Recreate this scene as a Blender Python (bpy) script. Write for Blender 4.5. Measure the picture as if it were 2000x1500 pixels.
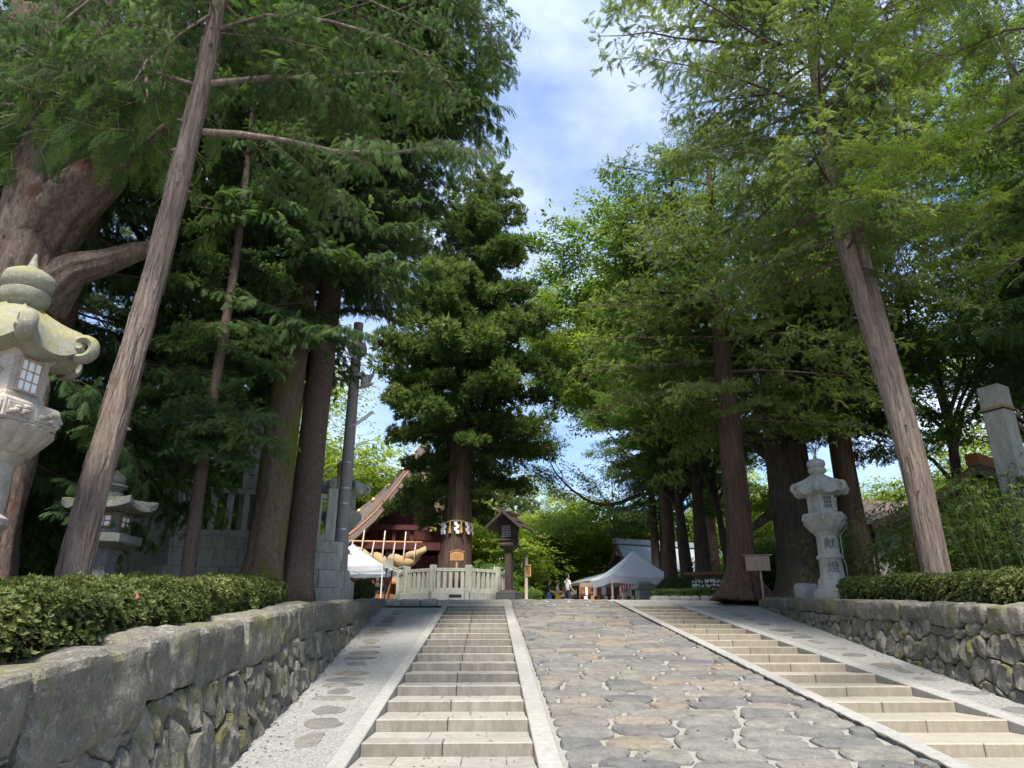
import bpy, math, random
import numpy as np
from mathutils import Vector, Matrix, noise as mnoise

for _o in list(bpy.data.objects): bpy.data.objects.remove(_o)
SC = bpy.context.scene
COL = SC.collection
R = math.radians
rng = np.random.default_rng(7)
random.seed(7)

# ------------------------------------------------------------------ camera, sky, sun, exposure
FPX, CW, CH = 1387.0, 2000.0, 1500.0
PITCH, YAW, EYE = 19.9, 1.78, 1.6
cam_data = bpy.data.cameras.new('camera')
cam_data.sensor_fit = 'HORIZONTAL'; cam_data.sensor_width = 36.0
cam_data.lens = 36.0 * FPX / CW
cam_data.clip_start = 0.05; cam_data.clip_end = 3000
cam = bpy.data.objects.new('camera', cam_data); COL.objects.link(cam)
cam.location = (0, 0, EYE)
cam.rotation_euler = (R(90 + PITCH), 0, R(-YAW))
SC.camera = cam

SUN_EL, SUN_AZ = 58.0, 184.0      # azimuth clockwise from +Y (the way the path climbs)
wld = bpy.data.worlds.new('World'); SC.world = wld; wld.use_nodes = True
nt = wld.node_tree; nt.nodes.clear()
def wn(t, **k):
    n = nt.nodes.new(t)
    for a, b in k.items(): setattr(n, a, b)
    return n
w_out = wn('ShaderNodeOutputWorld'); w_bg = wn('ShaderNodeBackground')
w_sky = wn('ShaderNodeTexSky', sky_type='NISHITA', sun_disc=False)
w_sky.sun_elevation = R(SUN_EL); w_sky.sun_rotation = R(SUN_AZ)
w_sky.altitude = 700; w_sky.air_density = 1.0; w_sky.dust_density = 0.3; w_sky.ozone_density = 2.6
w_tc = wn('ShaderNodeTexCoord'); w_map = wn('ShaderNodeMapping')
w_map.inputs['Location'].default_value = (0.35, 1.9, 0.2)
w_map.inputs['Scale'].default_value = (1.0, 1.0, 1.9)
w_n1 = wn('ShaderNodeTexNoise'); w_n1.inputs['Scale'].default_value = 1.25; w_n1.inputs['Detail'].default_value = 9; w_n1.inputs['Roughness'].default_value = 0.55
w_n2 = wn('ShaderNodeTexNoise'); w_n2.inputs['Scale'].default_value = 3.1; w_n2.inputs['Detail'].default_value = 6
w_r1 = wn('ShaderNodeValToRGB'); w_r1.color_ramp.elements[0].position = 0.40; w_r1.color_ramp.elements[1].position = 0.62
w_r2 = wn('ShaderNodeValToRGB'); w_r2.color_ramp.elements[0].position = 0.40; w_r2.color_ramp.elements[1].position = 0.74
w_r2.color_ramp.elements[0].color = (1.7, 2.5, 4.4, 1); w_r2.color_ramp.elements[1].color = (6.4, 6.8, 7.6, 1)
w_mix = wn('ShaderNodeMix', data_type='RGBA')
L = nt.links.new
L(w_tc.outputs['Generated'], w_map.inputs['Vector'])
L(w_map.outputs[0], w_n1.inputs['Vector']); L(w_map.outputs[0], w_n2.inputs['Vector'])
L(w_n1.outputs['Fac'], w_r1.inputs[0]); L(w_n2.outputs['Fac'], w_r2.inputs[0])
L(w_r1.outputs[0], w_mix.inputs[0]); L(w_sky.outputs[0], w_mix.inputs[6]); L(w_r2.outputs[0], w_mix.inputs[7])
L(w_mix.outputs[2], w_bg.inputs['Color']); w_bg.inputs['Strength'].default_value = 0.12
L(w_bg.outputs[0], w_out.inputs['Surface'])

sun_d = bpy.data.lights.new('sun', 'SUN'); sun_d.energy = 4.0; sun_d.angle = R(11.0); sun_d.color = (1.0, 0.95, 0.86)
sun_o = bpy.data.objects.new('sun', sun_d); COL.objects.link(sun_o)
_sd = Vector((math.sin(R(SUN_AZ)) * math.cos(R(SUN_EL)), math.cos(R(SUN_AZ)) * math.cos(R(SUN_EL)), math.sin(R(SUN_EL))))
sun_o.rotation_euler = _sd.to_track_quat('Z', 'Y').to_euler()
SC.view_settings.view_transform = 'Standard'; SC.view_settings.look = 'None'
SC.view_settings.exposure = 1.2; SC.view_settings.gamma = 1.0
SC.view_settings.use_curve_mapping = False
SC.render.engine = 'CYCLES'
cy = SC.cycles
cy.use_denoising = True; cy.max_bounces = 8; cy.diffuse_bounces = 5; cy.glossy_bounces = 2
cy.transmission_bounces = 5; cy.transparent_max_bounces = 4; cy.caustics_reflective = False; cy.caustics_refractive = False
cy.use_adaptive_sampling = True; cy.adaptive_threshold = 0.02; cy.sample_clamp_indirect = 6

# ------------------------------------------------------------------ pixel helpers (directions only; distance comes from what is touched)
_cp, _sp, _cyw, _syw = math.cos(R(PITCH)), math.sin(R(PITCH)), math.cos(R(YAW)), math.sin(R(YAW))
FW = np.array([_syw * _cp, _cyw * _cp, _sp]); RT = np.array([_cyw, -_syw, 0.0]); UP = np.cross(RT, FW)
def ray(px, py): return FW + RT * (px - 1000) / FPX - UP * (py - 750) / FPX
def aty(px, py, y):
    d = ray(px, py); return Vector((0, 0, EYE)) + Vector(d * (y / d[1]))
def atx(px, py, x):
    d = ray(px, py); return Vector((0, 0, EYE)) + Vector(d * (x / d[0]))
def atz(px, py, z):
    d = ray(px, py); return Vector((0, 0, EYE)) + Vector(d * ((z - EYE) / d[2]))

# ------------------------------------------------------------------ terrain heights
SL, Y0, YC = 0.1323, 5.29, 27.3       # slope of the climb, where it starts, where it crests
def G(y): return SL * (min(max(y, Y0), YC) - Y0)           # riser-foot level
def S(y): return G(y) + 0.12                               # surface of rails, strips and cobbles
PLAT = S(YC)
def interp(y, tab): return float(np.interp(y, [t[0] for t in tab], [t[1] for t in tab]))
LW_X = [(3, -2.36), (7.8, -2.52), (11.3, -2.70), (23.6, -3.47), (26.5, -3.65)]
LW_Z = [(3, 1.36), (4.4, 1.48), (8.3, 1.84), (11.5, 2.13), (25, 2.95), (28, 3.05)]
RW_X = [(6, 6.9), (10.4, 7.31), (14.5, 7.80), (24.3, 9.05), (26, 9.5)]
RW_Z = [(6, 1.85), (10.9, 2.12), (15.6, 2.43), (24, 2.93), (26, 3.03)]
def lwx(y): return interp(y, LW_X)
def lwz(y): return interp(y, LW_Z)
def rwx(y): return interp(y, RW_X)
def rwz(y): return interp(y, RW_Z)

# ------------------------------------------------------------------ mesh helpers
class MB:
    def __init__(s): s.v = []; s.f = []; s.n = 0
    def add(s, vs, fs):
        b = s.n; s.v.extend([tuple(p) for p in vs]); s.n += len(vs)
        s.f.extend([tuple(i + b for i in f) for f in fs]); return s
    def box(s, c, d, bev=0.0, M=None, taper=1.0):
        """box centred at c with full sizes d; bev = chamfer; taper scales the top in x,y"""
        hx, hy, hz = d[0] / 2, d[1] / 2, d[2] / 2
        if bev <= 0:
            vs = [(x, y, z) for z in (-hz, hz) for y in (-hy, hy) for x in (-hx, hx)]
            fs = [(0, 2, 3, 1), (4, 5, 7, 6), (0, 1, 5, 4), (2, 6, 7, 3), (0, 4, 6, 2), (1, 3, 7, 5)]
        else:
            b = min(bev, hx * .9, hy * .9, hz * .9); vs = []; idx = {}
            for sx in (-1, 1):
                for sy in (-1, 1):
                    for sz in (-1, 1):
                        for a in range(3):
                            p = [sx * (hx - b), sy * (hy - b), sz * (hz - b)]
                            p[a] += (sx, sy, sz)[a] * b
                            idx[(sx, sy, sz, a)] = len(vs); vs.append(tuple(p))
            fs = []
            for a in range(3):
                o = [i for i in range(3) if i != a]
                for sg in (-1, 1):
                    q = []
                    for (u, w) in ((-1, -1), (1, -1), (1, 1), (-1, 1)):
                        k = [0, 0, 0]; k[a] = sg; k[o[0]] = u; k[o[1]] = w; q.append(idx[(*k, a)])
                    flip = (sg > 0) == (a == 1)
                    fs.append(tuple(q[::-1]) if flip else tuple(q))
            for a in range(3):
                o = [i for i in range(3) if i != a]
                for u in (-1, 1):
                    for w in (-1, 1):
                        def kk(t, fa):
                            k = [0, 0, 0]; k[a] = t; k[o[0]] = u; k[o[1]] = w; return idx[(*k, fa)]
                        fs.append((kk(-1, o[0]), kk(1, o[0]), kk(1, o[1]), kk(-1, o[1])))
            for sx in (-1, 1):
                for sy in (-1, 1):
                    for sz in (-1, 1): fs.append(tuple(idx[(sx, sy, sz, a)] for a in range(3)))
        if taper != 1.0: vs = [(x * (taper if z > 0 else 1), y * (taper if z > 0 else 1), z) for x, y, z in vs]
        if M is not None: vs = [tuple(M @ Vector(p)) for p in vs]
        vs = [(p[0] + c[0], p[1] + c[1], p[2] + c[2]) for p in vs]
        return s.add(vs, fs)
    def beam(s, a, b, w, h, up=(0, 0, 1), bev=0.0):
        a = Vector(a); b = Vector(b); d = b - a; ln = d.length; y = d.normalized()
        x = y.cross(Vector(up)); x = x.normalized() if x.length > 1e-5 else Vector((1, 0, 0)); z = x.cross(y)
        M = Matrix((x, y, z)).transposed()
        return s.box((a + b) / 2, (w, ln, h), bev, M)
    def tube(s, pts, rads, n=8, cap=True, twist=0.0, rfun=None):
        pts = [Vector(p) for p in pts]; k = len(pts)
        if not hasattr(rads, '__len__'): rads = [rads] * k
        t0 = (pts[1] - pts[0]).normalized()
        ref = Vector((1, 0, 0)) if abs(t0.x) < .9 else Vector((0, 1, 0))
        x = (ref - t0 * ref.dot(t0)).normalized(); vs = []
        for i, p in enumerate(pts):
            t = (pts[min(i + 1, k - 1)] - pts[max(i - 1, 0)]).normalized()
            x = (x - t * x.dot(t)).normalized(); y = t.cross(x)
            for j in range(n):
                a = 2 * math.pi * j / n + twist * i; r = rads[i]
                if rfun: r *= rfun(a, i, p)
                vs.append(p + x * (math.cos(a) * r) + y * (math.sin(a) * r))
        fs = [(i * n + j, i * n + (j + 1) % n, (i + 1) * n + (j + 1) % n, (i + 1) * n + j) for i in range(k - 1) for j in range(n)]
        if cap:
            fs.append(tuple(range(n))[::-1]); fs.append(tuple((k - 1) * n + j for j in range(n)))
        return s.add(vs, fs)
    def lathe(s, prof, n=24, c=(0, 0, 0), rot=0.0, cap=True, rmod=None):
        vs = []
        for (r, z) in prof:
            for j in range(n):
                a = 2 * math.pi * j / n + rot; q = r * (rmod(a, z) if rmod else 1)
                vs.append((c[0] + q * math.cos(a), c[1] + q * math.sin(a), c[2] + z))
        k = len(prof)
        fs = [(i * n + j, i * n + (j + 1) % n, (i + 1) * n + (j + 1) % n, (i + 1) * n + j) for i in range(k - 1) for j in range(n)]
        if cap:
            fs.append(tuple(range(n))[::-1]); fs.append(tuple((k - 1) * n + j for j in range(n)))
        return s.add(vs, fs)
    def prism(s, poly, z0, z1, M=None):
        n = len(poly); vs = [(p[0], p[1], z0) for p in poly] + [(p[0], p[1], z1) for p in poly]
        fs = [tuple(range(n))[::-1], tuple(range(n, 2 * n))] + [(i, (i + 1) % n, n + (i + 1) % n, n + i) for i in range(n)]
        if M is not None: vs = [tuple(M @ Vector(p)) for p in vs]
        return s.add(vs, fs)
    def grid(s, fn, nu, nv, wrap=False):
        vs = [fn(i / (nu - 1), j / (nv - 1)) for i in range(nu) for j in range(nv)]
        fs = [(i * nv + j, (i + 1) * nv + j, (i + 1) * nv + j + 1, i * nv + j + 1) for i in range(nu - 1) for j in range(nv - 1)]
        return s.add(vs, fs)
    def xf(s, M):
        s.v = [tuple(M @ Vector(p)) for p in s.v]; return s
    def mesh(s, name, mat, smooth=False):
        me = bpy.data.meshes.new(name); me.from_pydata(s.v, [], s.f)
        if mat: me.materials.append(mat)
        if smooth is True: me.shade_smooth()
        elif smooth:
            me.shade_smooth(); me.set_sharp_from_angle(angle=R(smooth))
        me.update(); return me

def link(name, me, parent=None, loc=None, rot=None, label=None, cat=None, group=None, kind=None):
    o = bpy.data.objects.new(name, me); COL.objects.link(o)
    if parent is not None: o.parent = parent
    if loc is not None: o.location = loc
    if rot is not None: o.rotation_euler = rot
    tag(o, label, cat, group, kind); return o
def tag(o, label=None, cat=None, group=None, kind=None):
    for k, v in (('label', label), ('category', cat), ('group', group), ('kind', kind)):
        if v: o[k] = v
    return o
def part(name, mb, mat, parent=None, smooth=False, **k):
    return link(name, mb.mesh(name, mat, smooth), parent, **k)
def thing(name, loc, label, cat, rz=0.0, group=None, kind=None):
    return link(name, None, None, loc, (0, 0, rz), label, cat, group, kind)
def copy_tree(o, parent=None):
    c = o.copy(); COL.objects.link(c); c.parent = parent
    for ch in list(o.children): copy_tree(ch, c)
    return c
def nz(p, s=1.0, o=0.0): return mnoise.noise(Vector((p[0] * s + o, p[1] * s + o * 1.7, p[2] * s - o)))

# ------------------------------------------------------------------ materials
def mat(name, build):
    m = bpy.data.materials.new(name); m.use_nodes = True
    t = m.node_tree; t.nodes.clear(); build(N(t)); return m
class N:
    def __init__(s, t): s.t = t
    def n(s, ty, **k):
        x = s.t.nodes.new(ty)
        for a, b in k.items():
            if a.startswith('i_'): x.inputs[a[2:].replace('_', ' ')].default_value = b
            else: setattr(x, a, b)
        return x
    def l(s, a, b): s.t.links.new(a, b)
    def co(s, kind='Object', scale=(1, 1, 1), rot=(0, 0, 0), rnd=False):
        tc = s.n('ShaderNodeTexCoord'); mp = s.n('ShaderNodeMapping')
        mp.inputs['Scale'].default_value = scale; mp.inputs['Rotation'].default_value = rot
        if kind == 'World':
            g = s.n('ShaderNodeNewGeometry'); src = g.outputs['Position']
        else: src = tc.outputs[kind]
        s.l(src, mp.inputs['Vector'])
        if rnd:
            oi = s.n('ShaderNodeObjectInfo'); ma = s.n('ShaderNodeMath', operation='MULTIPLY'); ma.inputs[1].default_value = 37.0
            s.l(oi.outputs['Random'], ma.inputs[0]); cb = s.n('ShaderNodeCombineXYZ')
            for i in range(3): s.l(ma.outputs[0], cb.inputs[i])
            s.l(cb.outputs[0], mp.inputs['Location'])
        return mp.outputs[0]
    def noise(s, v, scale, det=4, rough=.55, dist=0.0):
        x = s.n('ShaderNodeTexNoise'); x.inputs['Scale'].default_value = scale; x.inputs['Detail'].default_value = det
        x.inputs['Roughness'].default_value = rough; x.inputs['Distortion'].default_value = dist
        s.l(v, x.inputs['Vector']); return x.outputs['Fac']
    def voro(s, v, scale, feature='F1', out='Distance', rand=1.0):
        x = s.n('ShaderNodeTexVoronoi', feature=feature); x.inputs['Scale'].default_value = scale
        x.inputs['Randomness'].default_value = rand
        s.l(v, x.inputs['Vector']); return x.outputs[out]
    def ramp(s, fac, stops, interp='LINEAR'):
        x = s.n('ShaderNodeValToRGB'); cr = x.color_ramp; cr.interpolation = interp
        while len(cr.elements) < len(stops): cr.elements.new(.5)
        for e, (p, c) in zip(cr.elements, stops):
            e.position = p; e.color = c if len(c) == 4 else (*c, 1)
        s.l(fac, x.inputs[0]); return x.outputs[0]
    def mix(s, fac, a, b, mode='MIX'):
        x = s.n('ShaderNodeMix', data_type='RGBA', blend_type=mode)
        for k, v in ((0, fac), (6, a), (7, b)):
            if hasattr(v, 'is_linked') or hasattr(v, 'links'): s.l(v, x.inputs[k])
            elif k == 0: x.inputs[0].default_value = v
            else: x.inputs[k].default_value = (*v, 1)
        return x.outputs[2]
    def math(s, op, a, b=0.0):
        x = s.n('ShaderNodeMath', operation=op)
        for i, v in enumerate((a, b)):
            if hasattr(v, 'links'): s.l(v, x.inputs[i])
            else: x.inputs[i].default_value = v
        return x.outputs[0]
    def rnd(s): return s.n('ShaderNodeObjectInfo').outputs['Random']
    def bump(s, h, strength=.5, dist=.02, prev=None):
        x = s.n('ShaderNodeBump'); x.inputs['Strength'].default_value = strength; x.inputs['Distance'].default_value = dist
        s.l(h, x.inputs['Height'])
        if prev is not None: s.l(prev, x.inputs['Normal'])
        return x.outputs['Normal']
    def out(s, col, rough=.8, normal=None, spec=.3, metal=0.0, transl=None):
        p = s.n('ShaderNodeBsdfPrincipled')
        if hasattr(col, 'links'): s.l(col, p.inputs['Base Color'])
        else: p.inputs['Base Color'].default_value = (*col, 1)
        if hasattr(rough, 'links'): s.l(rough, p.inputs['Roughness'])
        else: p.inputs['Roughness'].default_value = rough
        p.inputs['Specular IOR Level'].default_value = spec; p.inputs['Metallic'].default_value = metal
        if normal is not None: s.l(normal, p.inputs['Normal'])
        o = s.n('ShaderNodeOutputMaterial'); sh = p.outputs[0]
        if transl:
            tr = s.n('ShaderNodeBsdfTranslucent'); mx = s.n('ShaderNodeMixShader'); mx.inputs[0].default_value = transl[0]
            if hasattr(transl[1], 'links'): s.l(transl[1], tr.inputs[0])
            else: tr.inputs[0].default_value = (*transl[1], 1)
            s.l(sh, mx.inputs[1]); s.l(tr.outputs[0], mx.inputs[2]); sh = mx.outputs[0]
        s.l(sh, o.inputs['Surface'])

def rock_mat(name, stops, lichen=None, moss=None, scale=1.0, bump=.6, coord='Object'):
    def b(n):
        v = n.co(coord, (scale,) * 3, rnd=True)
        base = n.ramp(n.rnd(), stops)
        f1 = n.noise(v, 5, 6, .65); f2 = n.noise(v, 26, 5, .7)
        c = n.mix(n.ramp(f1, [(.3, (.0, .0, .0)), (.7, (1, 1, 1))]), n.mix(.5, base, (.03, .03, .03), 'MIX'), base)
        c = n.mix(.55, c, n.ramp(f2, [(.3, (.35, .35, .35)), (.7, (1.0, 1.0, 1.0))]), 'MULTIPLY')
        if lichen:
            c = n.mix(n.math('MULTIPLY', n.ramp(n.noise(v, 9, 8, .8), [(.54, (0, 0, 0)), (.62, (1, 1, 1))]), .7), c, lichen)
            c = n.mix(n.ramp(n.noise(v, 55, 4, .6), [(.66, (0, 0, 0)), (.70, (1, 1, 1))]), c, tuple(min(1, q * 1.5) for q in lichen))
            c = n.mix(n.ramp(n.noise(v, 3.4, 7, .75), [(.56, (0, 0, 0)), (.72, (1, 1, 1))]), c, tuple(q * .22 for q in lichen))
        if moss:
            c = n.mix(n.ramp(n.noise(v, 2.3, 5, .6), [(.52, (0, 0, 0)), (.66, (1, 1, 1))]), c, moss)
        nm = n.bump(f1, bump, .10); nm = n.bump(f2, bump, .03, nm)
        n.out(c, .88, nm, .25)
    return mat(name, b)
M_wallstone = rock_mat('weathered_wall_stone', [(0, (.27, .25, .205)), (.35, (.33, .305, .25)), (.7, (.24, .225, .19)), (1, (.36, .33, .275))], lichen=(.34, .34, .28), moss=(.145, .14, .055), bump=.9)
M_capstone = rock_mat('weathered_cap_stone', [(0, (.28, .255, .21)), (.5, (.33, .30, .25)), (1, (.245, .228, .19))], lichen=(.40, .40, .33), moss=(.185, .18, .085), bump=.9)
M_cobble = rock_mat('river_cobble_stone', [(0, (.165, .165, .162)), (.3, (.225, .217, .20)), (.5, (.29, .272, .235)), (.75, (.225, .215, .197)), (.93, (.31, .272, .215)), (.985, (.30, .25, .19)), (1, (.31, .22, .15))], bump=.35)
def _granite(name, base, stain, gs=90, var=.25, rough=.75, stain_amt=.5, riser=False):
    def b(n):
        v = n.co('World'); f = n.noise(v, gs, 3, .7); g = n.noise(v, 2.2, 6, .62)
        c = n.mix(.5, base, n.ramp(f, [(.3, (.45, .45, .45)), (.62, (1.15, 1.15, 1.15))]), 'MULTIPLY')
        vs = n.co('World', (3.0, 3.0, .9)); st = n.noise(vs, 3.0, 6, .7)
        mk = n.math('MULTIPLY', n.ramp(st, [(.42, (0, 0, 0)), (.66, (1, 1, 1))]), stain_amt)
        if riser:      # dirt and algae settle on the upright faces of the steps
            sx = n.n('ShaderNodeSeparateXYZ'); n.l(n.n('ShaderNodeNewGeometry').outputs['True Normal'], sx.inputs[0])
            up_ = n.ramp(n.math('ABSOLUTE', sx.outputs['Z']), [(.3, (1, 1, 1)), (.8, (0, 0, 0))]); mk = n.math('MAXIMUM', n.math('MULTIPLY', mk, .55), n.math('MULTIPLY', up_, n.ramp(st, [(.25, (.25, .25, .25)), (.6, (.85, .85, .85))])))
        c = n.mix(mk, c, stain)
        c = n.mix(var, c, n.ramp(n.rnd(), [(0, (.62, .62, .62)), (1, (1.2, 1.18, 1.12))]), 'MULTIPLY')
        nm = n.bump(f, .25, .004); nm = n.bump(g, .3, .01, nm)
        n.out(c, rough, nm, .3)
    return mat(name, b)
M_step = _granite('step_granite', (.335, .32, .285), (.155, .135, .105), 85, .35, stain_amt=.85, riser=True)
M_step_warm = _granite('warm_step_granite', (.36, .33, .275), (.21, .175, .125), 85, .3, stain_amt=.7, riser=True)
M_rail = _granite('kerb_granite', (.345, .335, .31), (.20, .195, .175), 85, .2, stain_amt=.5)
M_lantern = _granite('pale_lantern_granite', (.35, .35, .33), (.19, .20, .165), 70, .15, stain_amt=.7)
M_fence = _granite('grey_fence_granite', (.40, .40, .355), (.21, .225, .165), 60, .25, stain_amt=.75)
M_base = _granite('grey_base_granite', (.34, .34, .305), (.17, .18, .14), 50, .3, stain_amt=.8)
def _pebble(n):
    v = n.co('World'); d = n.voro(v, 44); cc = n.n('ShaderNodeTexVoronoi'); cc.inputs['Scale'].default_value = 44; n.l(v, cc.inputs['Vector'])
    sp = n.n('ShaderNodeSeparateColor'); n.l(cc.outputs['Color'], sp.inputs[0])
    peb = n.ramp(sp.outputs[0], [(0, (.05, .05, .055)), (.2, (.15, .15, .15)), (.5, (.275, .272, .26)), (.8, (.35, .34, .32)), (1, (.47, .46, .435))])
    c = n.mix(n.ramp(d, [(.34, (0, 0, 0)), (.52, (1, 1, 1))]), peb, (.25, .247, .235))
    c = n.mix(.35, c, n.ramp(n.noise(v, 1.1, 5), [(.3, (.72, .71, .69)), (.7, (1.05, 1.05, 1.05))]), 'MULTIPLY')
    n.out(c, .85, n.bump(n.math('SUBTRACT', .6, d), .7, .012), .3)
M_pebble = mat('washed_pebble_concrete', _pebble)
def _mortar(n):
    v = n.co('World'); f = n.noise(v, 60, 4, .7)
    c = n.ramp(f, [(.3, (.165, .16, .145)), (.65, (.35, .338, .305))]); n.out(c, .9, n.bump(f, .8, .012), .2)
M_mortar = mat('light_gravel_mortar', _mortar)
def _soil(n):
    v = n.co('World'); f = n.noise(v, 9, 7, .7)
    n.out(n.ramp(f, [(.3, (.035, .028, .02)), (.6, (.09, .072, .05)), (.8, (.15, .12, .085))]), .95, n.bump(f, .7, .03), .1)
M_soil = mat('bare_soil', _soil)
def _gravel(n):
    v = n.co('World'); f = n.noise(v, 30, 6, .7)
    n.out(n.ramp(f, [(.3, (.22, .21, .19)), (.7, (.44, .43, .40))]), .95, n.bump(f, .6, .02), .1)
M_gravel = mat('shrine_gravel', _gravel)
M_dark_joint = mat('dark_wall_joint', lambda n: n.out((.022, .02, .016), .95, None, .05))
# ------------------------------------------------------------------ setting: ground, beds, path
def sheet(name, pts_rows, m, z_off=0.0, smooth=True):
    nu, nv = len(pts_rows), len(pts_rows[0]); b = MB()
    b.add([p for r in pts_rows for p in r], [(i * nv + j, i * nv + j + 1, (i + 1) * nv + j + 1, (i + 1) * nv + j) for i in range(nu - 1) for j in range(nv - 1)])
    o = part(name, b, m, None, smooth); o['kind'] = 'structure'; return o
ys = [-400, -20, 0, 3, Y0, 10, 15, 20, 25, YC, 30, 40, 60, 90, 140, 250, 700]
def gz(y): return G(y) - 0.02 if y < YC - 1 else PLAT - 0.015
sheet('ground', [[(x, y, gz(y)) for x in (-500, -60, -20, 0, 20, 60, 500)] for y in ys], M_gravel)
yy = list(np.linspace(3, 27.6, 20))
sheet('planting_bed_left', [[(-60, y, max(lwz(y), 1.5) - .02), (-14, y, lwz(y) + .05), (lwx(y) - .95, y, lwz(y) - .10), (lwx(y) - .30, y, lwz(y) - .16)] for y in yy], M_soil)
yr = list(np.linspace(5, 26.5, 18))
sheet('planting_bed_right', [[(rwx(y) + .35, y, rwz(y) - .16), (rwx(y) + 1.0, y, rwz(y) - .10), (18, y, rwz(y) + .02), (70, y, rwz(y))] for y in yr], M_soil)
sheet('pebble_strip_left', [[(lwx(y) - .1, y, S(y) - .004), (-1.54, y, S(y) - .004)] for y in (2, Y0, 12, 18, 24.2)], M_pebble)
sheet('pebble_strip_right', [[(6.65, y, S(y) - .004), (rwx(y) + .1, y, S(y) - .004)] for y in (2, Y0, 12, 18, 24.9)], M_pebble)
path = sheet('cobbled_path', [[(.73, y, S(y) - .03), (4.49, y, S(y) - .03)] for y in (1, Y0, 12, 18, YC, 29.5)], M_mortar)
sheet('top_landing', [[(x, y, S(y) - .006) for x in (-14, -3.7, .5, 4.7, 9.3, 24)] for y in (24.9, YC, 31)], M_gravel)

# ------------------------------------------------------------------ polygons for stones
def clip(poly, p, nrm):
    out = []; k = len(poly)
    for i in range(k):
        a, b = poly[i], poly[(i + 1) % k]
        da = (a[0] - p[0]) * nrm[0] + (a[1] - p[1]) * nrm[1]; db = (b[0] - p[0]) * nrm[0] + (b[1] - p[1]) * nrm[1]
        if da <= 0: out.append(a)
        if (da < 0 < db) or (db < 0 < da):
            t = da / (da - db); out.append((a[0] + (b[0] - a[0]) * t, a[1] + (b[1] - a[1]) * t))
    return out
def voronoi(seeds, asp=1.0, big=2.0):
    """cells of the seeds; asp squeezes the metric along the first axis so cells come out longer that way"""
    P = np.array(seeds, float); Q = P.copy(); Q[:, 0] /= asp; cells = []
    for i, q in enumerate(Q):
        d = np.hypot(*(Q - q).T); near = np.argsort(d)[1:18]
        poly = [(q[0] - big, q[1] - big), (q[0] + big, q[1] - big), (q[0] + big, q[1] + big), (q[0] - big, q[1] + big)]
        for j in near:
            mid = (q + Q[j]) / 2; poly = clip(poly, mid, Q[j] - q)
            if len(poly) < 3: break
        cells.append([(x * asp, y) for x, y in poly])
    return cells
def area_c(poly):
    A = cx = cyy = 0.0
    for i in range(len(poly)):
        x0, y0 = poly[i]; x1, y1 = poly[(i + 1) % len(poly)]; w = x0 * y1 - x1 * y0
        A += w; cx += (x0 + x1) * w; cyy += (y0 + y1) * w
    if abs(A) < 1e-6: return 0, (0, 0)
    return abs(A) / 2, (cx / (3 * A), cyy / (3 * A))
def inset(poly, c, gap):
    """pull every edge inwards by gap"""
    out = list(poly)
    for i in range(len(poly)):
        a, b = poly[i], poly[(i + 1) % len(poly)]; dx, dy = b[0] - a[0], b[1] - a[1]; l = math.hypot(dx, dy)
        if l < 1e-6: continue
        n = (dy / l, -dx / l)
        if (c[0] - a[0]) * n[0] + (c[1] - a[1]) * n[1] > 0: n = (-n[0], -n[1])
        q = clip(out, (a[0] - n[0] * gap, a[1] - n[1] * gap), n)
        if len(q) > 2: out = q
    return out
def chaikin(poly, it=1, q=.25):
    for _ in range(it):
        o = []
        for i in range(len(poly)):
            a, b = poly[i], poly[(i + 1) % len(poly)]
            o += [(a[0] * (1 - q) + b[0] * q, a[1] * (1 - q) + b[1] * q), (a[0] * q + b[0] * (1 - q), a[1] * q + b[1] * (1 - q))]
        poly = o
    return poly
def resample(poly, n):
    P = np.array(poly + [poly[0]]); d = np.r_[0, np.cumsum(np.hypot(*np.diff(P, axis=0).T))]
    t = np.linspace(0, d[-1], n, endpoint=False)
    return [(float(np.interp(q, d, P[:, 0])), float(np.interp(q, d, P[:, 1]))) for q in t]
def stone(poly, c, rings, n, amp, seed, fmap):
    """a stone over a 2-D outline: rings = [(scale, height)...] from its buried foot to its crown; fmap(u, v, h) -> world-axis point"""
    b = MB(); pl = resample(poly, n); vs = []
    for (s, h) in rings:
        for (x, y) in pl:
            px, py = c[0] + (x - c[0]) * s, c[1] + (y - c[1]) * s
            k = amp * (nz((px, py, h * 2), 4.5, seed) + .45 * nz((px, py, h * 2), 13, seed + 2))
            vs.append(fmap(px, py, h + (k if h > 0 else 0)))
    vs.append(fmap(c[0], c[1], rings[-1][1] + amp * nz((c[0], c[1], 1), 4.5, seed)))
    m = len(rings); fs = []
    for i in range(m - 1):
        for j in range(n): fs.append((i * n + j, i * n + (j + 1) % n, (i + 1) * n + (j + 1) % n, (i + 1) * n + j))
    for j in range(n): fs.append(((m - 1) * n + j, (m - 1) * n + (j + 1) % n, m * n))
    return b.add(vs, fs)
def place(b, name, m, parent, smooth=35, **k):
    """mesh in world axes -> object with its origin at the piece's own centre"""
    P = np.array(b.v); c = P.mean(0); b.v = [tuple(p - c) for p in P]
    return part(name, b, m, parent, smooth, loc=tuple(c), **k)

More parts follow.
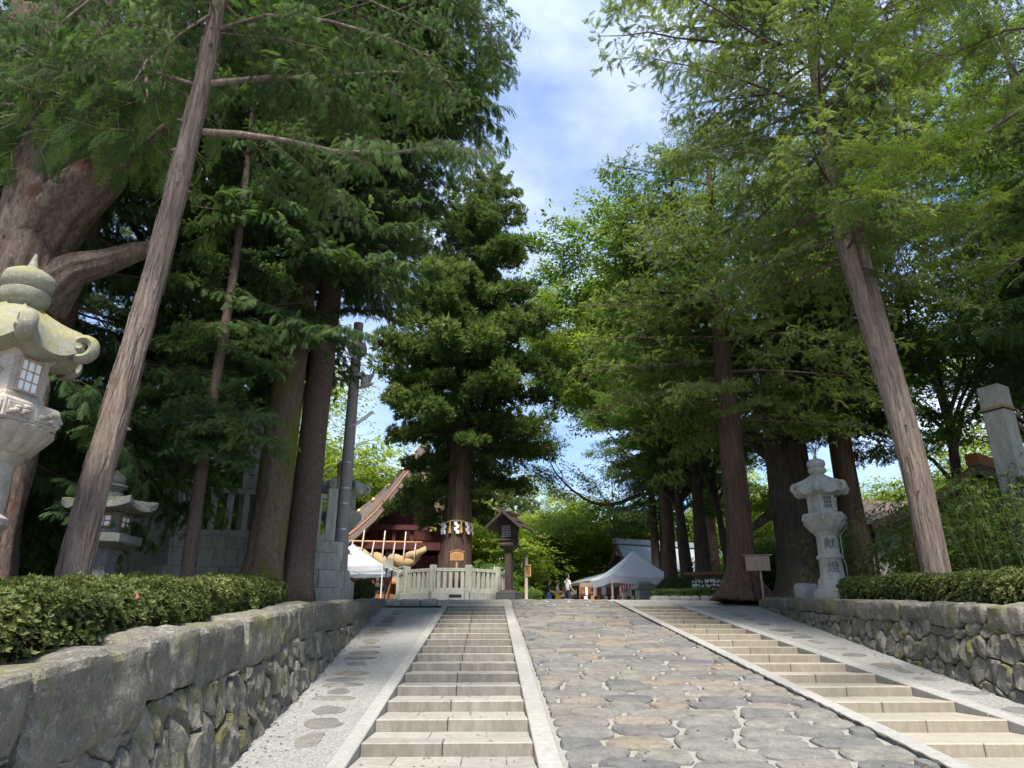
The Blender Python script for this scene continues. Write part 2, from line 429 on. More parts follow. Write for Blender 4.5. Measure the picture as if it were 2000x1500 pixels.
# ------------------------------------------------------------------ cobbles of the ramp
sd = []; row = 0; y = 3.2
while y < 29.2:
    dy = random.uniform(.37, .48); x = .78 + random.uniform(-.2, .35)
    while x < 4.9:
        w = random.uniform(.52, .95); sd.append((x + random.uniform(-.08, .08), y + random.uniform(-.11, .11))); x += w
    y += dy; row += 1
cells = voronoi(sd, 1.75, 1.6); ncob = 0; far = []
order = sorted(range(len(sd)), key=lambda i: sd[i][1])
for i in order:
    p = cells[i]
    for (pt, nr) in (((.77, 0), (-1, 0)), ((4.46, 0), (1, 0)), ((0, 29.4), (0, 1)), ((0, 2.6), (0, -1))):
        if len(p) > 2: p = clip(p, pt, nr)
    if len(p) < 3: continue
    A, c = area_c(p)
    if A < .045: continue
    p = chaikin(inset(p, c, random.uniform(.020, .034)), 2, .18)
    tx, ty = random.uniform(-.02, .02), random.uniform(-.015, .025); hh = random.uniform(.012, .032)
    fm = lambda u, v, h, c=c, tx=tx, ty=ty: (u, v, S(v) - .03 + h + tx * (u - c[0]) + ty * (v - c[1]))
    b = stone(p, c, [(1.0, -.03), (.985, .012 + hh * .5), (.90, .024 + hh), (.55, .032 + hh)], 14, .012, i * .37, fm)
    if c[1] < 3.5: continue
    ncob += 1
    place(b, 'cobblestone', M_cobble, path)
# stepping stones set into the pebble strips
for side, tab in ((0, [(8.6, -1.93), (12, -2.24), (14, -2.37), (18.4, -2.68), (23.6, -2.83)]), (1, [(9, 6.98), (12, 7.05), (14, 7.12), (17, 7.2), (21, 7.33), (23.6, 7.6)])):
    strip = bpy.data.objects['pebble_strip_left' if side == 0 else 'pebble_strip_right']
    y = 8.75 if side == 0 else 9.0; k = 0
    while y < 23.8:
        x0 = interp(y, tab); lx = random.uniform(.13, .29) * (1.1 if k % 4 else .7); ly = random.uniform(.13, .30)
        pts = []
        for j in range(14):
            a = 2 * math.pi * j / 14; r = 1 + .5 * nz((math.cos(a), math.sin(a), k * 3.1), 1.5) + .2 * nz((math.cos(a), math.sin(a), k * 5.1), 3.1)
            pts.append((x0 + random.uniform(-.04, .04) * 0 + lx * r * math.cos(a), y + ly * r * math.sin(a)))
        fm = lambda u, v, h: (u, v, S(v) - .01 + h)
        place(stone(pts, (x0, y), [(1.0, -.02), (.98, .012), (.9, .018)], 14, .003, k, fm), 'stepping_stone', M_cobble, strip)
        if random.random() < .3 and side == 0:
            place(stone([(p[0] * .55 + (x0 + .36) * .45, p[1] * .6 + y * .4) for p in pts], (x0 + .2, y), [(1.0, -.02), (.97, .014), (.85, .019)], 12, .003, k + 9, fm), 'stepping_stone', M_cobble, strip)
        y += ly * 2 + random.uniform(.05, .34) * (1.0 if side == 0 else 2.2); k += 1

# ------------------------------------------------------------------ stairways
TR = 1.0117
def stairway(xa, xb, name, label, y_first, joints, ra, rb):
    t = thing(name, ((xa + xb) / 2, 8.57, G(8.57)), label, 'stairs'); o0 = Vector(t.location)
    k0 = int((y_first - 3.2) / TR); n = 0
    y = y_first - k0 * TR
    while y < 26.2:
        last = y + TR > 26.2
        zt = G(y + TR) if y + TR > Y0 + .1 else 0.02
        if zt > .03:
            mid = xa + (xb - xa) * (joints + random.uniform(-.012, .012)); d1 = .42; zb = zt - .135
            def blk(x0, x1, y0, y1, z0, z1, bev=.012):
                b = MB().box((0, 0, 0), (x1 - x0, y1 - y0, z1 - z0), bev)
                jj = random.uniform(-.002, .002)
                part('step_stone', b, M_step_warm if xa > 2 else M_step, t, loc=(Vector(((x0 + x1) / 2, (y0 + y1) / 2, (z0 + z1) / 2 + jj)) - o0))
            blk(xa + .004, mid - .004, y, y + d1, zb - .06, zt); blk(mid + .004, xb - .004, y, y + d1, zb - .06, zt)
            q = [xa + .004] + sorted(xa + (xb - xa) * f + random.uniform(-.05, .05) for f in ((.36, .72) if n % 2 else (.24, .60, .86))) + [xb - .004]
            ye = y + TR - .006 if not last else 28.2
            if not last:
                for a, c in zip(q, q[1:]): blk(a, c - .007, y + d1 + .006, ye, zt - .10, zt - .004, .006)
        y += TR; n += 1
    # landing slabs on top
    for i in range(4):
        x0 = xa + (xb - xa) * i / 4; x1 = xa + (xb - xa) * (i + 1) / 4 - .008
        for (ya, yb) in ((y - TR + .43, YC - .01), (YC, 29.2)):
            M = Matrix.Rotation(math.atan(SL) if yb < YC else 0, 3, 'X')
            part('landing_slab', MB().box((0, 0, 0), (x1 - x0, (yb - ya) * 1.006, .10), .006, M), M_step, t,
                 loc=Vector(((x0 + x1) / 2, (ya + yb) / 2, S((ya + yb) / 2) - .045)) - o0)
    for (x0, x1) in (ra, rb):
        yv = 3.6
        while yv < 29:
            ln = random.uniform(1.7, 2.3); ye = min(yv + ln, 29)
            if yv < YC < ye and YC - yv > .4: ye = YC
            M = Matrix.Rotation(math.atan2(S(ye) - S(yv), ye - yv), 3, 'X')
            hyp = math.hypot(ye - yv, S(ye) - S(yv))
            part('kerb_stone', MB().box((0, 0, 0), (x1 - x0, hyp - .008, .36), .010, M), M_rail, t,
                 loc=Vector(((x0 + x1) / 2, (yv + ye) / 2, (S(yv) + S(ye)) / 2 + .012 - .18 + random.uniform(-.002, .002))) - o0)
            yv = ye
    return t
stairway(-1.37, .50, 'stone_stairway', 'grey granite stairs climbing towards the fenced shrine tree', 8.57, .47, (-1.56, -1.37), (.50, .74))
stairway(4.74, 6.42, 'stone_stairway', 'warm beige granite stairs climbing towards the red lanterns and wide white tent', 8.45, .40, (4.49, 4.74), (6.42, 6.67))
# rope lying in the groove between the cobbles and the kerb
b = MB(); pts = [(4.475 + .006 * math.sin(q * 9), q, S(q) + .016) for q in np.linspace(4, 26.5, 90)]
for ph in (0, math.pi):
    b.tube([(p[0] + .010 * math.cos(p[1] * 40 + ph), p[1], p[2] + .010 * math.sin(p[1] * 40 + ph)) for p in pts], .013, 6)
M_rope_dark = mat('dark_rope', lambda n: n.out(n.ramp(n.noise(n.co('World', (1, 1, 1)), 70, 3), [(.3, (.03, .03, .03)), (.7, (.16, .155, .14))]), .9))
o = part('rope', b, M_rope_dark, None, True); tag(o, 'dark rope lying in the groove between cobbles and kerb', 'rope')

# ------------------------------------------------------------------ retaining walls of fitted stones
def rock_box(size, seg, rnd, amp, seed, freq=2.2):
    """a rough rounded block (centre at origin)"""
    b = MB(); nx, ny, nz_ = seg; idx = {}; vs = []
    def vid(i, j, k):
        if (i, j, k) not in idx:
            p = np.array([(i / nx - .5) * 2, (j / ny - .5) * 2, (k / nz_ - .5) * 2]); h = np.array(size) / 2
            q = p * h; lim = np.maximum(h - rnd, h * .1); inner = np.clip(q, -lim, lim); d = q - inner; ln = np.linalg.norm(d)
            if ln > 1e-6: q = inner + d / ln * min(ln, rnd)
            dirn = q / (np.linalg.norm(q) + 1e-6)
            a = amp * (nz(q, freq, seed) + .5 * nz(q, freq * 2.3, seed + 5) + .25 * nz(q, freq * 5, seed + 11))
            q = q + dirn * a; idx[(i, j, k)] = len(vs); vs.append(tuple(q))
        return idx[(i, j, k)]
    fs = []
    for i in range(nx):
        for j in range(ny):
            fs.append((vid(i, j, 0), vid(i, j + 1, 0), vid(i + 1, j + 1, 0), vid(i + 1, j, 0)))
            fs.append((vid(i, j, nz_), vid(i + 1, j, nz_), vid(i + 1, j + 1, nz_), vid(i, j + 1, nz_)))
    for i in range(nx):
        for k in range(nz_):
            fs.append((vid(i, 0, k), vid(i + 1, 0, k), vid(i + 1, 0, k + 1), vid(i, 0, k + 1)))
            fs.append((vid(i, ny, k), vid(i, ny, k + 1), vid(i + 1, ny, k + 1), vid(i + 1, ny, k)))
    for j in range(ny):
        for k in range(nz_):
            fs.append((vid(0, j, k), vid(0, j, k + 1), vid(0, j + 1, k + 1), vid(0, j + 1, k)))
            fs.append((vid(nx, j, k), vid(nx, j + 1, k), vid(nx, j + 1, k + 1), vid(nx, j, k + 1)))
    return b.add(vs, fs)
def stone_wall(sgn, fx, fz, y0, y1, label, cap_l, cap_h, near, skew, sp, endcurl=False):
    t = thing('stone_wall', (fx(y0), y0, S(y0)), label, 'wall'); o0 = Vector(t.location); bat = .17
    def wp(u, v, h):       # u along the wall (world y), v = world z, h = out of the face
        hh = v - S(u); x = fx(u) + sgn * bat * hh - sgn * h * .98
        yv = u; cu = 0.0
        if endcurl and u > 24.3:
            a = min((u - 24.3) / 1.6, 1.2); x += sgn * (1.6 * (1 - math.cos(a))) ; yv = 24.3 + 1.6 * math.sin(a) * .55
        return (x, yv, v + h * .17)
    # recessed backing
    b = MB(); us = np.linspace(y0, y1, 40)
    b.grid(lambda p, q: wp(y0 + (y1 - y0) * p, S(y0 + (y1 - y0) * p) - .15 + q * (fz(y0 + (y1 - y0) * p) - .12 - S(y0 + (y1 - y0) * p) + .15), -.11), 40, 3)
    place(b, 'joint_fill', M_dark_joint, t).location -= o0
    # capstones
    y = y0; caps = []
    while y < y1 - .2:
        ln = random.uniform(*cap_l) * (1.0 if y < near else .8); ln = min(ln, y1 - y); h = cap_h * random.uniform(.82, 1.2)
        caps.append((y, y + ln, h)); y += ln
    for i, (a, c, h) in enumerate(caps):
        ym = (a + c) / 2; seg = (9, 18, 9) if ym < near else (3, 5, 3)
        rb = rock_box((.56 * random.uniform(.92, 1.08), c - a - .04, h), seg, .07, .065, i * 3.3 + sgn, 2.6)
        top = fz(ym) + random.uniform(-.035, .02); M = Matrix.Rotation(math.atan2(fz(c) - fz(a), c - a), 3, 'X')
        px, py, pz = wp(ym, top - h / 2, 0)
        tx = (wp(c, top, 0)[0] - wp(a, top, 0)[0]) / max(wp(c, top, 0)[1] - wp(a, top, 0)[1], .05)
        M = Matrix.Rotation(-math.atan(tx) + random.uniform(-.03, .03), 3, 'Z') @ M @ Matrix.Rotation(random.uniform(-.05, .05), 3, 'Y')
        rb.xf(M.to_4x4()); part('capstone', rb, M_capstone, t, 24, loc=Vector((px + sgn * .21, py, pz)) - o0)
    def capbot(u):
        for (a, c, h) in caps:
            if a <= u <= c: return fz((a + c) / 2) - h + .02 + (u - (a + c) / 2) * (fz(c) - fz(a)) / (c - a)
        return fz(u) - cap_h
    # fitted stones
    seeds = []; nu = int((y1 - y0 + 1) / sp[0]); nv = int(3.6 / sp[1])
    for i in range(nu):
        for j in range(nv):
            u = y0 - .3 + i * sp[0] + (sp[0] / 2 if j % 2 else 0); v = -.3 + j * sp[1]
            seeds.append((u + v * skew + random.uniform(-.32, .32) * sp[0], v + random.uniform(-.3, .3) * sp[1]))
    seeds = [q for q in seeds if y0 - .5 < q[0] < y1 + .5 and S(q[0]) - .5 < q[1] < capbot(q[0]) + .35]
    for i, p in enumerate(voronoi(seeds, sp[0] / sp[1] * 1.0, 1.5)):
        u, v = seeds[i]
        if not (y0 < u < y1): continue
        cb = capbot(u); sl = (fz(u + .3) - fz(u - .3)) / .6
        if len(p) > 2: p = clip(p, (u, cb), (-sl, 1))
        if len(p) > 2: p = clip(p, (u, S(u) - .06), (SL, -1))
        if len(p) < 3: continue
        A, c = area_c(p)
        if A < .004: continue
        p = chaikin(inset(p, c, .005), 1, .16); big = u < near
        bl = random.uniform(.018, .06)
        rings = [(.95, -.14), (1.0, -.03), (.985, .25 * bl), (.90, .75 * bl), (.6, 1.0 * bl)] if big else [(.95, -.12), (1.0, .0), (.86, .7 * bl), (.5, bl)]
        q = place(stone(p, c, rings, 22 if big else 14, .06 if big else .035, i * .71, wp), 'wall_stone', M_wallstone, t, 22); q.location -= o0
    return t
stone_wall(-1, lwx, lwz, 3.4, 26.0, 'long retaining wall of fitted grey stones below the clipped hedge and leaning bare trunk', (.95, 1.75), .50, 14, -.35, (.34, .46))
stone_wall(1, rwx, rwz, 7.0, 26.1, 'retaining wall of mossy fitted stones below the hedge in front of the two character lantern', (.7, 1.3), .36, 15, .0, (.40, .36), True)

# fallen leaves and grit along the strips, kerbs and steps
b = MB(); rl = random.Random(12)
for k in range(420):
    y = 7 + 17 * rl.random() ** 1.4; zone = rl.random()
    if zone < .35: x = lwx(y) + abs(rl.gauss(0, .22)) + .02; z = S(y) + .004
    elif zone < .55: x = rwx(y) - abs(rl.gauss(0, .25)) - .02; z = S(y) + .004
    elif zone < .8: x = rl.uniform(.8, 4.4); z = S(y) + .035
    else: x = rl.uniform(-1.3, .45); z = G(y) + .15 - .1323 * ((y - 8.57) % TR) + .008; z = G(8.57 + (math.floor((y - 8.57) / TR) + 1) * TR) + .006
    a = rl.uniform(0, 6.28); L_ = rl.uniform(.015, .04); d = Vector((math.cos(a), math.sin(a), .1)) * L_; w = Vector((-math.sin(a), math.cos(a), rl.uniform(-.3, .3))) * L_ * .35; p = Vector((x, y, z)); b.add([p - d, p + w + Vector((0, 0, .006)), p + d, p - w + Vector((0, 0, .006))], [(0, 1, 2, 3)])
M_litter = mat('fallen_leaves', lambda n: n.out(n.ramp(n.noise(n.co('World'), 6, 2), [(.35, (.10, .05, .02)), (.5, (.20, .12, .04)), (.65, (.10, .11, .03))]), .8))
o = part('fallen_leaves', b, M_litter); tag(o, 'scattered small fallen leaves on path, steps and strips', 'leaves', None, 'stuff')
# ------------------------------------------------------------------ more materials
def plain(name, col, rough=.7, var=.15, scale=12, spec=.3, metal=0.0, bump=.15):
    def b(n):
        v = n.co('World'); f = n.noise(v, scale, 5, .6)
        c = n.mix(var, col, n.ramp(f, [(.25, (.35, .35, .35)), (.75, (1.25, 1.25, 1.25))]), 'MULTIPLY')
        n.out(c, rough, n.bump(f, bump, .01), spec, metal)
    return mat(name, b)
def wood(name, col, dark, scale=(14, 14, 1.6), rough=.75):
    def b(n):
        v = n.co('Object', scale, rnd=True); f = n.noise(v, 2.4, 6, .65, .6)
        n.out(n.mix(n.ramp(f, [(.35, (0, 0, 0)), (.62, (1, 1, 1))]), dark, col), rough, n.bump(f, .35, .01), .25)
    return mat(name, b)
def mossy_granite(name, base, moss, amt):
    def b(n):
        v = n.co('World'); f = n.noise(v, 75, 4, .7); g = n.noise(v, 7, 7, .7)
        c = n.mix(.6, base, n.ramp(f, [(.3, (.4, .4, .4)), (.65, (1.2, 1.2, 1.2))]), 'MULTIPLY')
        c = n.mix(.5, c, n.ramp(g, [(.35, (.45, .45, .42)), (.65, (1.1, 1.1, 1.1))]), 'MULTIPLY')
        geo = n.n('ShaderNodeNewGeometry'); sx = n.n('ShaderNodeSeparateXYZ'); n.l(geo.outputs['True Normal'], sx.inputs[0])
        top = n.ramp(sx.outputs['Z'], [(.05, (.12, .12, .12)), (.5, (1, 1, 1))])
        mk = n.math('MULTIPLY', n.ramp(n.noise(v, 5.5, 6, .7), [(.42, (0, 0, 0)), (.60, (1, 1, 1))]), top)
        c = n.mix(n.math('MULTIPLY', mk, amt), c, moss)
        c = n.mix(n.math('MULTIPLY', n.ramp(n.noise(v, 21, 5, .75), [(.60, (0, 0, 0)), (.68, (1, 1, 1))]), .6), c, (.52, .52, .45))
        nm = n.bump(f, .4, .006); nm = n.bump(g, .5, .02, nm); n.out(c, .9, nm, .2)
    return mat(name, b)
M_oldlant = mossy_granite('old_pinkish_lantern_granite', (.44, .395, .345), (.27, .25, .075), .35)
M_oldroof = mossy_granite('mossy_lantern_roof_granite', (.27, .262, .21), (.25, .235, .055), .75)
M_darklant = mossy_granite('dark_mossy_lantern_granite', (.15, .15, .148), (.07, .09, .025), .9)  # dark grey mossy stone, the small lantern's own colour
M_paper = plain('white_shoji_paper', (.78, .79, .80), .8, .05)
M_brownwood = wood('brown_window_wood', (.30, .15, .075), (.14, .06, .03))
M_darkwood = wood('dark_weathered_wood', (.075, .055, .048), (.03, .022, .02))
M_maroon = wood('maroon_timber', (.10, .026, .024), (.035, .010, .011), (3, 3, 3))
M_greybrown = wood('grey_brown_bargeboard', (.20, .15, .13), (.10, .07, .06), (3, 3, 3))
M_palewood = wood('pale_sign_wood', (.52, .30, .13), (.40, .21, .085))
M_pinkwood = wood('bleached_sign_wood', (.40, .30, .25), (.28, .20, .16))
M_postwood = wood('grey_post_wood', (.50, .42, .34), (.36, .29, .23))
M_ink = plain('black_ink', (.012, .012, .013), .6, 0)
M_carve = plain('carved_shadow_stone', (.10, .10, .10), .9, .1)
M_black = plain('black_plastic', (.015, .015, .017), .5, 0)
M_white = plain('white_painted_metal', (.78, .78, .77), .45, .05)
M_canvas = mat('white_tent_canvas', lambda n: n.out((.80, .81, .85), .75, n.bump(n.noise(n.co('World'), 5, 4), .25, .03), .2, transl=(.35, (.85, .86, .9))))
M_speaker = plain('pale_speaker_plastic', (.50, .50, .46), .5, .2, 20)
M_conc = plain('pole_concrete', (.26, .245, .24), .85, .45, 14)
M_metal = plain('galvanised_metal', (.42, .43, .43), .45, .15, 20, .5, .6)
M_gold = plain('brass_fitting', (.62, .42, .12), .35, .1, 20, .5, .8)
def _straw(n):
    v = n.co('Object', (1, 1, 1)); f = n.noise(n.co('Object', (60, 9, 9)), 3, 4, .7)
    n.out(n.ramp(f, [(.3, (.22, .14, .065)), (.7, (.46, .34, .19))]), .9, n.bump(f, .6, .02), .1)
M_straw = mat('rice_straw', _straw)
M_tassel = plain('golden_straw_tassel', (.50, .33, .10), .9, .3, 30)
M_shide = plain('white_paper_streamer', (.85, .85, .86), .8, 0)
M_copper = plain('copper_roof_edge', (.46, .22, .12), .5, .3, 3)
def _shingle(n):
    v = n.co('Object', (1, 1, 1)); f = n.noise(v, 5, 8, .75); w = n.noise(n.co('Object', (9, 9, 2)), 4, 4, .7)
    n.out(n.mix(.5, n.ramp(f, [(.3, (.085, .058, .05)), (.7, (.21, .16, .14))]), n.ramp(w, [(.35, (.5, .5, .5)), (.6, (1.2, 1.2, 1.2))]), 'MULTIPLY'), .8, n.bump(w, .6, .03), .2)
M_shingle = mat('weathered_bark_shingle', _shingle)
M_greyroof = plain('grey_copper_sheet_roof', (.33, .36, .39), .5, .35, 2.5, .4)
M_greenroof = plain('patinated_roof', (.36, .40, .36), .6, .3, 4)
M_plaster = plain('white_plaster', (.74, .73, .70), .85, .08, 3)
M_red = plain('red_lantern_paper', (.62, .03, .04), .7, .05)
M_blue = plain('blue_tablecloth', (.015, .19, .72), .75, .15, 6)
M_orange = wood('orange_brown_wood', (.40, .16, .06), (.24, .09, .035))
M_skin = plain('skin', (.58, .36, .25), .6, .05)
M_hair = plain('black_hair', (.012, .010, .010), .5, 0)

def text_mesh(s, size, m, depth=.004):
    c = bpy.data.curves.new('txt', 'FONT'); c.body = s; c.size = size; c.extrude = depth; c.align_x = 'CENTER'; c.align_y = 'CENTER'
    o = bpy.data.objects.new('txt', c); COL.objects.link(o); bpy.context.view_layer.update()
    me = bpy.data.meshes.new_from_object(o.evaluated_get(bpy.context.evaluated_depsgraph_get()))
    bpy.data.objects.remove(o); bpy.data.curves.remove(c); me.materials.clear(); me.materials.append(m); return me
def scribble(w, h, rows, m, seed, cols=1):
    """unreadable brush strokes of a block of writing, as thin raised marks in the XZ plane (front = -Y)"""
    r = random.Random(seed); b = MB()
    for c in range(cols):
        cx = (c + .5) / cols * w - w / 2; cw = w / cols * .7
        for i in range(rows):
            cz = h / 2 - (i + .5) * h / rows; ch = h / rows * .78
            for _ in range(4):
                if r.random() < .5: b.box((cx + r.uniform(-.15, .15) * cw, 0, cz + r.uniform(-.4, .4) * ch), (cw * r.uniform(.5, .95), .004, ch * .10))
                else: b.box((cx + r.uniform(-.3, .3) * cw, 0, cz + r.uniform(-.15, .15) * ch), (cw * .10, .004, ch * r.uniform(.4, .9)))
    return b
def carved(name, s, size, m, parent, loc, rz, depth=.006):
    o = link(name, text_mesh(s, size, m, depth), parent, loc, (R(90), 0, rz)); return o

# ------------------------------------------------------------------ tall hexagonal stone lanterns
HEX = math.pi / 3
def hexr(a, rot):      # radius of a unit hexagon (corner radius 1) at angle a
    q = (a - rot) % HEX; return math.cos(HEX / 2) / math.cos(q - HEX / 2)
def lantern_roof(rot, rc, h, thick, segs=48, lift=.19):
    """six-sided roof: concave slope, eaves that swing up to the corners; z = 0 at the eave foot"""
    b = MB(); rows = 9; vs = []
    def corner(a): return abs(((a - rot) % HEX) / HEX - .5) * 2        # 1 at a corner, 0 mid side
    prof = [(i / (rows - 1)) for i in range(rows)]
    for t in prof:                 # t=0 top, 1 eave
        for j in range(segs):
            a = 2 * math.pi * j / segs + rot; k = corner(a) ** 2.2
            hx = hexr(a, rot) * (1 - t * .06 * (1 - k)); r = rc * (.20 + .80 * t) * (hx * t + (1 - t) * .95)
            z = thick + h * ((1 - t) ** 1.0 * .25 + .75 * max(0, 1 - t) ** .62 if t < 1 else 0) + lift * k * t ** 3
            ridge = .03 * max(0, 1 - (1 - corner(a)) * 5) * (1 - t * .3)
            vs.append((r * math.cos(a), r * math.sin(a), z + ridge))
    for t, rr in ((1.0, .985), (.97, .93), (.75, .72), (.5, .46)):
        for j in range(segs):
            a = 2 * math.pi * j / segs + rot; k = corner(a) ** 2.2; hx = hexr(a, rot)
            z = (thick * .15 if rr > .95 else 0) - .02 * (.98 - rr) + lift * k * rr ** 3 * .92
            vs.append((rc * rr * hx * math.cos(a), rc * rr * hx * math.sin(a), z - (.05 * (.98 - rr))))
    m = rows + 4
    fs = [(i * segs + (j + 1) % segs, i * segs + j, (i + 1) * segs + j, (i + 1) * segs + (j + 1) % segs) for i in range(m - 1) for j in range(segs)]
    fs.append(tuple(j for j in range(segs))); fs.append(tuple((m - 1) * segs + j for j in range(segs))[::-1])
    return b.add(vs, fs)
def scrolls(rot, rc, z0, size, k):
    """curled corner scroll number k"""
    b = MB(); a = rot + k * HEX; d = Vector((math.cos(a), math.sin(a), 0)); w = Vector((-math.sin(a), math.cos(a), 0)); pts = []
    for i in range(22):
        t = i / 21; ph = -math.pi * .62 + t * math.pi * 2.35; rr = size * (1.0 - .74 * t)
        pts.append(d * (rc - size * .35 + rr * math.cos(ph)) + Vector((0, 0, z0 + size * .75 + rr * math.sin(ph))))
    n = 8; vs = []
    for i, p in enumerate(pts):
        t = (pts[min(i + 1, 21)] - pts[max(i - 1, 0)]).normalized(); nn = w.cross(t); ww = size * (.62 if i < 16 else .75); th = size * (.46 - .004 * i)
        for j in range(n):
            q = 2 * math.pi * j / n; vs.append(p + w * (ww * math.cos(q)) + nn * (th * math.sin(q)))
    fs = [(i * n + j, i * n + (j + 1) % n, (i + 1) * n + (j + 1) % n, (i + 1) * n + j) for i in range(21) for j in range(n)]
    fs += [tuple(range(n))[::-1], tuple(21 * n + j for j in range(n))]
    return b.add(vs, fs)
def tall_lantern(loc, rz, label, mbody, mroof, paper, chars=None, hh=3.85, wire=False):
    t = thing('stone_lantern', loc, label, 'lantern', rz, 'tall hexagonal stone lanterns'); rot = 0.0
    z = lambda d: hh - d            # d = metres below the tip
    part('base', MB().lathe([(.52, -.7), (.52, .12), (.46, .16), (.40, .22), (.37, .40 + (hh - 3.85))], 24), mbody, t, 40)
    sh = part('shaft', MB().lathe([(.36, z(3.47)), (.37, z(3.43)), (.335, z(3.40)), (.300, z(3.36)), (.285, z(2.95)), (.30, z(2.93)), (.335, z(2.90)), (.335, z(2.84)), (.30, z(2.81)), (.275, z(2.79)), (.265, z(2.32)), (.31, z(2.27)), (.33, z(2.22))], 32), mbody, t, 40)
    if chars:
        for ch, d, r in ((chars[0], 2.55, .272), (chars[1], 3.16, .294)):
            carved('carved_character', ch, .30, M_carve, sh, (r * math.sin(-rz) * 1, -r * math.cos(rz), z(d)) if False else (math.cos(CH_A) * r, math.sin(CH_A) * r, z(d)), CH_A + math.pi / 2)
    part('lotus', MB().lathe([(.30, z(2.24)), (.36, z(2.20)), (.43, z(2.10)), (.505, z(2.00)), (.52, z(1.97)), (.48, z(1.95))], 72, rmod=lambda a, q: 1 + .055 * abs(math.sin(a * 9)) ** .6 * (1 if q > z(2.22) else 0)), mbody, t, 30)
    pf = part('platform', MB().lathe([(.56, z(1.965)), (.585, z(1.94)), (.585, z(1.77)), (.55, z(1.735)), (.42, z(1.72))], 6, rot=rot), mbody, t)
    for k in range(6):      # carved panels round the platform
        a = rot + (k + .5) * HEX; r = .585 * math.cos(HEX / 2); M = Matrix.Rotation(a - math.pi / 2, 4, 'Z')
        for sx in (-.145, .145):
            b = MB(); b.box((sx, r + .004, z(1.855)), (.25, .022, .13), .008)
            for q in range(6): b.lathe([(.001, -.02), (.034, -.008), (.040, .012), (.02, .03), (.001, .034)], 7, (sx + random.uniform(-.085, .085), r + .012, z(1.855) + random.uniform(-.04, .04)))
            part('carved_panel', b.xf(M), mbody, pf, 40)
    fb = part('firebox', MB().lathe([(.41, z(1.735)), (.41, z(1.66)), (.385, z(1.64)), (.385, z(1.27)), (.43, z(1.23)), (.44, z(1.16))], 6, rot=rot), mbody, t)
    for k in range(6):
        a = rot + (k + .5) * HEX; r = .385 * math.cos(HEX / 2); M = Matrix.Rotation(a - math.pi / 2, 4, 'Z')
        if k % 2 == 0:
            w = part('window', MB().box((0, r - .004, z(1.45)), (.215, .014, .315), 0).xf(M), M_paper if paper else M_carve, fb)
            f = MB()
            for sx in (-.115, .115): f.box((sx, r + .008, z(1.45)), (.022, .036, .35), .003)
            for sz in (-.165, .165): f.box((0, r + .009, z(1.45) + sz), (.21, .036, .022), .003)
            part('frame', f.xf(M), M_pinkwood if paper else mbody, w)
            g = MB()
            for sx in (-.037, .037): g.box((sx, r + .006, z(1.45)), (.010, .012, .30))
            for sz in (-.052, .052): g.box((0, r + .0075, z(1.45) + sz), (.20, .012, .010))
            part('lattice', g.xf(M), M_pinkwood if paper else mbody, w)
        else:
            b = MB(); b.tube([(-.06, r + .01, z(1.56)), (-.10, r + .012, z(1.44)), (-.03, r + .015, z(1.40)), (.05, r + .015, z(1.42)), (.09, r + .012, z(1.35)), (.02, r + .01, z(1.32)), (-.07, r + .01, z(1.33))], [.012, .02, .03, .032, .02, .022, .012], 7)
            b.tube([(.03, r + .012, z(1.42)), (.05, r + .015, z(1.50)), (.02, r + .014, z(1.57)), (.08, r + .01, z(1.60))], [.028, .02, .024, .01], 7)
            part('relief', b.xf(M), mbody, fb, True)
    rf = part('roof', lantern_roof(rot, .68, .50, .10).xf(Matrix.Translation((0, 0, z(1.24)))), mroof, t, 45)
    for k in range(6): part('scroll', scrolls(rot, .70, z(1.13), .13, k), mroof, rf, 50)
    part('finial', MB().lathe([(.17, z(.76)), (.19, z(.70)), (.15, z(.66)), (.155, z(.63)), (.205, z(.60)), (.225, z(.53)), (.225, z(.48)), (.19, z(.455)), (.20, z(.44)), (.235, z(.40)), (.245, z(.33)), (.225, z(.27)), (.15, z(.22)), (.06, z(.19)), (.035, z(.10)), (.012, z(.0))], 30, rmod=lambda a, q: 1 + (.05 * abs(math.sin(a * 6)) if z(.64) < q < z(.46) else 0)), mroof, t, 50)
    if wire:
        b = MB(); b.tube([(.56, -.12, z(1.98)), (.42, -.12, z(2.2)), (.31, -.11, z(2.3)), (.31, -.11, z(2.9)), (.345, -.12, z(3.1)), (.35, -.12, z(3.8))], .012, 6); part('conduit', b, M_metal, t, True)
    return t
_pL = aty(71, 497, 6.9); CH_A = 0
tall_lantern((_pL.x, 6.9, _pL.z - 3.85), R(-58 + 9), 'large old stone lantern with yellow mossy roof and paper windows beside the gnarled trunk', M_oldlant, M_oldroof, True)
_pR = aty(1590, 883, 19.0); CH_A = R(-98 - 6)
tall_lantern((_pR.x, 19.0, _pR.z - 3.85), R(0), 'pale granite lantern with two carved characters standing behind the hedge', M_lantern, M_lantern, False, '献燈', wire=True).rotation_euler.z = R(0)
_pM = aty(676, 888, 21.0)
tall_lantern((_pM.x, 21.0, _pM.z - 3.85), R(12), 'weathered grey stone lantern partly hidden by the concrete pole', M_fence, M_fence, False)

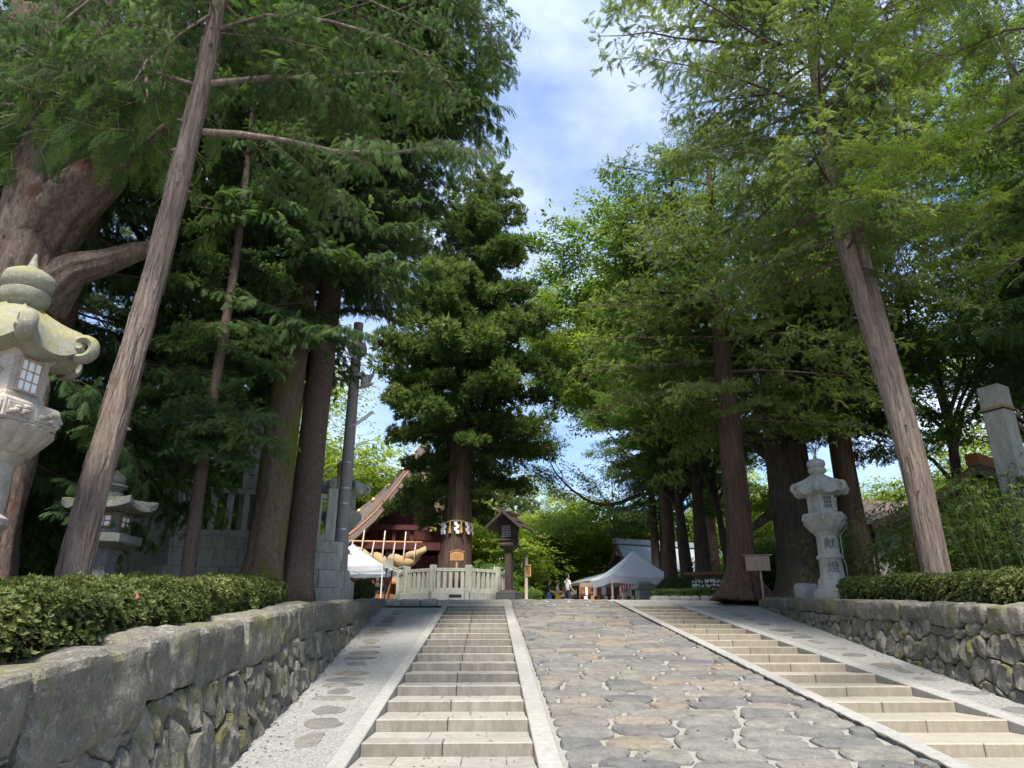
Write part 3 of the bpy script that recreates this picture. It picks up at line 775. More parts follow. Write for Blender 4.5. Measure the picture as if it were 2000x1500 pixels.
# small snow-viewing lantern behind the leaning trunk
_p = aty(229, 918, 11.0); hs = 2.05
t = thing('stone_lantern', (_p.x, 11.0, _p.z - hs), 'small shaded stone lantern with wide roof and white windows behind the leaning trunk', 'lantern', R(8)); z = lambda d: hs - d
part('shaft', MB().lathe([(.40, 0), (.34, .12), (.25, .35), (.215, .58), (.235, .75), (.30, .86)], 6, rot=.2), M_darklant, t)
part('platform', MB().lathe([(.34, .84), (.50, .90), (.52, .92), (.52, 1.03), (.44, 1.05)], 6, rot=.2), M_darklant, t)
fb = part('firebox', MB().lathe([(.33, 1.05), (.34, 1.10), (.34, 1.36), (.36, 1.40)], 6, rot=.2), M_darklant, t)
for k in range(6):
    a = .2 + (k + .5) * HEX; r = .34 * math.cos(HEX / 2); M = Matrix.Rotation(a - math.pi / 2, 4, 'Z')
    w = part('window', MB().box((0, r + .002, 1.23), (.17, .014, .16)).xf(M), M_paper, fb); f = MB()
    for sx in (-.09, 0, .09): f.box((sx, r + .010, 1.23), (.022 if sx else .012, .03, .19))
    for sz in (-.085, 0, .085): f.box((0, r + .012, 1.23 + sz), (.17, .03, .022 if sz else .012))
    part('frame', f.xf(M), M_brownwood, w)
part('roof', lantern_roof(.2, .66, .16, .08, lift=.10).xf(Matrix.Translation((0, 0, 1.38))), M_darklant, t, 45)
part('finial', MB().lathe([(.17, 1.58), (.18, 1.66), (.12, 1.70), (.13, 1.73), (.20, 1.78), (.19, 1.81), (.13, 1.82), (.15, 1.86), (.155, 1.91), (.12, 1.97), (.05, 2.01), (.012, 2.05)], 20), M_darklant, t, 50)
sc = scribble(.06, .5, 5, M_carve, 3); sc.xf(Matrix.Translation((.10, -.24, .45))); part('carved_writing', sc, M_carve, t)

# ------------------------------------------------------------------ raised stone fence on the left bed
def balustrade(t, o0, a, b, z0, npost, height, tops=True, mt=M_fence, nb=4, rail_h=.13):
    a = Vector(a); b = Vector(b); d = b - a; ln = d.length; u = d.normalized(); nrm = Vector((-u.y, u.x, 0))
    M = Matrix((u, nrm, Vector((0, 0, 1)))).transposed()
    for i in range(npost):
        p = a + d * i / (npost - 1)
        part('post', MB().box((0, 0, 0), (.24, .24, height), .015, M), mt, t, loc=Vector((p.x, p.y, z0 + height / 2)) - o0)
    for i in range(npost - 1):
        p = a + d * i / (npost - 1); q = a + d * (i + 1) / (npost - 1); m = (p + q) / 2; L_ = (q - p).length - .25
        part('rail', MB().box((0, 0, 0), (L_, .16, rail_h), .01, M), mt, t, loc=Vector((m.x, m.y, z0 + height - .20)) - o0)
        part('foot_rail', MB().box((0, 0, 0), (L_, .20, .16), .01, M), mt, t, loc=Vector((m.x, m.y, z0 + .08)) - o0)
        for k in range(nb):
            s = p + (q - p) * ((k + 1) / (nb + 1)); s = p + u * (.12 + (L_) * (k + .5) / nb)
            part('baluster', MB().box((0, 0, 0), (.15, .13, height - .20 - rail_h / 2 - .16 - .004), .008, M), mt, t, loc=Vector((s.x, s.y, z0 + .16 + (height - .20 - rail_h / 2 - .16) / 2)) - o0)
def block_course(t, o0, a, b, z0, z1, lens, th, mt, off):
    a = Vector(a); b = Vector(b); d = b - a; ln = d.length; u = d.normalized(); nrm = Vector((-u.y, u.x, 0)); M = Matrix((u, nrm, Vector((0, 0, 1)))).transposed(); s = -off
    while s < ln:
        l = random.uniform(*lens); e = min(s + l, ln); st = max(s, 0)
        if e - st > .1:
            m = a + u * ((st + e) / 2)
            part('base_block', MB().box((0, 0, 0), (e - st - .008, th + random.uniform(-.008, .008), z1 - z0 - .008), .015, M), mt, t, loc=Vector((m.x, m.y, (z0 + z1) / 2)) - o0)
        s = e
FA, FB, FC, FD = Vector((-9.9, 18.6, 0)), Vector((-7.25, 17.0, 0)), Vector((-3.98, 18.0, 0)), Vector((-4.75, 22.3, 0))
t = thing('stone_fence', (-5.6, 17.5, 2.4), 'grey stone balustrade on a raised block base behind the mossy twin trunks', 'fence'); o0 = Vector(t.location)
for (a, b, npst) in ((FA, FB, 3), (FB, FC, 3), (FC, FD, 3)):
    balustrade(t, o0, a, b, 3.92, npst, 1.30)
    zz = [2.2, 2.78, 3.20, 3.62, 3.915]
    for i in range(4):
        out = [.34, .22, .10, 0][i]; u = (b - a).normalized(); nr = Vector((u.y, -u.x, 0)) * out
        block_course(t, o0, a + nr - u * .15, b + nr + u * (.15 + out * .5), zz[i], zz[i + 1], (.8, 1.3), .42, M_base, random.uniform(0, .6))
part('gravel_fill', MB().prism([(-9.9, 18.9), (-7.2, 17.3), (-4.2, 18.2), (-4.9, 22.3), (-9, 23)], 3.70 - 2.4, 3.86 - 2.4, Matrix.Translation((5.6, -17.5, 0))), M_gravel, t)
# tall inscribed stone pillar standing behind that fence
_p = aty(487, 955, 17.9)
t = thing('stone_pillar', (_p.x, 17.9, 3.86), 'tall square stone pillar with a lighter carved inscription behind the balustrade', 'pillar', R(24))
part('pillar_body', MB().box((0, 0, 2.2), (.40, .40, 4.4), .02), M_fence, t)
part('inscription_panel', MB().box((0, -.203, 2.7), (.30, .010, 2.6), .0), M_lantern, t)
s = scribble(.22, 2.4, 11, M_ink, 5); part('inscription', s.xf(Matrix.Translation((0, -.212, 2.7))), M_carve, t)
# edging stones at the head of the pebble strip
for k, (px, py, w) in enumerate(((758, 1183, .8), (800, 1181, .7), (838, 1180, .55), (700, 1186, .6))):
    p = aty(px, py, 25.2)
    o = part('edging_stone', rock_box((w, .45, .26), (6, 4, 3), .10, .04, k * 2.1), M_base, None, 50, loc=(p.x, 25.2 + .1 * (k % 2), S(25.2) + .06)); tag(o, 'low dark edging stone laid at the head of the pebble strip', 'stone', 'edging stones above the pebble strip')

# ------------------------------------------------------------------ concrete pole with horn speakers
t = thing('utility_pole', (-3.88, 19.0, 2.55), 'concrete utility pole with two horn speakers and a tube lamp', 'pole'); zt = lambda py: aty(690, py, 19.0).z - 2.55
part('pole_shaft', MB().tube([(0, 0, 0), (0, 0, 7.75)], [.175, .138], 20), M_conc, t, 40)
for py in (905, 955, 1035, 985, 735): part('steel_band', MB().lathe([(.170, -.02), (.178, -.02), (.178, .02), (.170, .02)], 20, (0, 0, zt(py))), M_metal, t, 40)
part('conduit', MB().tube([(-.20, -.06, .6), (-.20, -.06, zt(915)), (-.15, -.1, zt(905))], .022, 8), M_brownwood, t, True)
part('meter_box', MB().box((0, -.24, zt(1080)), (.20, .16, .48), .015), M_speaker, t)
def horn(name, loc, direction, r, ln):
    b = MB().lathe([(.06, -ln), (.09, -ln * .8), (.06, -ln * .7), (.10, -ln * .45), (r * .6, -ln * .15), (r * .96, -.02), (r, 0), (r * .97, .015), (r * .9, -.01), (r * .55, -ln * .12), (.10, -ln * .35)], 28)
    q = Vector(direction).to_track_quat('Z', 'Y'); sp = part(name, b.xf(q.to_matrix().to_4x4()), M_speaker, t, 40, loc=loc)
    c = MB().lathe([(.001, .015), (r * .22, .015), (r * .30, -.03), (r * .42, -.03), (r * .45, .0), (r * .50, -.04)], 24)
    part('cone', c.xf(q.to_matrix().to_4x4()), M_speaker, sp, 40)
    br = MB().tube([Vector((0, 0, -ln * .6)), Vector((.0, .05, -ln * .75)) ], .03, 8); part('bracket', br.xf(q.to_matrix().to_4x4()), M_black, sp)
horn('horn_speaker', (.10, -.36, zt(692)), (.12, -1, -.36), .265, .34)
horn('horn_speaker', (.42, .02, zt(742)), (.75, .45, -.35), .25, .40)
horn('horn_speaker', (.36, -.15, zt(757)), (.35, .15, -.9), .21, .30)
part('lamp_arm', MB().beam((.12, -.05, zt(832)), (.62, -.12, zt(806)), .13, .06, bev=.02), M_white, t)
part('lamp_bracket', MB().beam((0, -.14, zt(836)), (.2, -.1, zt(828)), .04, .04), M_metal, t)

# ------------------------------------------------------------------ fenced shrine tree: fence, rope, sign (the tree comes with the trees)
TX, TY = aty(885, 1150, 33.4).x, 33.4; FR = 2.42
t = thing('stone_fence', (TX, TY, PLAT), 'ring of grey stone posts round the rope hung shrine tree', 'fence'); o0 = Vector(t.location)
zf = lambda py: aty(885, py, TY - FR).z
zb0, zb1, zp = PLAT - .1, zf(1156), zf(1103)
NS = 10; ang = [R(-90 + 18 + 36 * i) for i in range(NS)]; C0 = Vector((TX, TY, 0))
for i in range(NS):
    a0, a1 = ang[i], ang[(i + 1) % NS]
    p = C0 + Vector((math.cos(a0), math.sin(a0), 0)) * FR; q = C0 + Vector((math.cos(a1), math.sin(a1), 0)) * FR
    balustrade(t, o0, p, q, zb1, 2, zp - zb1, nb=5, rail_h=.14)
    u = (q - p).normalized(); block_course(t, o0, p + Vector((u.y, -u.x, 0)) * .06 - u * .05, q + Vector((u.y, -u.x, 0)) * .06 + u * .05, zb0, zb1 - .003, (.6, .9), .40, M_lantern, random.uniform(0, .3))
    for pt in ((p,) if False else ()): pass
part('plaque', MB().box((0, 0, 0), (.52, .02, .10), .004), M_black, t, loc=Vector((TX + .22, TY - FR * math.cos(R(18)) - .28, zf(1166) + .04)) - o0)
part('soil_fill', MB().lathe([(2.1, 0), (2.1, zb1 - PLAT)], 20), M_soil, t)
# golden notice on a post
_p = aty(892, 1098, TY - 1.5)
t = thing('notice_board', (_p.x, TY - 1.5, PLAT + .4), 'golden wooden notice with gabled top before the shrine tree trunk', 'sign'); hz = _p.z - PLAT - .4
part('post', MB().box((0, .03, hz / 2 - .2), (.07, .05, hz + .4), .005), M_palewood, t)
wx, wz = .58, .38; b = MB().prism([(-wx / 2, -wz / 2), (wx / 2, -wz / 2), (wx / 2, wz / 2 - .03), (0, wz / 2 + .04), (-wx / 2, wz / 2 - .03)], -.02, .02, Matrix.Rotation(R(90), 4, 'X'))
bd = part('board', b, M_palewood, t, loc=(0, 0, hz + .27)); part('inscription', scribble(wx * .86, wz * .72, 9, M_ink, 8, 9), M_brownwood, bd, loc=(0, -.024, -.02))
rf = MB(); rf.beam((-wx / 2 - .05, 0, wz / 2 - .02), (0, 0, wz / 2 + .065), .10, .025); rf.beam((wx / 2 + .05, 0, wz / 2 - .02), (0, 0, wz / 2 + .0651), .10, .025); part('coping', rf, M_palewood, bd)

# ------------------------------------------------------------------ wooden lantern on a post
_p = aty(994, 1160, 29.6); WLx, WLy = _p.x, 29.6; zl = lambda py: aty(994, py, WLy).z - PLAT
t = thing('wooden_lantern', (WLx, WLy, PLAT), 'dark wooden post lantern with gabled roof and white lattice window', 'lantern', R(-22))
part('stone_base', MB().box((0, 0, zl(1157) / 2 - .05), (.80, .80, zl(1157) + .1), .02), plain('dark_base_stone', (.075, .075, .075), .8, .4, 20), t)
part('base_cap', MB().lathe([(.50, zl(1157)), (.40, zl(1154)), (.26, zl(1152))], 4, rot=R(45)), M_darkwood, t)
part('post', MB().box((0, 0, (zl(1152) + zl(1072)) / 2), (.28, .28, zl(1072) - zl(1152)), .02), M_darkwood, t)
part('bracket', MB().lathe([(.20, zl(1076)), (.30, zl(1073)), (.46, zl(1067)), (.47, zl(1064)), (.40, zl(1062)), (.40, zl(1059)), (.46, zl(1057)), (.46, zl(1054)), (.34, zl(1052))], 4, rot=R(45)), M_darkwood, t)
fz0, fz1 = zl(1054), zl(1026); hb = MB().lathe([(.38, fz0), (.50, fz1), (.50, fz1 + .12)], 4, rot=R(45)); fb = part('lamp_box', hb, M_darkwood, t)
for k in range(4):
    M = Matrix.Rotation(k * math.pi / 2, 4, 'Z') @ Matrix.Translation((0, -.315, (fz0 + fz1) / 2 + .01)) @ Matrix.Rotation(R(9), 4, 'X')
    w = part('window', MB().box((0, 0, 0), (.40, .02, (fz1 - fz0) * .82)).xf(M), M_paper, fb); g = MB(); hh2 = (fz1 - fz0) * .82
    for i in range(8): g.box((-.2 + .4 * i / 7, -.016, 0), (.024, .02, hh2))
    for i in range(8): g.box((0, -.0175, -hh2 / 2 + hh2 * i / 7), (.42, .02, .024))
    part('lattice', g.xf(M), M_darkwood, w)
rz0, rap = zl(1034), zl(1008); rw = .76; rd = .74
rf = link('roof', None, t)
for s in (-1, 1):
    for k in range(5):
        y0 = -rd + 2 * rd * k / 5; b = MB().beam((s * rw, y0 + rd / 5, rz0), (0, y0 + rd / 5, rap + (.001 if s > 0 else 0)), 2 * rd / 5 - .012, .05, (0, 0, 1)); part('roof_board', b, M_darkwood, rf)
    for e in (-1, 1): part('bargeboard', MB().beam((s * rw * 1.02, e * (rd + .03), rz0 - .04), (-s * .26, e * (rd + .03 + .012 * s), rap + .30), .05, .10), M_darkwood, rf)
for k in range(4): part('ridge_billet', MB().tube([(-.30, -.5 + k * .33, rap + .09), (.30, -.5 + k * .33, rap + .09)], .045, 8), M_darkwood, rf)
part('gable_fill', MB().prism([(-.5, fz1 + .1), (.5, fz1 + .1), (0, rap - .06)], -.40, .40, Matrix.Rotation(R(90), 4, 'X')), M_darkwood, t)
# no-smoking post
_p = aty(1030, 1115, 30.2)
t = thing('sign_post', (_p.x, 30.2, PLAT), 'pale wooden post with orange board reading no smoking in characters', 'sign', R(-4)); zl = lambda py: aty(1030, py, 30.2).z - PLAT
part('post', MB().box((-.05, .05, zl(1088) / 2), (.13, .13, zl(1088)), .01), M_postwood, t)
bd = part('board', MB().box((.03, -.035, (zl(1105) + zl(1126)) / 2), (.24, .03, zl(1105) - zl(1126)), .004), M_palewood, t)
for ch, f in (('禁', .72), ('煙', .28)): carved('character', ch, .21, M_ink, bd, (.03, -.053, zl(1126) + (zl(1105) - zl(1126)) * f), 0, .003)
part('coping', MB().box((.03, -.03, zl(1105) + .02), (.30, .09, .03)), M_palewood, t)
# ------------------------------------------------------------------ foliage machinery
def tri_leaf(base, tip, wdir, w, mid=.4):
    """a kite of two triangles"""
    base = np.array(base, float); tip = np.array(tip, float); wdir = np.array(wdir, float); m = base + (tip - base) * mid
    return [base, m + wdir * w, tip, m - wdir * w], [(0, 1, 2), (0, 2, 3)]
def proto_join(parts):
    V = []; F = []
    for v, f in parts:
        b = len(V); V += list(v); F += [tuple(i + b for i in t) for t in f]
    return np.array(V), np.array(F, int)
def P_fan(n, r, wide=.40, w=.035, droop=.30, single=True):
    """flat drooping cypress frond of length 1"""
    ps = []; ps.append(([(-.012, 0, 0), (.012, 0, 0), (0, .95, -droop * .9)], [(0, 1, 2)]))
    for i in range(n):
        t = .06 + .9 * i / (n - 1)
        for s in (-1, 1):
            L_ = (wide * (1 - .72 * t) * (.55 + .9 * min(t * 3, 1)) * r.uniform(.75, 1.2)) * .8 + .05
            a = R(r.uniform(38, 58)); y0 = t + r.uniform(-.02, .02); z0 = -droop * t * t
            tip = (s * L_ * math.sin(a), y0 + L_ * math.cos(a), z0 - .35 * L_ - r.uniform(0, .06))
            d = np.array(tip) - np.array((0, y0, z0)); wd = np.array((d[1], -d[0], 0)); wd = wd / np.linalg.norm(wd)
            if single: ps.append(([np.array((0, y0, z0)) - wd * w * .6, np.array((0, y0, z0)) + wd * w + d * .25, np.array(tip)], [(0, 1, 2)]))
            else: ps.append(tri_leaf((0, y0, z0), tip, wd, w * r.uniform(.8, 1.3), .45))
    return proto_join(ps)
def P_frond(r, n=8, wide=.40, droop=.32):
    """near cypress frond: every side twig is itself a little comb"""
    ps = [([(-.010, 0, 0), (.010, 0, 0), (0, .96, -droop * .92)], [(0, 1, 2)])]
    for i in range(n):
        t = .05 + .92 * i / (n - 1)
        for s in (-1, 1):
            L_ = wide * (1.05 - .8 * t) * (.5 + .9 * min(t * 3, 1)) * r.uniform(.75, 1.2) * .9 + .04
            a = R(r.uniform(36, 56)); b0 = np.array((0, t, -droop * t * t)); d = np.array((s * math.sin(a), math.cos(a), -.35)); tip = b0 + d * L_
            wd = np.array((d[1], -d[0], 0.0)); wd /= np.linalg.norm(wd)
            ps.append(([b0 - wd * .020, b0 + wd * .022, tip], [(0, 1, 2)]))
            m = 3 if L_ > .2 else 2
            for j in range(m):
                q = b0 + d * L_ * (.28 + .62 * j / m)
                for s2 in (-1, 1):
                    l2 = L_ * .34 * (1 - .5 * j / m) * r.uniform(.8, 1.2); e = d * .75 + wd * s2 * .7 + np.array((0, 0, -.18)); e /= np.linalg.norm(e)
                    w2 = np.cross(e, (0, 0, 1)); w2 /= np.linalg.norm(w2) + 1e-6
                    ps.append(([q - w2 * .022, q + w2 * .034 + e * l2 * .3, q + e * l2], [(0, 1, 2)]))
    return proto_join(ps)
def P_tuft(r, n=16, spread=1.0, w=.045):
    """round cedar tuft: curved awl-leaved shoots fanning forward"""
    ps = []
    for i in range(n):
        th = R(r.uniform(0, 75)) * spread; ph = r.uniform(0, 2 * math.pi); L_ = r.uniform(.6, 1.0)
        d = np.array((math.sin(th) * math.cos(ph), math.cos(th), math.sin(th) * math.sin(ph))); up = np.array((0, .35, .25))
        b0 = d * .08; m = b0 + d * L_ * .55; tip = m + (d + up * .7) * L_ * .42; wd = np.cross(d, (r.uniform(-1, 1), r.uniform(-1, 1), r.uniform(-1, 1))); wd /= np.linalg.norm(wd) + 1e-6
        ps.append(([b0 - wd * w * .5, b0 + wd * w * .5, m + wd * w, m - wd * w], [(0, 1, 2), (0, 2, 3)])); ps.append(([m - wd * w, m + wd * w, tip], [(0, 1, 2)]))
    return proto_join(ps)
def P_needle(r, n=12, w=.022):
    """feathery shoot carrying forward-pointing needles all round (near cedar bough)"""
    ps = []
    for i in range(n):
        t = i / (n - 1)
        for k in range(4):
            ph = k * math.pi / 2 + t * 2.1 + r.uniform(-.3, .3); L_ = .30 * (1.1 - .55 * t) * r.uniform(.8, 1.2); b0 = np.array((0, t * .9, -.12 * t * t))
            d = np.array((math.cos(ph) * .62, .78, math.sin(ph) * .62)); wd = np.cross(d, (math.cos(ph + 1.5), 0, math.sin(ph + 1.5))); wd = np.array((-math.sin(ph), 0, math.cos(ph)))
            ps.append(([b0 - wd * w, b0 + wd * w, b0 + d * L_], [(0, 1, 2)]))
    return proto_join(ps)
def P_leafspray(r, n=9, w=.15, flat=.25, lw=.55):
    ps = []
    for i in range(n):
        x, y = r.uniform(-.5, .5), r.uniform(0, 1); a = math.atan2(x, .4) + r.uniform(-.8, .8); L_ = w * r.uniform(1.1, 1.9)
        d = np.array((math.sin(a), math.cos(a), r.uniform(-.5, .1))); d /= np.linalg.norm(d); wd = np.array((d[1], -d[0], r.uniform(-.5, .5))); wd /= np.linalg.norm(wd); b0 = np.array((x, y, r.uniform(-flat, flat) * .5))
        ps.append(tri_leaf(b0, b0 + d * L_, wd, L_ * lw * .5, .45))
    return proto_join(ps)
def P_rosette(r, n=6):
    ps = []
    for i in range(n):
        a = i * 2 * math.pi / n + r.uniform(-.4, .4); el = r.uniform(.15, .9); d = np.array((math.cos(a) * math.cos(el), math.sin(el), math.sin(a) * math.cos(el))); wd = np.cross(d, (0, 1, 0)); wd /= np.linalg.norm(wd)
        L_ = r.uniform(.7, 1.1); ps.append(tri_leaf((0, 0, 0), d * L_, wd, .20, .5))
    return proto_join(ps)
def P_bamboo(r, n=6):
    ps = []
    for i in range(n):
        a = R(r.uniform(-75, 75)); d = np.array((math.sin(a), math.cos(a) * .9, r.uniform(-.75, .1))); d /= np.linalg.norm(d); wd = np.cross(d, (0, 0, 1)); wd /= np.linalg.norm(wd); L_ = r.uniform(.6, 1.0)
        b0 = np.array((0, r.uniform(0, .3), 0)); ps.append(tri_leaf(b0, b0 + d * L_, wd, .075, .35))
    return proto_join(ps)
_pr = random.Random(3)
FAN = [P_fan(8, _pr, .40, .075) for _ in range(5)]
FAN_FAR = [P_fan(6, _pr, .48, .06) for _ in range(5)]
FROND = [P_frond(_pr) for _ in range(5)]
TUFT = [P_tuft(_pr, 11, 1.0, .075) for _ in range(5)]
NEEDLE = [P_needle(_pr) for _ in range(4)]
MAPLE = [P_leafspray(_pr, 10, .18) for _ in range(6)]
MAPLE_FAR = [P_leafspray(_pr, 10, .24) for _ in range(6)]
ROSE = [P_rosette(_pr) for _ in range(5)]
BAMBOO = [P_bamboo(_pr) for _ in range(5)]
WISP = [P_fan(7, _pr, .36, .085, .18) for _ in range(5)]

def leaf_mesh(name, protos, P, D, U, Sz, tint, m, wood=None, wood_m=None):
    P = np.asarray(P, float); n = len(P)
    D = np.asarray(D, float); D = D / (np.linalg.norm(D, axis=1, keepdims=True) + 1e-9)
    U = np.asarray(U, float); X = np.cross(D, U); X /= np.linalg.norm(X, axis=1, keepdims=True) + 1e-9; Z = np.cross(X, D)
    Sz = np.asarray(Sz, float); tint = np.asarray(tint, float); which = rng.integers(0, len(protos), n); Vs = []; Fs = []; Ts = []; off = 0
    for k, (pv, pf) in enumerate(protos):
        ii = np.where(which == k)[0]
        if len(ii) == 0: continue
        s = Sz[ii][:, None, None]; M = np.stack([X[ii], D[ii], Z[ii]], 1)
        V = P[ii][:, None, :] + (pv[None] @ M) * s; nv = len(pv)
        F = pf[None] + (np.arange(len(ii)) * nv)[:, None, None] + off
        Vs.append(V.reshape(-1, 3)); Fs.append(F.reshape(-1, 3)); Ts.append(np.repeat(tint[ii], len(pf))); off += len(ii) * nv
    V = np.concatenate(Vs).astype(np.float32); F = np.concatenate(Fs).astype(np.int32); T = np.concatenate(Ts).astype(np.float32)
    T = np.clip(T + rng.normal(0, .06, len(T)), 0, 1).astype(np.float32)
    nleaf = len(F)
    if wood is not None and wood.v:
        W = np.array([t for q in wood.f for t in ((q[0], q[1], q[2]), (q[0], q[2], q[3]))], np.int32) + len(V)
        V = np.concatenate([V, np.array(wood.v, np.float32)]); F = np.concatenate([F, W]); T = np.concatenate([T, np.zeros(len(W), np.float32)])
    me = bpy.data.meshes.new(name); me.vertices.add(len(V)); me.vertices.foreach_set('co', V.ravel())
    me.loops.add(F.size); me.loops.foreach_set('vertex_index', F.ravel()); me.polygons.add(len(F))
    me.polygons.foreach_set('loop_start', np.arange(0, F.size, 3, dtype=np.int32))
    a = me.attributes.new('tint', 'FLOAT', 'FACE'); a.data.foreach_set('value', T)
    me.update(calc_edges=True); me.materials.append(m); global TRIS; TRIS += len(F)
    if len(F) > nleaf:
        me.materials.append(wood_m); mi = np.zeros(len(F), np.int32); mi[nleaf:] = 1; me.polygons.foreach_set('material_index', mi)
    return me
TRIS = 0
def leaf_mat(name, c0, c1, c2, transl=.42, rough=.6, nscale=.7):
    def b(n):
        at = n.n('ShaderNodeAttribute'); at.attribute_name = 'tint'; v = n.co('World'); f = n.noise(v, nscale, 3)
        k = n.math('ADD', at.outputs['Fac'], n.math('MULTIPLY', n.math('SUBTRACT', f, .5), .6)); k = n.math('ADD', k, n.math('MULTIPLY', n.math('SUBTRACT', n.rnd(), .5), .3))
        c = n.ramp(k, [(.05, c0), (.5, c1), (.95, c2)])
        tc = n.mix(1.0, c, (1.6, 1.7, .75), 'MULTIPLY')
        n.out(c, rough, None, .12, transl=(transl, tc))
    return mat(name, b)
M_cyp = leaf_mat('cypress_foliage', (.034, .060, .024), (.060, .110, .040), (.125, .195, .065))
M_fir = leaf_mat('dark_fir_foliage', (.040, .062, .030), (.062, .105, .042), (.11, .16, .055))
M_wisp = leaf_mat('yew_foliage', (.080, .115, .040), (.135, .185, .062), (.23, .275, .09))
M_sugi = leaf_mat('cedar_foliage', (.050, .082, .028), (.092, .142, .044), (.19, .23, .08), .42)
M_bough = leaf_mat('yellow_green_cedar_foliage', (.06, .12, .022), (.125, .20, .028), (.28, .31, .035), .45)
M_maple = leaf_mat('maple_foliage', (.080, .130, .026), (.145, .210, .038), (.27, .31, .06), .5)
M_zelk = leaf_mat('zelkova_foliage', (.060, .105, .026), (.10, .165, .038), (.17, .23, .055), .48)
M_azal = leaf_mat('azalea_foliage', (.048, .066, .022), (.105, .128, .040), (.22, .225, .085), .25, .5, 1.6)
M_bam = leaf_mat('bamboo_foliage', (.045, .085, .028), (.075, .13, .040), (.15, .20, .06), .35, .5, 1.2)
def bark(name, c0, c1, moss=None, vs=.14, scale=9.0, bmp=1.0, red=None):
    def b(n):
        v = n.co('Object', (1, 1, vs)); f = n.noise(v, scale, 7, .7, .4); g = n.noise(v, scale * 4, 4, .7); w = n.noise(v, scale * 2, 5, .6, .8)
        c = n.ramp(n.math('ADD', n.math('MULTIPLY', f, .7), n.math('MULTIPLY', w, .5)), [(.38, c0), (.72, c1)])
        c = n.mix(.4, c, n.ramp(g, [(.3, (.5, .5, .5)), (.7, (1.2, 1.2, 1.2))]), 'MULTIPLY')
        if red: c = n.mix(n.ramp(n.noise(n.co('Object'), 1.7, 4), [(.56, (0, 0, 0)), (.64, (1, 1, 1))]), c, red)
        if moss: c = n.mix(n.ramp(n.noise(n.co('Object', (1, 1, .45)), 1.6, 5), [(.48, (0, 0, 0)), (.60, (1, 1, 1))]), c, moss)
        nm = n.bump(f, bmp, .09); nm = n.bump(g, bmp * .8, .03, nm); n.out(c, .92, nm, .15)
    return mat(name, b)
B_bare = bark('pale_fibrous_bark', (.115, .082, .064), (.37, .29, .24), vs=.07, scale=16)
B_red = bark('red_brown_cedar_bark', (.045, .028, .022), (.165, .108, .084), vs=.06, scale=11)
B_dark = bark('dark_bark', (.035, .028, .023), (.105, .085, .07), vs=.15)
B_moss = bark('mossy_bark', (.095, .07, .05), (.22, .17, .13), moss=(.135, .14, .03), vs=.35, scale=14)
B_brown = bark('brown_fine_bark', (.075, .052, .042), (.155, .112, .095), vs=.6, scale=16, bmp=.6)
B_gnarl = bark('gnarled_grey_bark', (.055, .040, .030), (.215, .165, .13), vs=.35, scale=11, bmp=1.0, red=(.125, .06, .04))
B_old = bark('old_grey_bark', (.035, .029, .024), (.105, .09, .075), vs=.2, scale=7)

def bole(pts, rads, n=20, ridge=.06, seed=0, flare=None, fib=0.0):
    """trunk through pts with fluted, uneven girth"""
    P = np.array([tuple(p) for p in pts]); t = np.linspace(0, 1, len(P)); m = max(8, len(P) * (5 if n < 36 else 9)); tt = np.linspace(0, 1, m)
    def cr(a):           # smooth through the points
        return np.interp(tt, t, a)
    Q = np.stack([cr(P[:, i]) for i in range(3)], 1)
    for _ in range(3): Q[1:-1] = (Q[:-2] + 2 * Q[1:-1] + Q[2:]) / 4
    rr = cr(np.array(rads, float)); b = MB()
    def rf(a, i, p):
        z = p[2]; k = 1 + ridge * nz((math.cos(a) * 1.6, math.sin(a) * 1.6, z * .25), 1.3, seed) + ridge * .6 * nz((math.cos(a) * 4, math.sin(a) * 4, z * .4), 1.2, seed + 3)
        if fib: k += fib * (nz((math.cos(a) * 9, math.sin(a) * 9, z * .5), 1.3, seed + 7) + .6 * nz((math.cos(a) * 20, math.sin(a) * 20, z * .9), 1.1, seed + 9))
        if flare and i < m * .25:
            h = max(0, 1 - (z - Q[0][2]) / flare[0]); k += flare[1] * h ** 2 * (.75 + .9 * abs(math.cos(a * flare[2] * .5 + seed)) ** 2.2 + .4 * math.cos(a * 3 + 1))
        return k
    b.tube([tuple(q) for q in Q], list(rr), n, True, 0, rf); return b
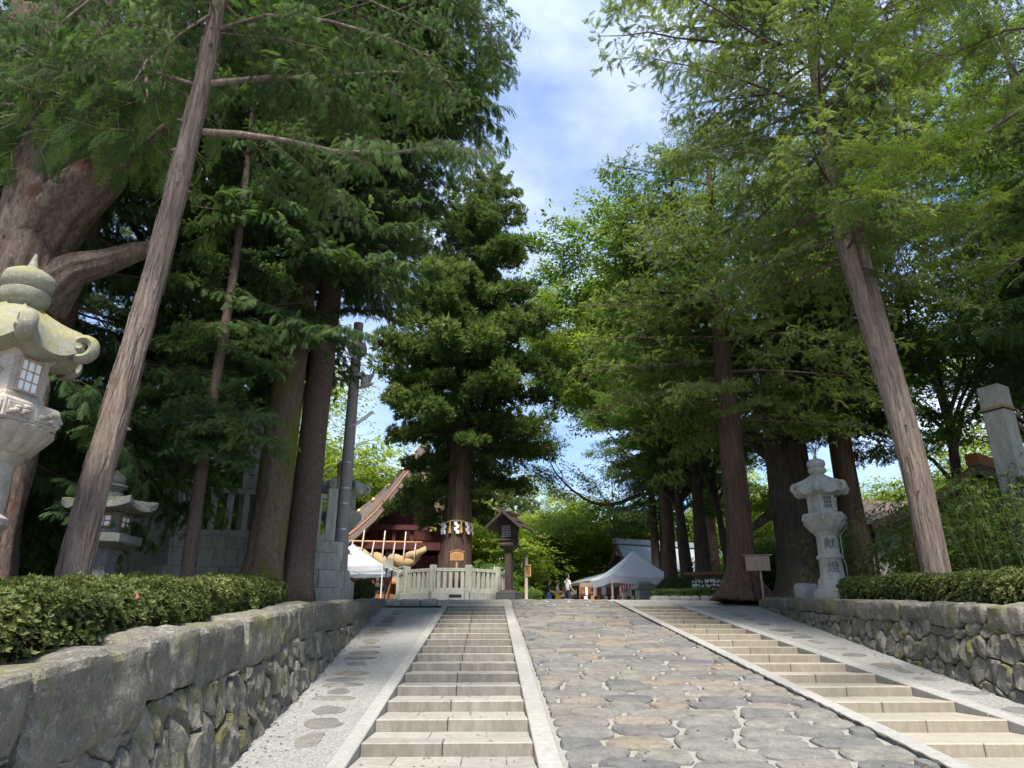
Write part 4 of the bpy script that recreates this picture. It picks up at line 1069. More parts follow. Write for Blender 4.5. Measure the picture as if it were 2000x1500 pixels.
def strips(b, pts, rads, n, seed, ln=(.25, .8), w=(.012, .03), lift=.012):
    """loose fibrous bark strips and broken twig stubs along a trunk"""
    r = random.Random(seed); k = len(pts)
    for _ in range(n):
        f = r.uniform(.02, .9); L_ = r.uniform(*ln); a = r.uniform(0, 6.283); ww = r.uniform(*w); vs = []; q = f * (k - 1); p0 = along(pts, f); p1 = along(pts, min(1, f + .03)); ax = (p1 - p0).normalized(); x = ax.cross(Vector((0, 1, 0))).normalized(); y = ax.cross(x)
        rad = float(np.interp(q, range(k), rads)) * 1.03; da = r.uniform(-.25, .25)
        for j in range(5):
            t = j / 4; aa = a + da * t; d = x * math.cos(aa) + y * math.sin(aa); tn = x * -math.sin(aa) + y * math.cos(aa); c = p0 + ax * (L_ * t) + d * (rad * (1 - .03 * t) + lift * (.3 + 1.1 * abs(t - .5) ** 1.5 * 2)); h = ww * (1 - abs(t - .5) * 1.7)
            vs += [c - tn * h, c + d * .008, c + tn * h]
        b.add(vs, [f_ for j in range(4) for f_ in ((j * 3, j * 3 + 1, j * 3 + 4, j * 3 + 3), (j * 3 + 1, j * 3 + 2, j * 3 + 5, j * 3 + 4))])
    for _ in range(n // 14):
        f = r.uniform(.1, .9); a = r.uniform(0, 6.283); p0 = along(pts, f); p1 = along(pts, min(1, f + .03)); ax = (p1 - p0).normalized(); x = ax.cross(Vector((0, 1, 0))).normalized(); y = ax.cross(x); d = x * math.cos(a) + y * math.sin(a); rad = float(np.interp(f * (k - 1), range(k), rads)); e = r.uniform(.03, .12)
        b.tube([p0 + d * rad * .7, p0 + d * (rad + .012), p0 + d * (rad + e) - ax * e * .2], [.05, .024, .009], 7)
    return b
def branch_pts(p0, az, el, L_, sag, up, n=7, wob=.05, seed=0):
    """a bough: leaves at elevation el, sags, tip turns up"""
    r = random.Random(seed); pts = [Vector(p0)]; d0 = Vector((math.cos(az) * math.cos(el), math.sin(az) * math.cos(el), math.sin(el))); side = Vector((-math.sin(az), math.cos(az), 0)); w = 0.0
    for i in range(1, n):
        t = i / (n - 1); w += r.uniform(-wob, wob)
        pts.append(Vector(p0) + d0 * (L_ * t) + Vector((0, 0, L_ * (-sag * t * t + up * t ** 4))) + side * (L_ * w * t))
    return pts
class Crown:
    """collects sprays (position, heading, up, size, tint) and the wood that carries them"""
    def __init__(s): s.P = []; s.D = []; s.U = []; s.S = []; s.T = []; s.wood = MB()
    def put(s, p, d, u, sz, t): s.P.append(tuple(p)); s.D.append(tuple(d)); s.U.append(tuple(u)); s.S.append(sz); s.T.append(t)
    def bough(s, pts, r0, size, step=.32, sub=.5, spray=.17, hang=.35, tint=.45, seed=0, start=.15, subdroop=.25, upb=0.0, wood_n=6, dens=1.0):
        """pts: polyline of the main branch; flat side branchlets carry the sprays"""
        r = random.Random(seed); L_ = sum((pts[i + 1] - pts[i]).length for i in range(len(pts) - 1)); k = len(pts)
        s.wood.tube(pts, [r0 * (1 - .8 * i / (k - 1)) for i in range(k)], wood_n, False)
        d = start * L_; side = 1
        def at(q):
            q = min(max(q / L_, 0), .9999) * (k - 1); i = int(q); f = q - i; return pts[i].lerp(pts[i + 1], f), (pts[i + 1] - pts[i]).normalized()
        tb = tint + r.uniform(-.12, .12)
        while d < L_:
            p, t = at(d); frac = d / L_; lat = t.cross(Vector((0, 0, 1)));
            if lat.length < .1: lat = Vector((1, 0, 0))
            lat.normalize(); side = -side
            l2 = sub * L_ * (1.08 - frac) * (.45 + .75 * min(frac * 2.2, 1)) * r.uniform(.65, 1.2) + size * .5
            dirn = (lat * side * r.uniform(.65, 1.0) + t * r.uniform(.5, .9) + Vector((0, 0, upb + r.uniform(-.12, .12)))).normalized()
            m = max(2, int(l2 / spray)); e = p + dirn * l2 + Vector((0, 0, -subdroop * l2))
            if l2 > .5: s.wood.tube([p, p + dirn * l2 * .5 + Vector((0, 0, -subdroop * l2 * .2)), e], [r0 * .28 * (1 - .6 * frac) + .003, r0 * .18 * (1 - .6 * frac) + .002, .003], 4, False)
            for j in range(m):
                if r.random() > dens: continue
                f = (j + r.uniform(.3, 1.0)) / m; q = p + dirn * (l2 * f) + Vector((0, 0, -subdroop * l2 * f * f))
                s2 = 1 if j % 2 else -1; l2d = dirn.cross(Vector((0, 0, 1))).normalized()
                dd = (dirn * r.uniform(.5, 1.0) + l2d * s2 * r.uniform(.3, .95) * (1 - .5 * f) + Vector((0, 0, -hang * r.uniform(.4, 1.6)))).normalized()
                uu = Vector((r.uniform(-.35, .35), r.uniform(-.35, .35), 1))
                s.put(q, dd, uu, size * r.uniform(.7, 1.25), min(1, max(0, tb + (f - .5) * .3 + (frac - .5) * .25 + r.uniform(-.12, .12))))
            s.put(e, (dirn + Vector((0, 0, -hang))), (0, 0, 1), size * r.uniform(.8, 1.2), min(1, tb + .25))
            d += step * r.uniform(.6, 1.4)
        p, t = at(L_); s.put(p, t, (0, 0, 1), size, min(1, tb + .3))
    def clump(s, c, rad, n, size, tint, r, flat=.7, out=1.0):
        """a cloud of sprays whose tips look outward and up"""
        for _ in range(n):
            v = Vector((r.gauss(0, 1), r.gauss(0, 1), r.gauss(0, 1))).normalized() * rad * r.uniform(.45, 1.0) ** .5; v.z *= flat
            dd = (v.normalized() * out + Vector((0, 0, .35)) + Vector((r.uniform(-.3, .3), r.uniform(-.3, .3), r.uniform(-.3, .3)))).normalized()
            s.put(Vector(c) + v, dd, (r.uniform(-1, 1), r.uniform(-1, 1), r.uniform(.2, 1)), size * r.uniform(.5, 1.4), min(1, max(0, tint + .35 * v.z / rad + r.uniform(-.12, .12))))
    def leaves(s, protos, m, name='crown'): return leaf_mesh(name, protos, s.P, s.D, s.U, s.S, s.T, m)
def finish_tree(t, o0, trunk_mb, crown, bark_m, protos, leaf_m, smooth=True):
    if trunk_mb is None: trunk_mb = MB()
    trunk_mb.add(crown.wood.v, crown.wood.f); trunk_mb.v = [(p[0] - o0[0], p[1] - o0[1], p[2] - o0[2]) for p in trunk_mb.v]
    part('trunk', trunk_mb, bark_m, t, smooth)
    if crown.P:
        crown.P = [(p[0] - o0[0], p[1] - o0[1], p[2] - o0[2]) for p in crown.P]; link('crown', crown.leaves(protos, leaf_m), t)
    return t
def along(pts, f):
    k = len(pts); q = min(max(f, 0), .9999) * (k - 1); i = int(q); return Vector(pts[i]).lerp(Vector(pts[i + 1]), q - i)
def conifer(base, h, r0, label, name='conifer_tree', zc=.3, rad=4.5, nb=46, size=.6, protos=FAN, lm=M_cyp, bm=B_dark, lean=(0, 0), seed=1, sag=.25, up=.10, el=(10, -18), step=.4, spray=.24, hang=.35, tint=.4, group=None, dens=1.0, az_ok=None, flare=None, shape=.75, pts=None, sub=.5):
    r = random.Random(seed); base = Vector(base)
    if pts is None: pts = [base, base + Vector((lean[0] * .3, lean[1] * .3, h * .33)), base + Vector((lean[0] * .65, lean[1] * .65, h * .66)), base + Vector((lean[0], lean[1], h))]
    k = len(pts); tb = bole(pts, [r0 * (1 - .88 * (i / (k - 1)) ** 1.1) for i in range(k)], 18, .07, seed, flare)
    c = Crown()
    for i in range(nb):
        f = zc + (1 - zc) * ((i + r.uniform(0, .8)) / nb); az = i * 2.39996 + r.uniform(-.4, .4)
        if az_ok and not az_ok(az % (2 * math.pi), f): continue
        g = (f - zc) / (1 - zc); L_ = rad * ((1 - g) ** shape * .95 + .06) * (.55 + .45 * min(g * 5, 1)) * r.uniform(.7, 1.2)
        e = R(el[0] * g + el[1] * (1 - g) + r.uniform(-8, 8)); p = along(pts, f)
        bp = branch_pts(p, az, e, L_, sag * r.uniform(.6, 1.4), up, 7, .05, seed * 100 + i)
        c.bough(bp, max(.012, r0 * .20 * (1 - .6 * g)), size, step, sub, spray, hang, tint + .12 * g, seed * 100 + i, dens=dens)
    t = thing(name, base, label, 'tree', 0, group)
    return finish_tree(t, base, tb, c, bm, protos, lm)
def broadleaf(base, h, r0, label, name='maple_tree', rad=5, seed=1, protos=MAPLE, lm=M_maple, bm=B_dark, nl=7, size=.55, zc=.35, per=26, tint=.5, group=None, layers=.35, sub=5, bias=None):
    """forked trunk, layered flat foliage plates"""
    r = random.Random(seed); base = Vector(base); top = base + Vector((r.uniform(-.4, .4), r.uniform(-.4, .4), h * .45)); tb = bole([base, base.lerp(top, .5) + Vector((r.uniform(-.2, .2), 0, 0)), top], [r0, r0 * .8, r0 * .6], 12, .06, seed); c = Crown()
    for i in range(nl):
        az = i * 2.39996 + r.uniform(-.5, .5) if bias is None else bias[0] + bias[1] * (2 * ((i * .618) % 1) - 1); L_ = rad * r.uniform(.7, 1.1); z0 = base.z + h * r.uniform(zc * .6, .46); p0 = base.lerp(top, min(1, (z0 - base.z) / (h * .45))); up_ = h * r.uniform(.12, .58)
        e = p0 + Vector((math.cos(az) * L_, math.sin(az) * L_, up_)); mid = p0.lerp(e, .45) + Vector((0, 0, -up_ * .05 + r.uniform(-.3, .5))); limb = [p0, p0.lerp(mid, .5) + Vector((0, 0, .2)), mid, mid.lerp(e, .55) + Vector((0, 0, .1)), e]
        c.wood.tube(limb, [r0 * .42, r0 * .34, r0 * .25, r0 * .15, .02], 7, False)
        for j in range(sub * 3):
            f = r.uniform(.25, 1.0); q = along(limb, f); a2 = az + r.uniform(-1.5, 1.5); l2 = rad * r.uniform(.18, .55) * (1.15 - .5 * f); e2 = q + Vector((math.cos(a2) * l2, math.sin(a2) * l2, l2 * r.uniform(-.15, .45)))
            c.wood.tube([q, q.lerp(e2, .5) + Vector((0, 0, l2 * .07)), e2], [r0 * .11, r0 * .07, .008], 5, False); tt = tint + r.uniform(-.2, .25)
            for _ in range(per):
                g = r.uniform(.15, 1.05); pc = q.lerp(e2, g); w = l2 * .42 * (1.1 - g * .3) + .25; off = Vector((r.gauss(0, w), r.gauss(0, w), r.gauss(0, w * layers)))
                s_ = Vector((off.x, off.y, -.25)) + Vector((math.cos(a2), math.sin(a2), 0)) * .5
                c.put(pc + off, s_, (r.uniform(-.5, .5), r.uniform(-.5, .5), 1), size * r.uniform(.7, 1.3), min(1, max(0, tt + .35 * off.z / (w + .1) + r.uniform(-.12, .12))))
    t = thing(name, base, label, 'tree', 0, group)
    return finish_tree(t, base, tb, c, bm, protos, lm)
# ------------------------------------------------------------------ boughs: a few shared meshes, many boughs
def bough_mesh(seed, L_, protos, lm, wm, size, sec=.20, twig=.16, nspray=5, hang=.3, sag=.22, up=.12, width=.36, jit=.5, gap=.14, tint=.45, r0=.045, start=.12, rise=0.0):
    """main stem along +X; side shoots, twigs on them, sprays on the twigs"""
    r = random.Random(seed); c = Crown(); n = 9; w = 0.0; pts = []
    for i in range(n):
        t = i / (n - 1); w += r.uniform(-.035, .035); pts.append(Vector((L_ * t, L_ * w * t, L_ * (-sag * t * t + up * t ** 4))))
    c.wood.tube(pts, [r0 * (1 - .85 * i / (n - 1)) for i in range(n)], 7, False); d = start * L_; side = 1
    while d < L_:
        f = d / L_; p = along(pts, f); tg = (along(pts, min(1, f + .05)) - along(pts, max(0, f - .05))).normalized(); side = -side; d += sec * r.uniform(.5, 1.5)
        if r.random() < gap * .6: continue
        lat = tg.cross(Vector((0, 0, 1))).normalized() * side; l2 = width * L_ * (1.1 - f) ** .8 * (.35 + .9 * min(f * 2.4, 1)) * r.uniform(.55, 1.25) + size
        d2 = (lat * r.uniform(.6, 1.0) + tg * r.uniform(.35, .95) + Vector((0, 0, rise + r.uniform(-.28, .22)))).normalized(); e = p + d2 * l2 + Vector((0, 0, -sag * .8 * l2)); mid = p.lerp(e, .5) + Vector((0, 0, .05 * l2)) + Vector((r.uniform(-1, 1), r.uniform(-1, 1), 0)) * .06 * l2
        c.wood.tube([p, mid, e], [r0 * .32 * (1.1 - f), r0 * .2 * (1.1 - f) + .002, .003], 4, False); k = max(2, int(l2 / twig)); tb = tint + r.uniform(-.15, .15)
        for j in range(k):
            if r.random() < gap: continue
            g = (j + r.uniform(.3, 1.2)) / k; q = p.lerp(mid, g * 2) if g < .5 else mid.lerp(e, g * 2 - 1); s2 = 1 if j % 2 else -1; l3 = (twig * 1.5 + .16 * l2 * (1 - .6 * g)) * r.uniform(.6, 1.3)
            d3 = (d2.cross(Vector((0, 0, 1))).normalized() * s2 * r.uniform(.5, 1.0) + d2 * r.uniform(.4, 1.0) + Vector((r.uniform(-jit, jit), r.uniform(-jit, jit), r.uniform(-jit, jit) - hang * .5)) * .6).normalized(); e3 = q + d3 * l3
            c.wood.tube([q, e3], [.005, .002], 3, False)
            if r.random() < .05: continue
            for h in range(nspray):
                u = (h + r.uniform(.2, 1.0)) / nspray; pp = q.lerp(e3, u); dd = (d3 * r.uniform(.4, 1.1) + Vector((r.uniform(-1, 1), r.uniform(-1, 1), r.uniform(-1, 1))) * jit * 1.1 + Vector((0, 0, -hang * r.uniform(.3, 1.5)))).normalized()
                c.put(pp, dd, (r.uniform(-.6, .6) * jit * 1.6, r.uniform(-.6, .6) * jit * 1.6, 1), size * r.uniform(.65, 1.25), min(1, max(0, tb + .18 * (g - .5) + .2 * (f - .5) + r.uniform(-.14, .14))))
    return leaf_mesh('bough', protos, c.P, c.D, c.U, c.S, c.T, lm, c.wood, wm)
def tuft_bough(seed, L_, lm, wm):
    r = random.Random(seed); c = Crown(); pts = [Vector((L_ * t, r.uniform(-.1, .1) * L_ * t, L_ * (-.18 * t * t + .13 * t ** 4))) for t in np.linspace(0, 1, 7)]
    c.wood.tube(pts, [.07 * (1 - .8 * i / 6) + .008 for i in range(7)], 6, False)
    for j in range(15):
        ff = r.uniform(.22, 1.02); rad = r.uniform(.28, .52) * (1.1 - .25 * ff); q = along(pts, ff) + Vector((r.gauss(0, .15), r.gauss(0, .45 * (1.1 - ff * .6)), r.gauss(.12, .16))); c.wood.tube([along(pts, max(0, ff - .12)), q], [.016, .006], 4, False); c.clump(q, rad, int(12 + 44 * rad), .25, .50 + r.uniform(-.22, .22), r, .6)
    return leaf_mesh('bough', TUFT, c.P, c.D, c.U, c.S, c.T, lm, c.wood, wm)
def plate_bough(seed, L_, lm, wm, size=.5, n=95, protos=None, tint=.5):
    """a spreading spray of broad leaves in loose layers, stem along +X"""
    r = random.Random(seed); c = Crown(); e = Vector((L_, 0, L_ * .12)); c.wood.tube([Vector((0, 0, 0)), e * .5 + Vector((0, 0, L_ * .08)), e], [.03, .018, .005], 5, False)
    for s in range(9):
        f = r.uniform(.2, 1.0); q = e * f; a = r.uniform(-1.2, 1.2); l2 = L_ * r.uniform(.2, .45); e2 = q + Vector((math.cos(a) * l2, math.sin(a) * l2, l2 * r.uniform(-.2, .3))); c.wood.tube([q, e2], [.012, .003], 4, False); tt = tint + r.uniform(-.2, .2)
        for _ in range(n // 9):
            g = r.uniform(.1, 1.1); w = l2 * .34; off = Vector((r.gauss(0, w), r.gauss(0, w), r.gauss(0, w * .35)))
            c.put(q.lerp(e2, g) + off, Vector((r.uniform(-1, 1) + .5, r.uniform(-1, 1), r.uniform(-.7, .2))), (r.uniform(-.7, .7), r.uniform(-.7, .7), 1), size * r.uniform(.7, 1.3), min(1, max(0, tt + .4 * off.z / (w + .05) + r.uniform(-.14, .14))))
    return leaf_mesh('bough', protos or MAPLE, c.P, c.D, c.U, c.S, c.T, lm, c.wood, wm)
BG_CYP = [bough_mesh(11 + i, 4.0, FAN, M_cyp, B_brown, .235, .15, .115, 5, .45, .20, .10, .34, .45) for i in range(4)]
BG_NEAR = [bough_mesh(21 + i, 2.4, FROND, M_cyp, B_bare, .26, .13, .15, 2, .60, .16, .05, .30, .30, .10, .5, .022) for i in range(3)]
BG_FIR = [bough_mesh(31 + i, 4.0, FAN, M_fir, B_dark, .215, .155, .115, 5, .14, .16, .12, .34, .5) for i in range(4)]
BG_YEW = [bough_mesh(41 + i, 5.0, WISP, M_wisp, B_brown, .20, .18, .14, 5, .22, .06, .0, .30, .75, .20, .45, .05, .14) for i in range(4)]
BG_SUGI = [tuft_bough(51 + i, 4.0, M_sugi, B_red) for i in range(4)]
BG_NEED = [bough_mesh(81 + i, 1.6, NEEDLE, M_bough, B_brown, .17, .085, .075, 2, .25, .10, .04, .34, .35, .10, .38, .02) for i in range(3)]
BG_MAPLE = [plate_bough(61 + i, 2.6, M_maple, B_dark) for i in range(4)]
BG_ZELK = [plate_bough(71 + i, 2.6, M_zelk, B_dark) for i in range(4)]
print('boughs', TRIS)
def put_bough(t, o0, me, L0, p, az, el, L_, roll=0.0, squash=1.0):
    o = bpy.data.objects.new('bough', me); COL.objects.link(o); o.parent = t; o.location = Vector(p) - Vector(o0); s = L_ / L0
    o.rotation_euler = (Matrix.Rotation(az, 3, 'Z') @ Matrix.Rotation(-el, 3, 'Y') @ Matrix.Rotation(roll, 3, 'X')).to_euler(); o.scale = (s, s * squash, s * squash); return o
def aim_bough(t, o0, me, L0, a, b, roll=0.0, squash=1.0):
    d = Vector(b) - Vector(a); return put_bough(t, o0, me, L0, a, math.atan2(d.y, d.x), math.asin(d.z / d.length), d.length, roll, squash)
def bough_tree(name, label, pts, rads, set_, L0, nb, z0, Lfun, el, bm, group, seed=1, ntr=24, ridge=.08, flare=None, fib=0.0, extra=None, skip=None, nstrip=0):
    """trunk plus boughs spiralling up it; Lfun(f, az) metres with f = 0 at the lowest bough, 1 at the tip; el(f) degrees"""
    r = random.Random(seed); base = Vector(pts[0]); t = thing(name, base, label, 'tree', 0, group); tb = bole(pts, rads, ntr, ridge, seed, flare, fib)
    if extra is not None: tb.add(extra.v, extra.f)
    if nstrip: strips(tb, pts, rads, nstrip, seed)
    tb.v = [tuple(Vector(v) - base) for v in tb.v]; part('trunk', tb, bm, t, True); Z = [p.z for p in pts]
    for i in range(nb):
        f = (i + r.uniform(0, .9)) / nb; z = z0 + (Z[-1] - z0) * f; p = Vector([float(np.interp(z, Z, [q[k] for q in pts])) for k in range(3)]); az = i * 2.39996 + r.uniform(-.45, .45)
        L_ = Lfun(f, az) * r.uniform(.7, 1.15)
        if L_ < .25 or (skip and skip(f, az)): continue
        put_bough(t, base, set_[r.randrange(len(set_))], L0, p, az, R(el(f) + r.uniform(-9, 9)), L_, r.uniform(-.5, .5), r.uniform(.85, 1.2))
    return t
def plate_tree(name, label, base, h, r0, rad, set_, nl, nsub, bm, group, seed, zc=.4, bias=None, el=(.10, .58), lead=True):
    r = random.Random(seed); base = Vector(base); t = thing(name, base, label, 'tree', 0, group); top = Vector((r.uniform(-.5, .5), r.uniform(-.5, .5), h * .5)); tb = bole([Vector((0, 0, 0)), top * .5 + Vector((r.uniform(-.25, .25), 0, 0)), top], [r0, r0 * .78, r0 * .5], 16, .08, seed, (1.0, .3, 4))
    for i in range(nl):
        az = i * 2.39996 + r.uniform(-.5, .5) if bias is None else bias[0] + bias[1] * (2 * ((i * .618) % 1) - 1); L_ = rad * r.uniform(.6, 1.05); f0 = r.uniform(zc, 1.0); p0 = top * f0; upz = h * r.uniform(*el) * (1.2 - f0 * .3)
        e = p0 + Vector((math.cos(az) * L_, math.sin(az) * L_, min(upz, h - p0.z))); mid = p0.lerp(e, .45) + Vector((r.uniform(-.5, .5), r.uniform(-.5, .5), r.uniform(-.2, .8))); lb = [p0, p0.lerp(mid, .5) + Vector((r.uniform(-.2, .2), r.uniform(-.2, .2), .2)), mid, mid.lerp(e, .5) + Vector((r.uniform(-.3, .3), r.uniform(-.3, .3), .15)), e]
        tb.tube(lb, [r0 * .36, r0 * .28, r0 * .20, r0 * .11, .015], 8, False)
        for j in range(nsub):
            f = .25 + .75 * (j + r.random()) / nsub; q = along(lb, f); put_bough(t, (0, 0, 0), set_[r.randrange(len(set_))], 2.6, q, az + r.uniform(-1.7, 1.7), R(r.uniform(-15, 35)), rad * r.uniform(.28, .48) * (1.2 - .35 * f), r.uniform(-.3, .3))
    part('trunk', tb, bm, t, True); return t
def dup(src, loc, rz, s, label, sz=None):
    o = copy_tree(src); o.location = loc; o.rotation_euler.z = rz; o.scale = (s, s, sz or s); o['label'] = label; return o
# ------------------------------------------------------------------ hedges and shrubs
def hedge(name, label, path_xy, zfun, width, height, size, dens, seed, cat='hedge', lm=M_azal, lump=.10, tint=.45):
    r = random.Random(seed); P = np.array(path_xy, float); d = np.r_[0, np.cumsum(np.hypot(*np.diff(P, axis=0).T))]; LL = d[-1]; c = Crown()
    o0 = Vector((P[0][0], P[0][1], zfun(*P[0]))); t = thing(name, o0, label, cat)
    def base(s):
        x, y = np.interp(s, d, P[:, 0]), np.interp(s, d, P[:, 1]); x2, y2 = np.interp(min(s + .05, LL), d, P[:, 0]), np.interp(min(s + .05, LL), d, P[:, 1]); x1, y1 = np.interp(max(s - .05, 0), d, P[:, 0]), np.interp(max(s - .05, 0), d, P[:, 1])
        tg = Vector((x2 - x1, y2 - y1, 0)).normalized(); return Vector((x, y, zfun(x, y))), tg, Vector((tg.y, -tg.x, 0))
    def surf(s, a, k=1.0):          # a from 0 (one foot) over the top to pi (other foot)
        p, tg, nr = base(s); e = min(1, s / .25, (LL - s) / .25) ** .5 if LL > .6 else 1; e = max(e, .35)
        ca, sa = math.cos(a), math.sin(a); ca = math.copysign(abs(ca) ** .55, ca); sa = abs(sa) ** .55
        lm_ = 1 + lump * (nz((p.x + ca, p.y, sa), 1.7, seed) * 1.6 + .8 * nz((p.x + ca, p.y, sa), 4.5, seed))
        return p + nr * (ca * width / 2 * lm_ * e * k) + Vector((0, 0, sa * height * lm_ * (.75 + .25 * e) * k)), nr * ca + Vector((0, 0, sa))
    n = int(LL * (width + 2 * height) * dens)
    for _ in range(n):
        s = r.uniform(0, LL); a = r.uniform(.02, math.pi - .02); q, nn = surf(s, a, r.uniform(.86, 1.03)); hgt = math.sin(a)
        c.put(q - o0, nn + Vector((r.uniform(-.6, .6), r.uniform(-.6, .6), r.uniform(-.1, .7))), (r.uniform(-1, 1), r.uniform(-1, 1), .3), size * r.uniform(.7, 1.3), min(1, max(0, tint + r.uniform(-.25, .25) + .35 * nz(q, 1.1, seed + 4))))
    b = MB(); b.grid(lambda u, v: tuple(surf(u * LL, .01 + v * (math.pi - .02), .82)[0] - o0), max(6, int(LL * 4)), 9)
    part('twigs', b, M_twig, t, True); link('foliage', c.leaves(ROSE, lm, 'foliage'), t); return t
M_twig = mat('dark_twig_tangle', lambda n: n.out(n.ramp(n.noise(n.co('World', (1, 1, 1)), 45, 5, .8), [(.35, (.012, .010, .007)), (.65, (.075, .045, .028))]), .95, n.bump(n.noise(n.co('World'), 45, 5, .8), 1.0, .05), .05))
bedL = lambda x, y: lwz(y) - .12
bedR = lambda x, y: rwz(y) - .12
hl = [(lwx(y) - .98 - .015 * (y - 3), y) for y in np.linspace(3.2, 12.9, 14)]
hedge('azalea_hedge', 'clipped azalea hedge with small mixed green leaves above the leaning trunk side wall', hl, bedL, .95, .52, .045, 800, 2, tint=.55)
hr = [(rwx(y) + 1.0, y) for y in np.linspace(8.5, 19.2, 14)]
hedge('azalea_hedge', 'clipped azalea hedge in front of the two character lantern and bamboo', hr, bedR, .85, .62, .055, 560, 5, lump=.06)
hedge('low_hedge', 'short green hedge strip beside the buttress root cedar and sign', [(10.5, 24.6), (11.8, 23.6)], lambda x, y: rwz(y) - .1, .5, .35, .06, 500, 8)
# flower and rock beside the hedges
_f = Vector((lwx(6.6) - .62, 6.6, bedL(0, 6.6) + .40)); b = MB()
for k in range(5):
    a = k * 2 * math.pi / 5; b.add([(0, 0, 0), (.02 * math.cos(a - .4), .02 * math.sin(a - .4), .012), (.034 * math.cos(a), .034 * math.sin(a), .006), (.02 * math.cos(a + .4), .02 * math.sin(a + .4), .012)], [(0, 1, 2, 3)])
o = part('azalea_flower', b.xf(Matrix.Rotation(R(60), 4, 'X')), plain('pink_petal', (.75, .12, .22), .6, 0), None, loc=_f); tag(o, 'single pink azalea flower on the hedge', 'flower')
_p = aty(1577, 1150, 20.6); o = part('rock', rock_box((.62, .5, .60), (6, 6, 5), .15, .05, 4), M_lantern, None, 50, loc=(_p.x, 20.6, rwz(20.6) + .12)); tag(o, 'rounded pale rock at the end of the hedge by the lantern', 'rock')
_p = aty(1317, 1150, 31.0)
hedge('topiary_bush', 'round clipped bush beside the wide white tent', [(_p.x - .02, 31.0), (_p.x + .02, 31.0)], lambda x, y: PLAT, 1.55 * 1.0, .1, .07, 10, 11, 'bush') if False else None
def ball_bush(name, label, c, rx, rz_, size, n, seed, lm=M_bam, tint=.35):
    r = random.Random(seed); cr = Crown(); t = thing(name, c, label, 'bush')
    for _ in range(n):
        v = Vector((r.gauss(0, 1), r.gauss(0, 1), r.gauss(0, 1))).normalized()
        if v.z < -.35: v.z = -v.z
        k = r.uniform(.86, 1.02) * (1 + .05 * nz(v, 2.5, seed)); q = Vector((v.x * rx * k, v.y * rx * k, rz_ * (v.z * k + .55)))
        cr.put(q, v + Vector((r.uniform(-.5, .5), r.uniform(-.5, .5), r.uniform(-.2, .6))), (r.uniform(-1, 1), r.uniform(-1, 1), .2), size * r.uniform(.7, 1.3), min(1, max(0, tint + r.uniform(-.2, .25))))
    part('twigs', MB().lathe([(.2 * rx, 0), (.75 * rx, .15 * rz_), (.88 * rx, .5 * rz_), (.75 * rx, 1.0 * rz_), (.4 * rx, 1.3 * rz_), (.02, 1.38 * rz_)], 18), M_twig, t, True); link('foliage', cr.leaves(ROSE, lm, 'foliage'), t); return t
ball_bush('topiary_bush', 'round clipped bush in front of the paper hung rack', (aty(1317, 1150, 31.0).x, 31.0, PLAT), .80, .72, .075, 3200, 11)
ball_bush('topiary_bush', 'small dark bush at the corner of the raised stone fence', (aty(708, 1150, 24.5).x, 24.5, 2.85), .42, .42, .06, 1200, 12, M_azal, .25)
_a, _b = aty(1270, 1172, 28.9), aty(1400, 1172, 28.0)
hedge('low_hedge', 'low spreading hedge under the round bush with tan edging stones', [(_a.x, 28.9), ((_a.x + _b.x) / 2, 28.6), (_b.x, 28.0)], lambda x, y: PLAT + .05, .9, .42, .06, 420, 14, lm=M_bam, tint=.45)
for k in range(7):
    x = _a.x + (_b.x - _a.x) * k / 6.5; o = part('edging_stone', rock_box((random.uniform(.3, .5), .28, .2), (4, 3, 2), .08, .03, k + 30), M_tan if 'M_tan' in globals() else M_rail, None, 50, loc=(x, 27.95 - .03 * k, PLAT + .08)); tag(o, 'small tan edging stone in front of the low spreading hedge', 'stone', 'tan edging stones by the low hedge')

def bamboo_clump(loc, label, h, rad, n, seed, group=None):
    r = random.Random(seed); c = Crown(); loc = Vector(loc); t = thing('bamboo_shrub', loc, label, 'shrub', 0, group); st = MB()
    for i in range(n):
        x, y = r.gauss(0, rad * .45), r.gauss(0, rad * .45); hh = h * r.uniform(.55, 1.05); lx, ly = x * .35 + r.uniform(-.3, .3), y * .35 + r.uniform(-.3, .3)
        pts = [Vector((x, y, 0)), Vector((x + lx * .3, y + ly * .3, hh * .5)), Vector((x + lx, y + ly, hh))]; st.tube(pts, [.013, .010, .004], 5, False)
        for k in range(int(hh * 13)):
            f = r.uniform(.12, 1.0); q = along(pts, f); a = r.uniform(0, 6.28); l = r.uniform(.1, .45)
            c.put(q + Vector((math.cos(a) * l, math.sin(a) * l, r.uniform(-.1, .15))), (math.cos(a), math.sin(a), r.uniform(-.7, .3)), (r.uniform(-.3, .3), r.uniform(-.3, .3), 1), .21 * r.uniform(.7, 1.3), min(1, max(0, .3 + .3 * f + r.uniform(-.2, .25))))
    part('stems', st, B_bam, t, True); link('foliage', c.leaves(BAMBOO, M_bam, 'foliage'), t); return t
B_bam = plain('green_brown_stem', (.10, .09, .04), .7, .3)
bs = [bamboo_clump((11.6, 17.6, 2.4), 'bamboo shrub behind the hedge, right against the twin bare trunks', 3.3, 1.3, 30, 1, 'bamboo shrubs'),
      bamboo_clump((12.6, 20.4, 2.6), 'leafy bamboo shrub standing between the granite lantern and the twin bare trunks', 3.2, 1.2, 30, 2, 'bamboo shrubs')]
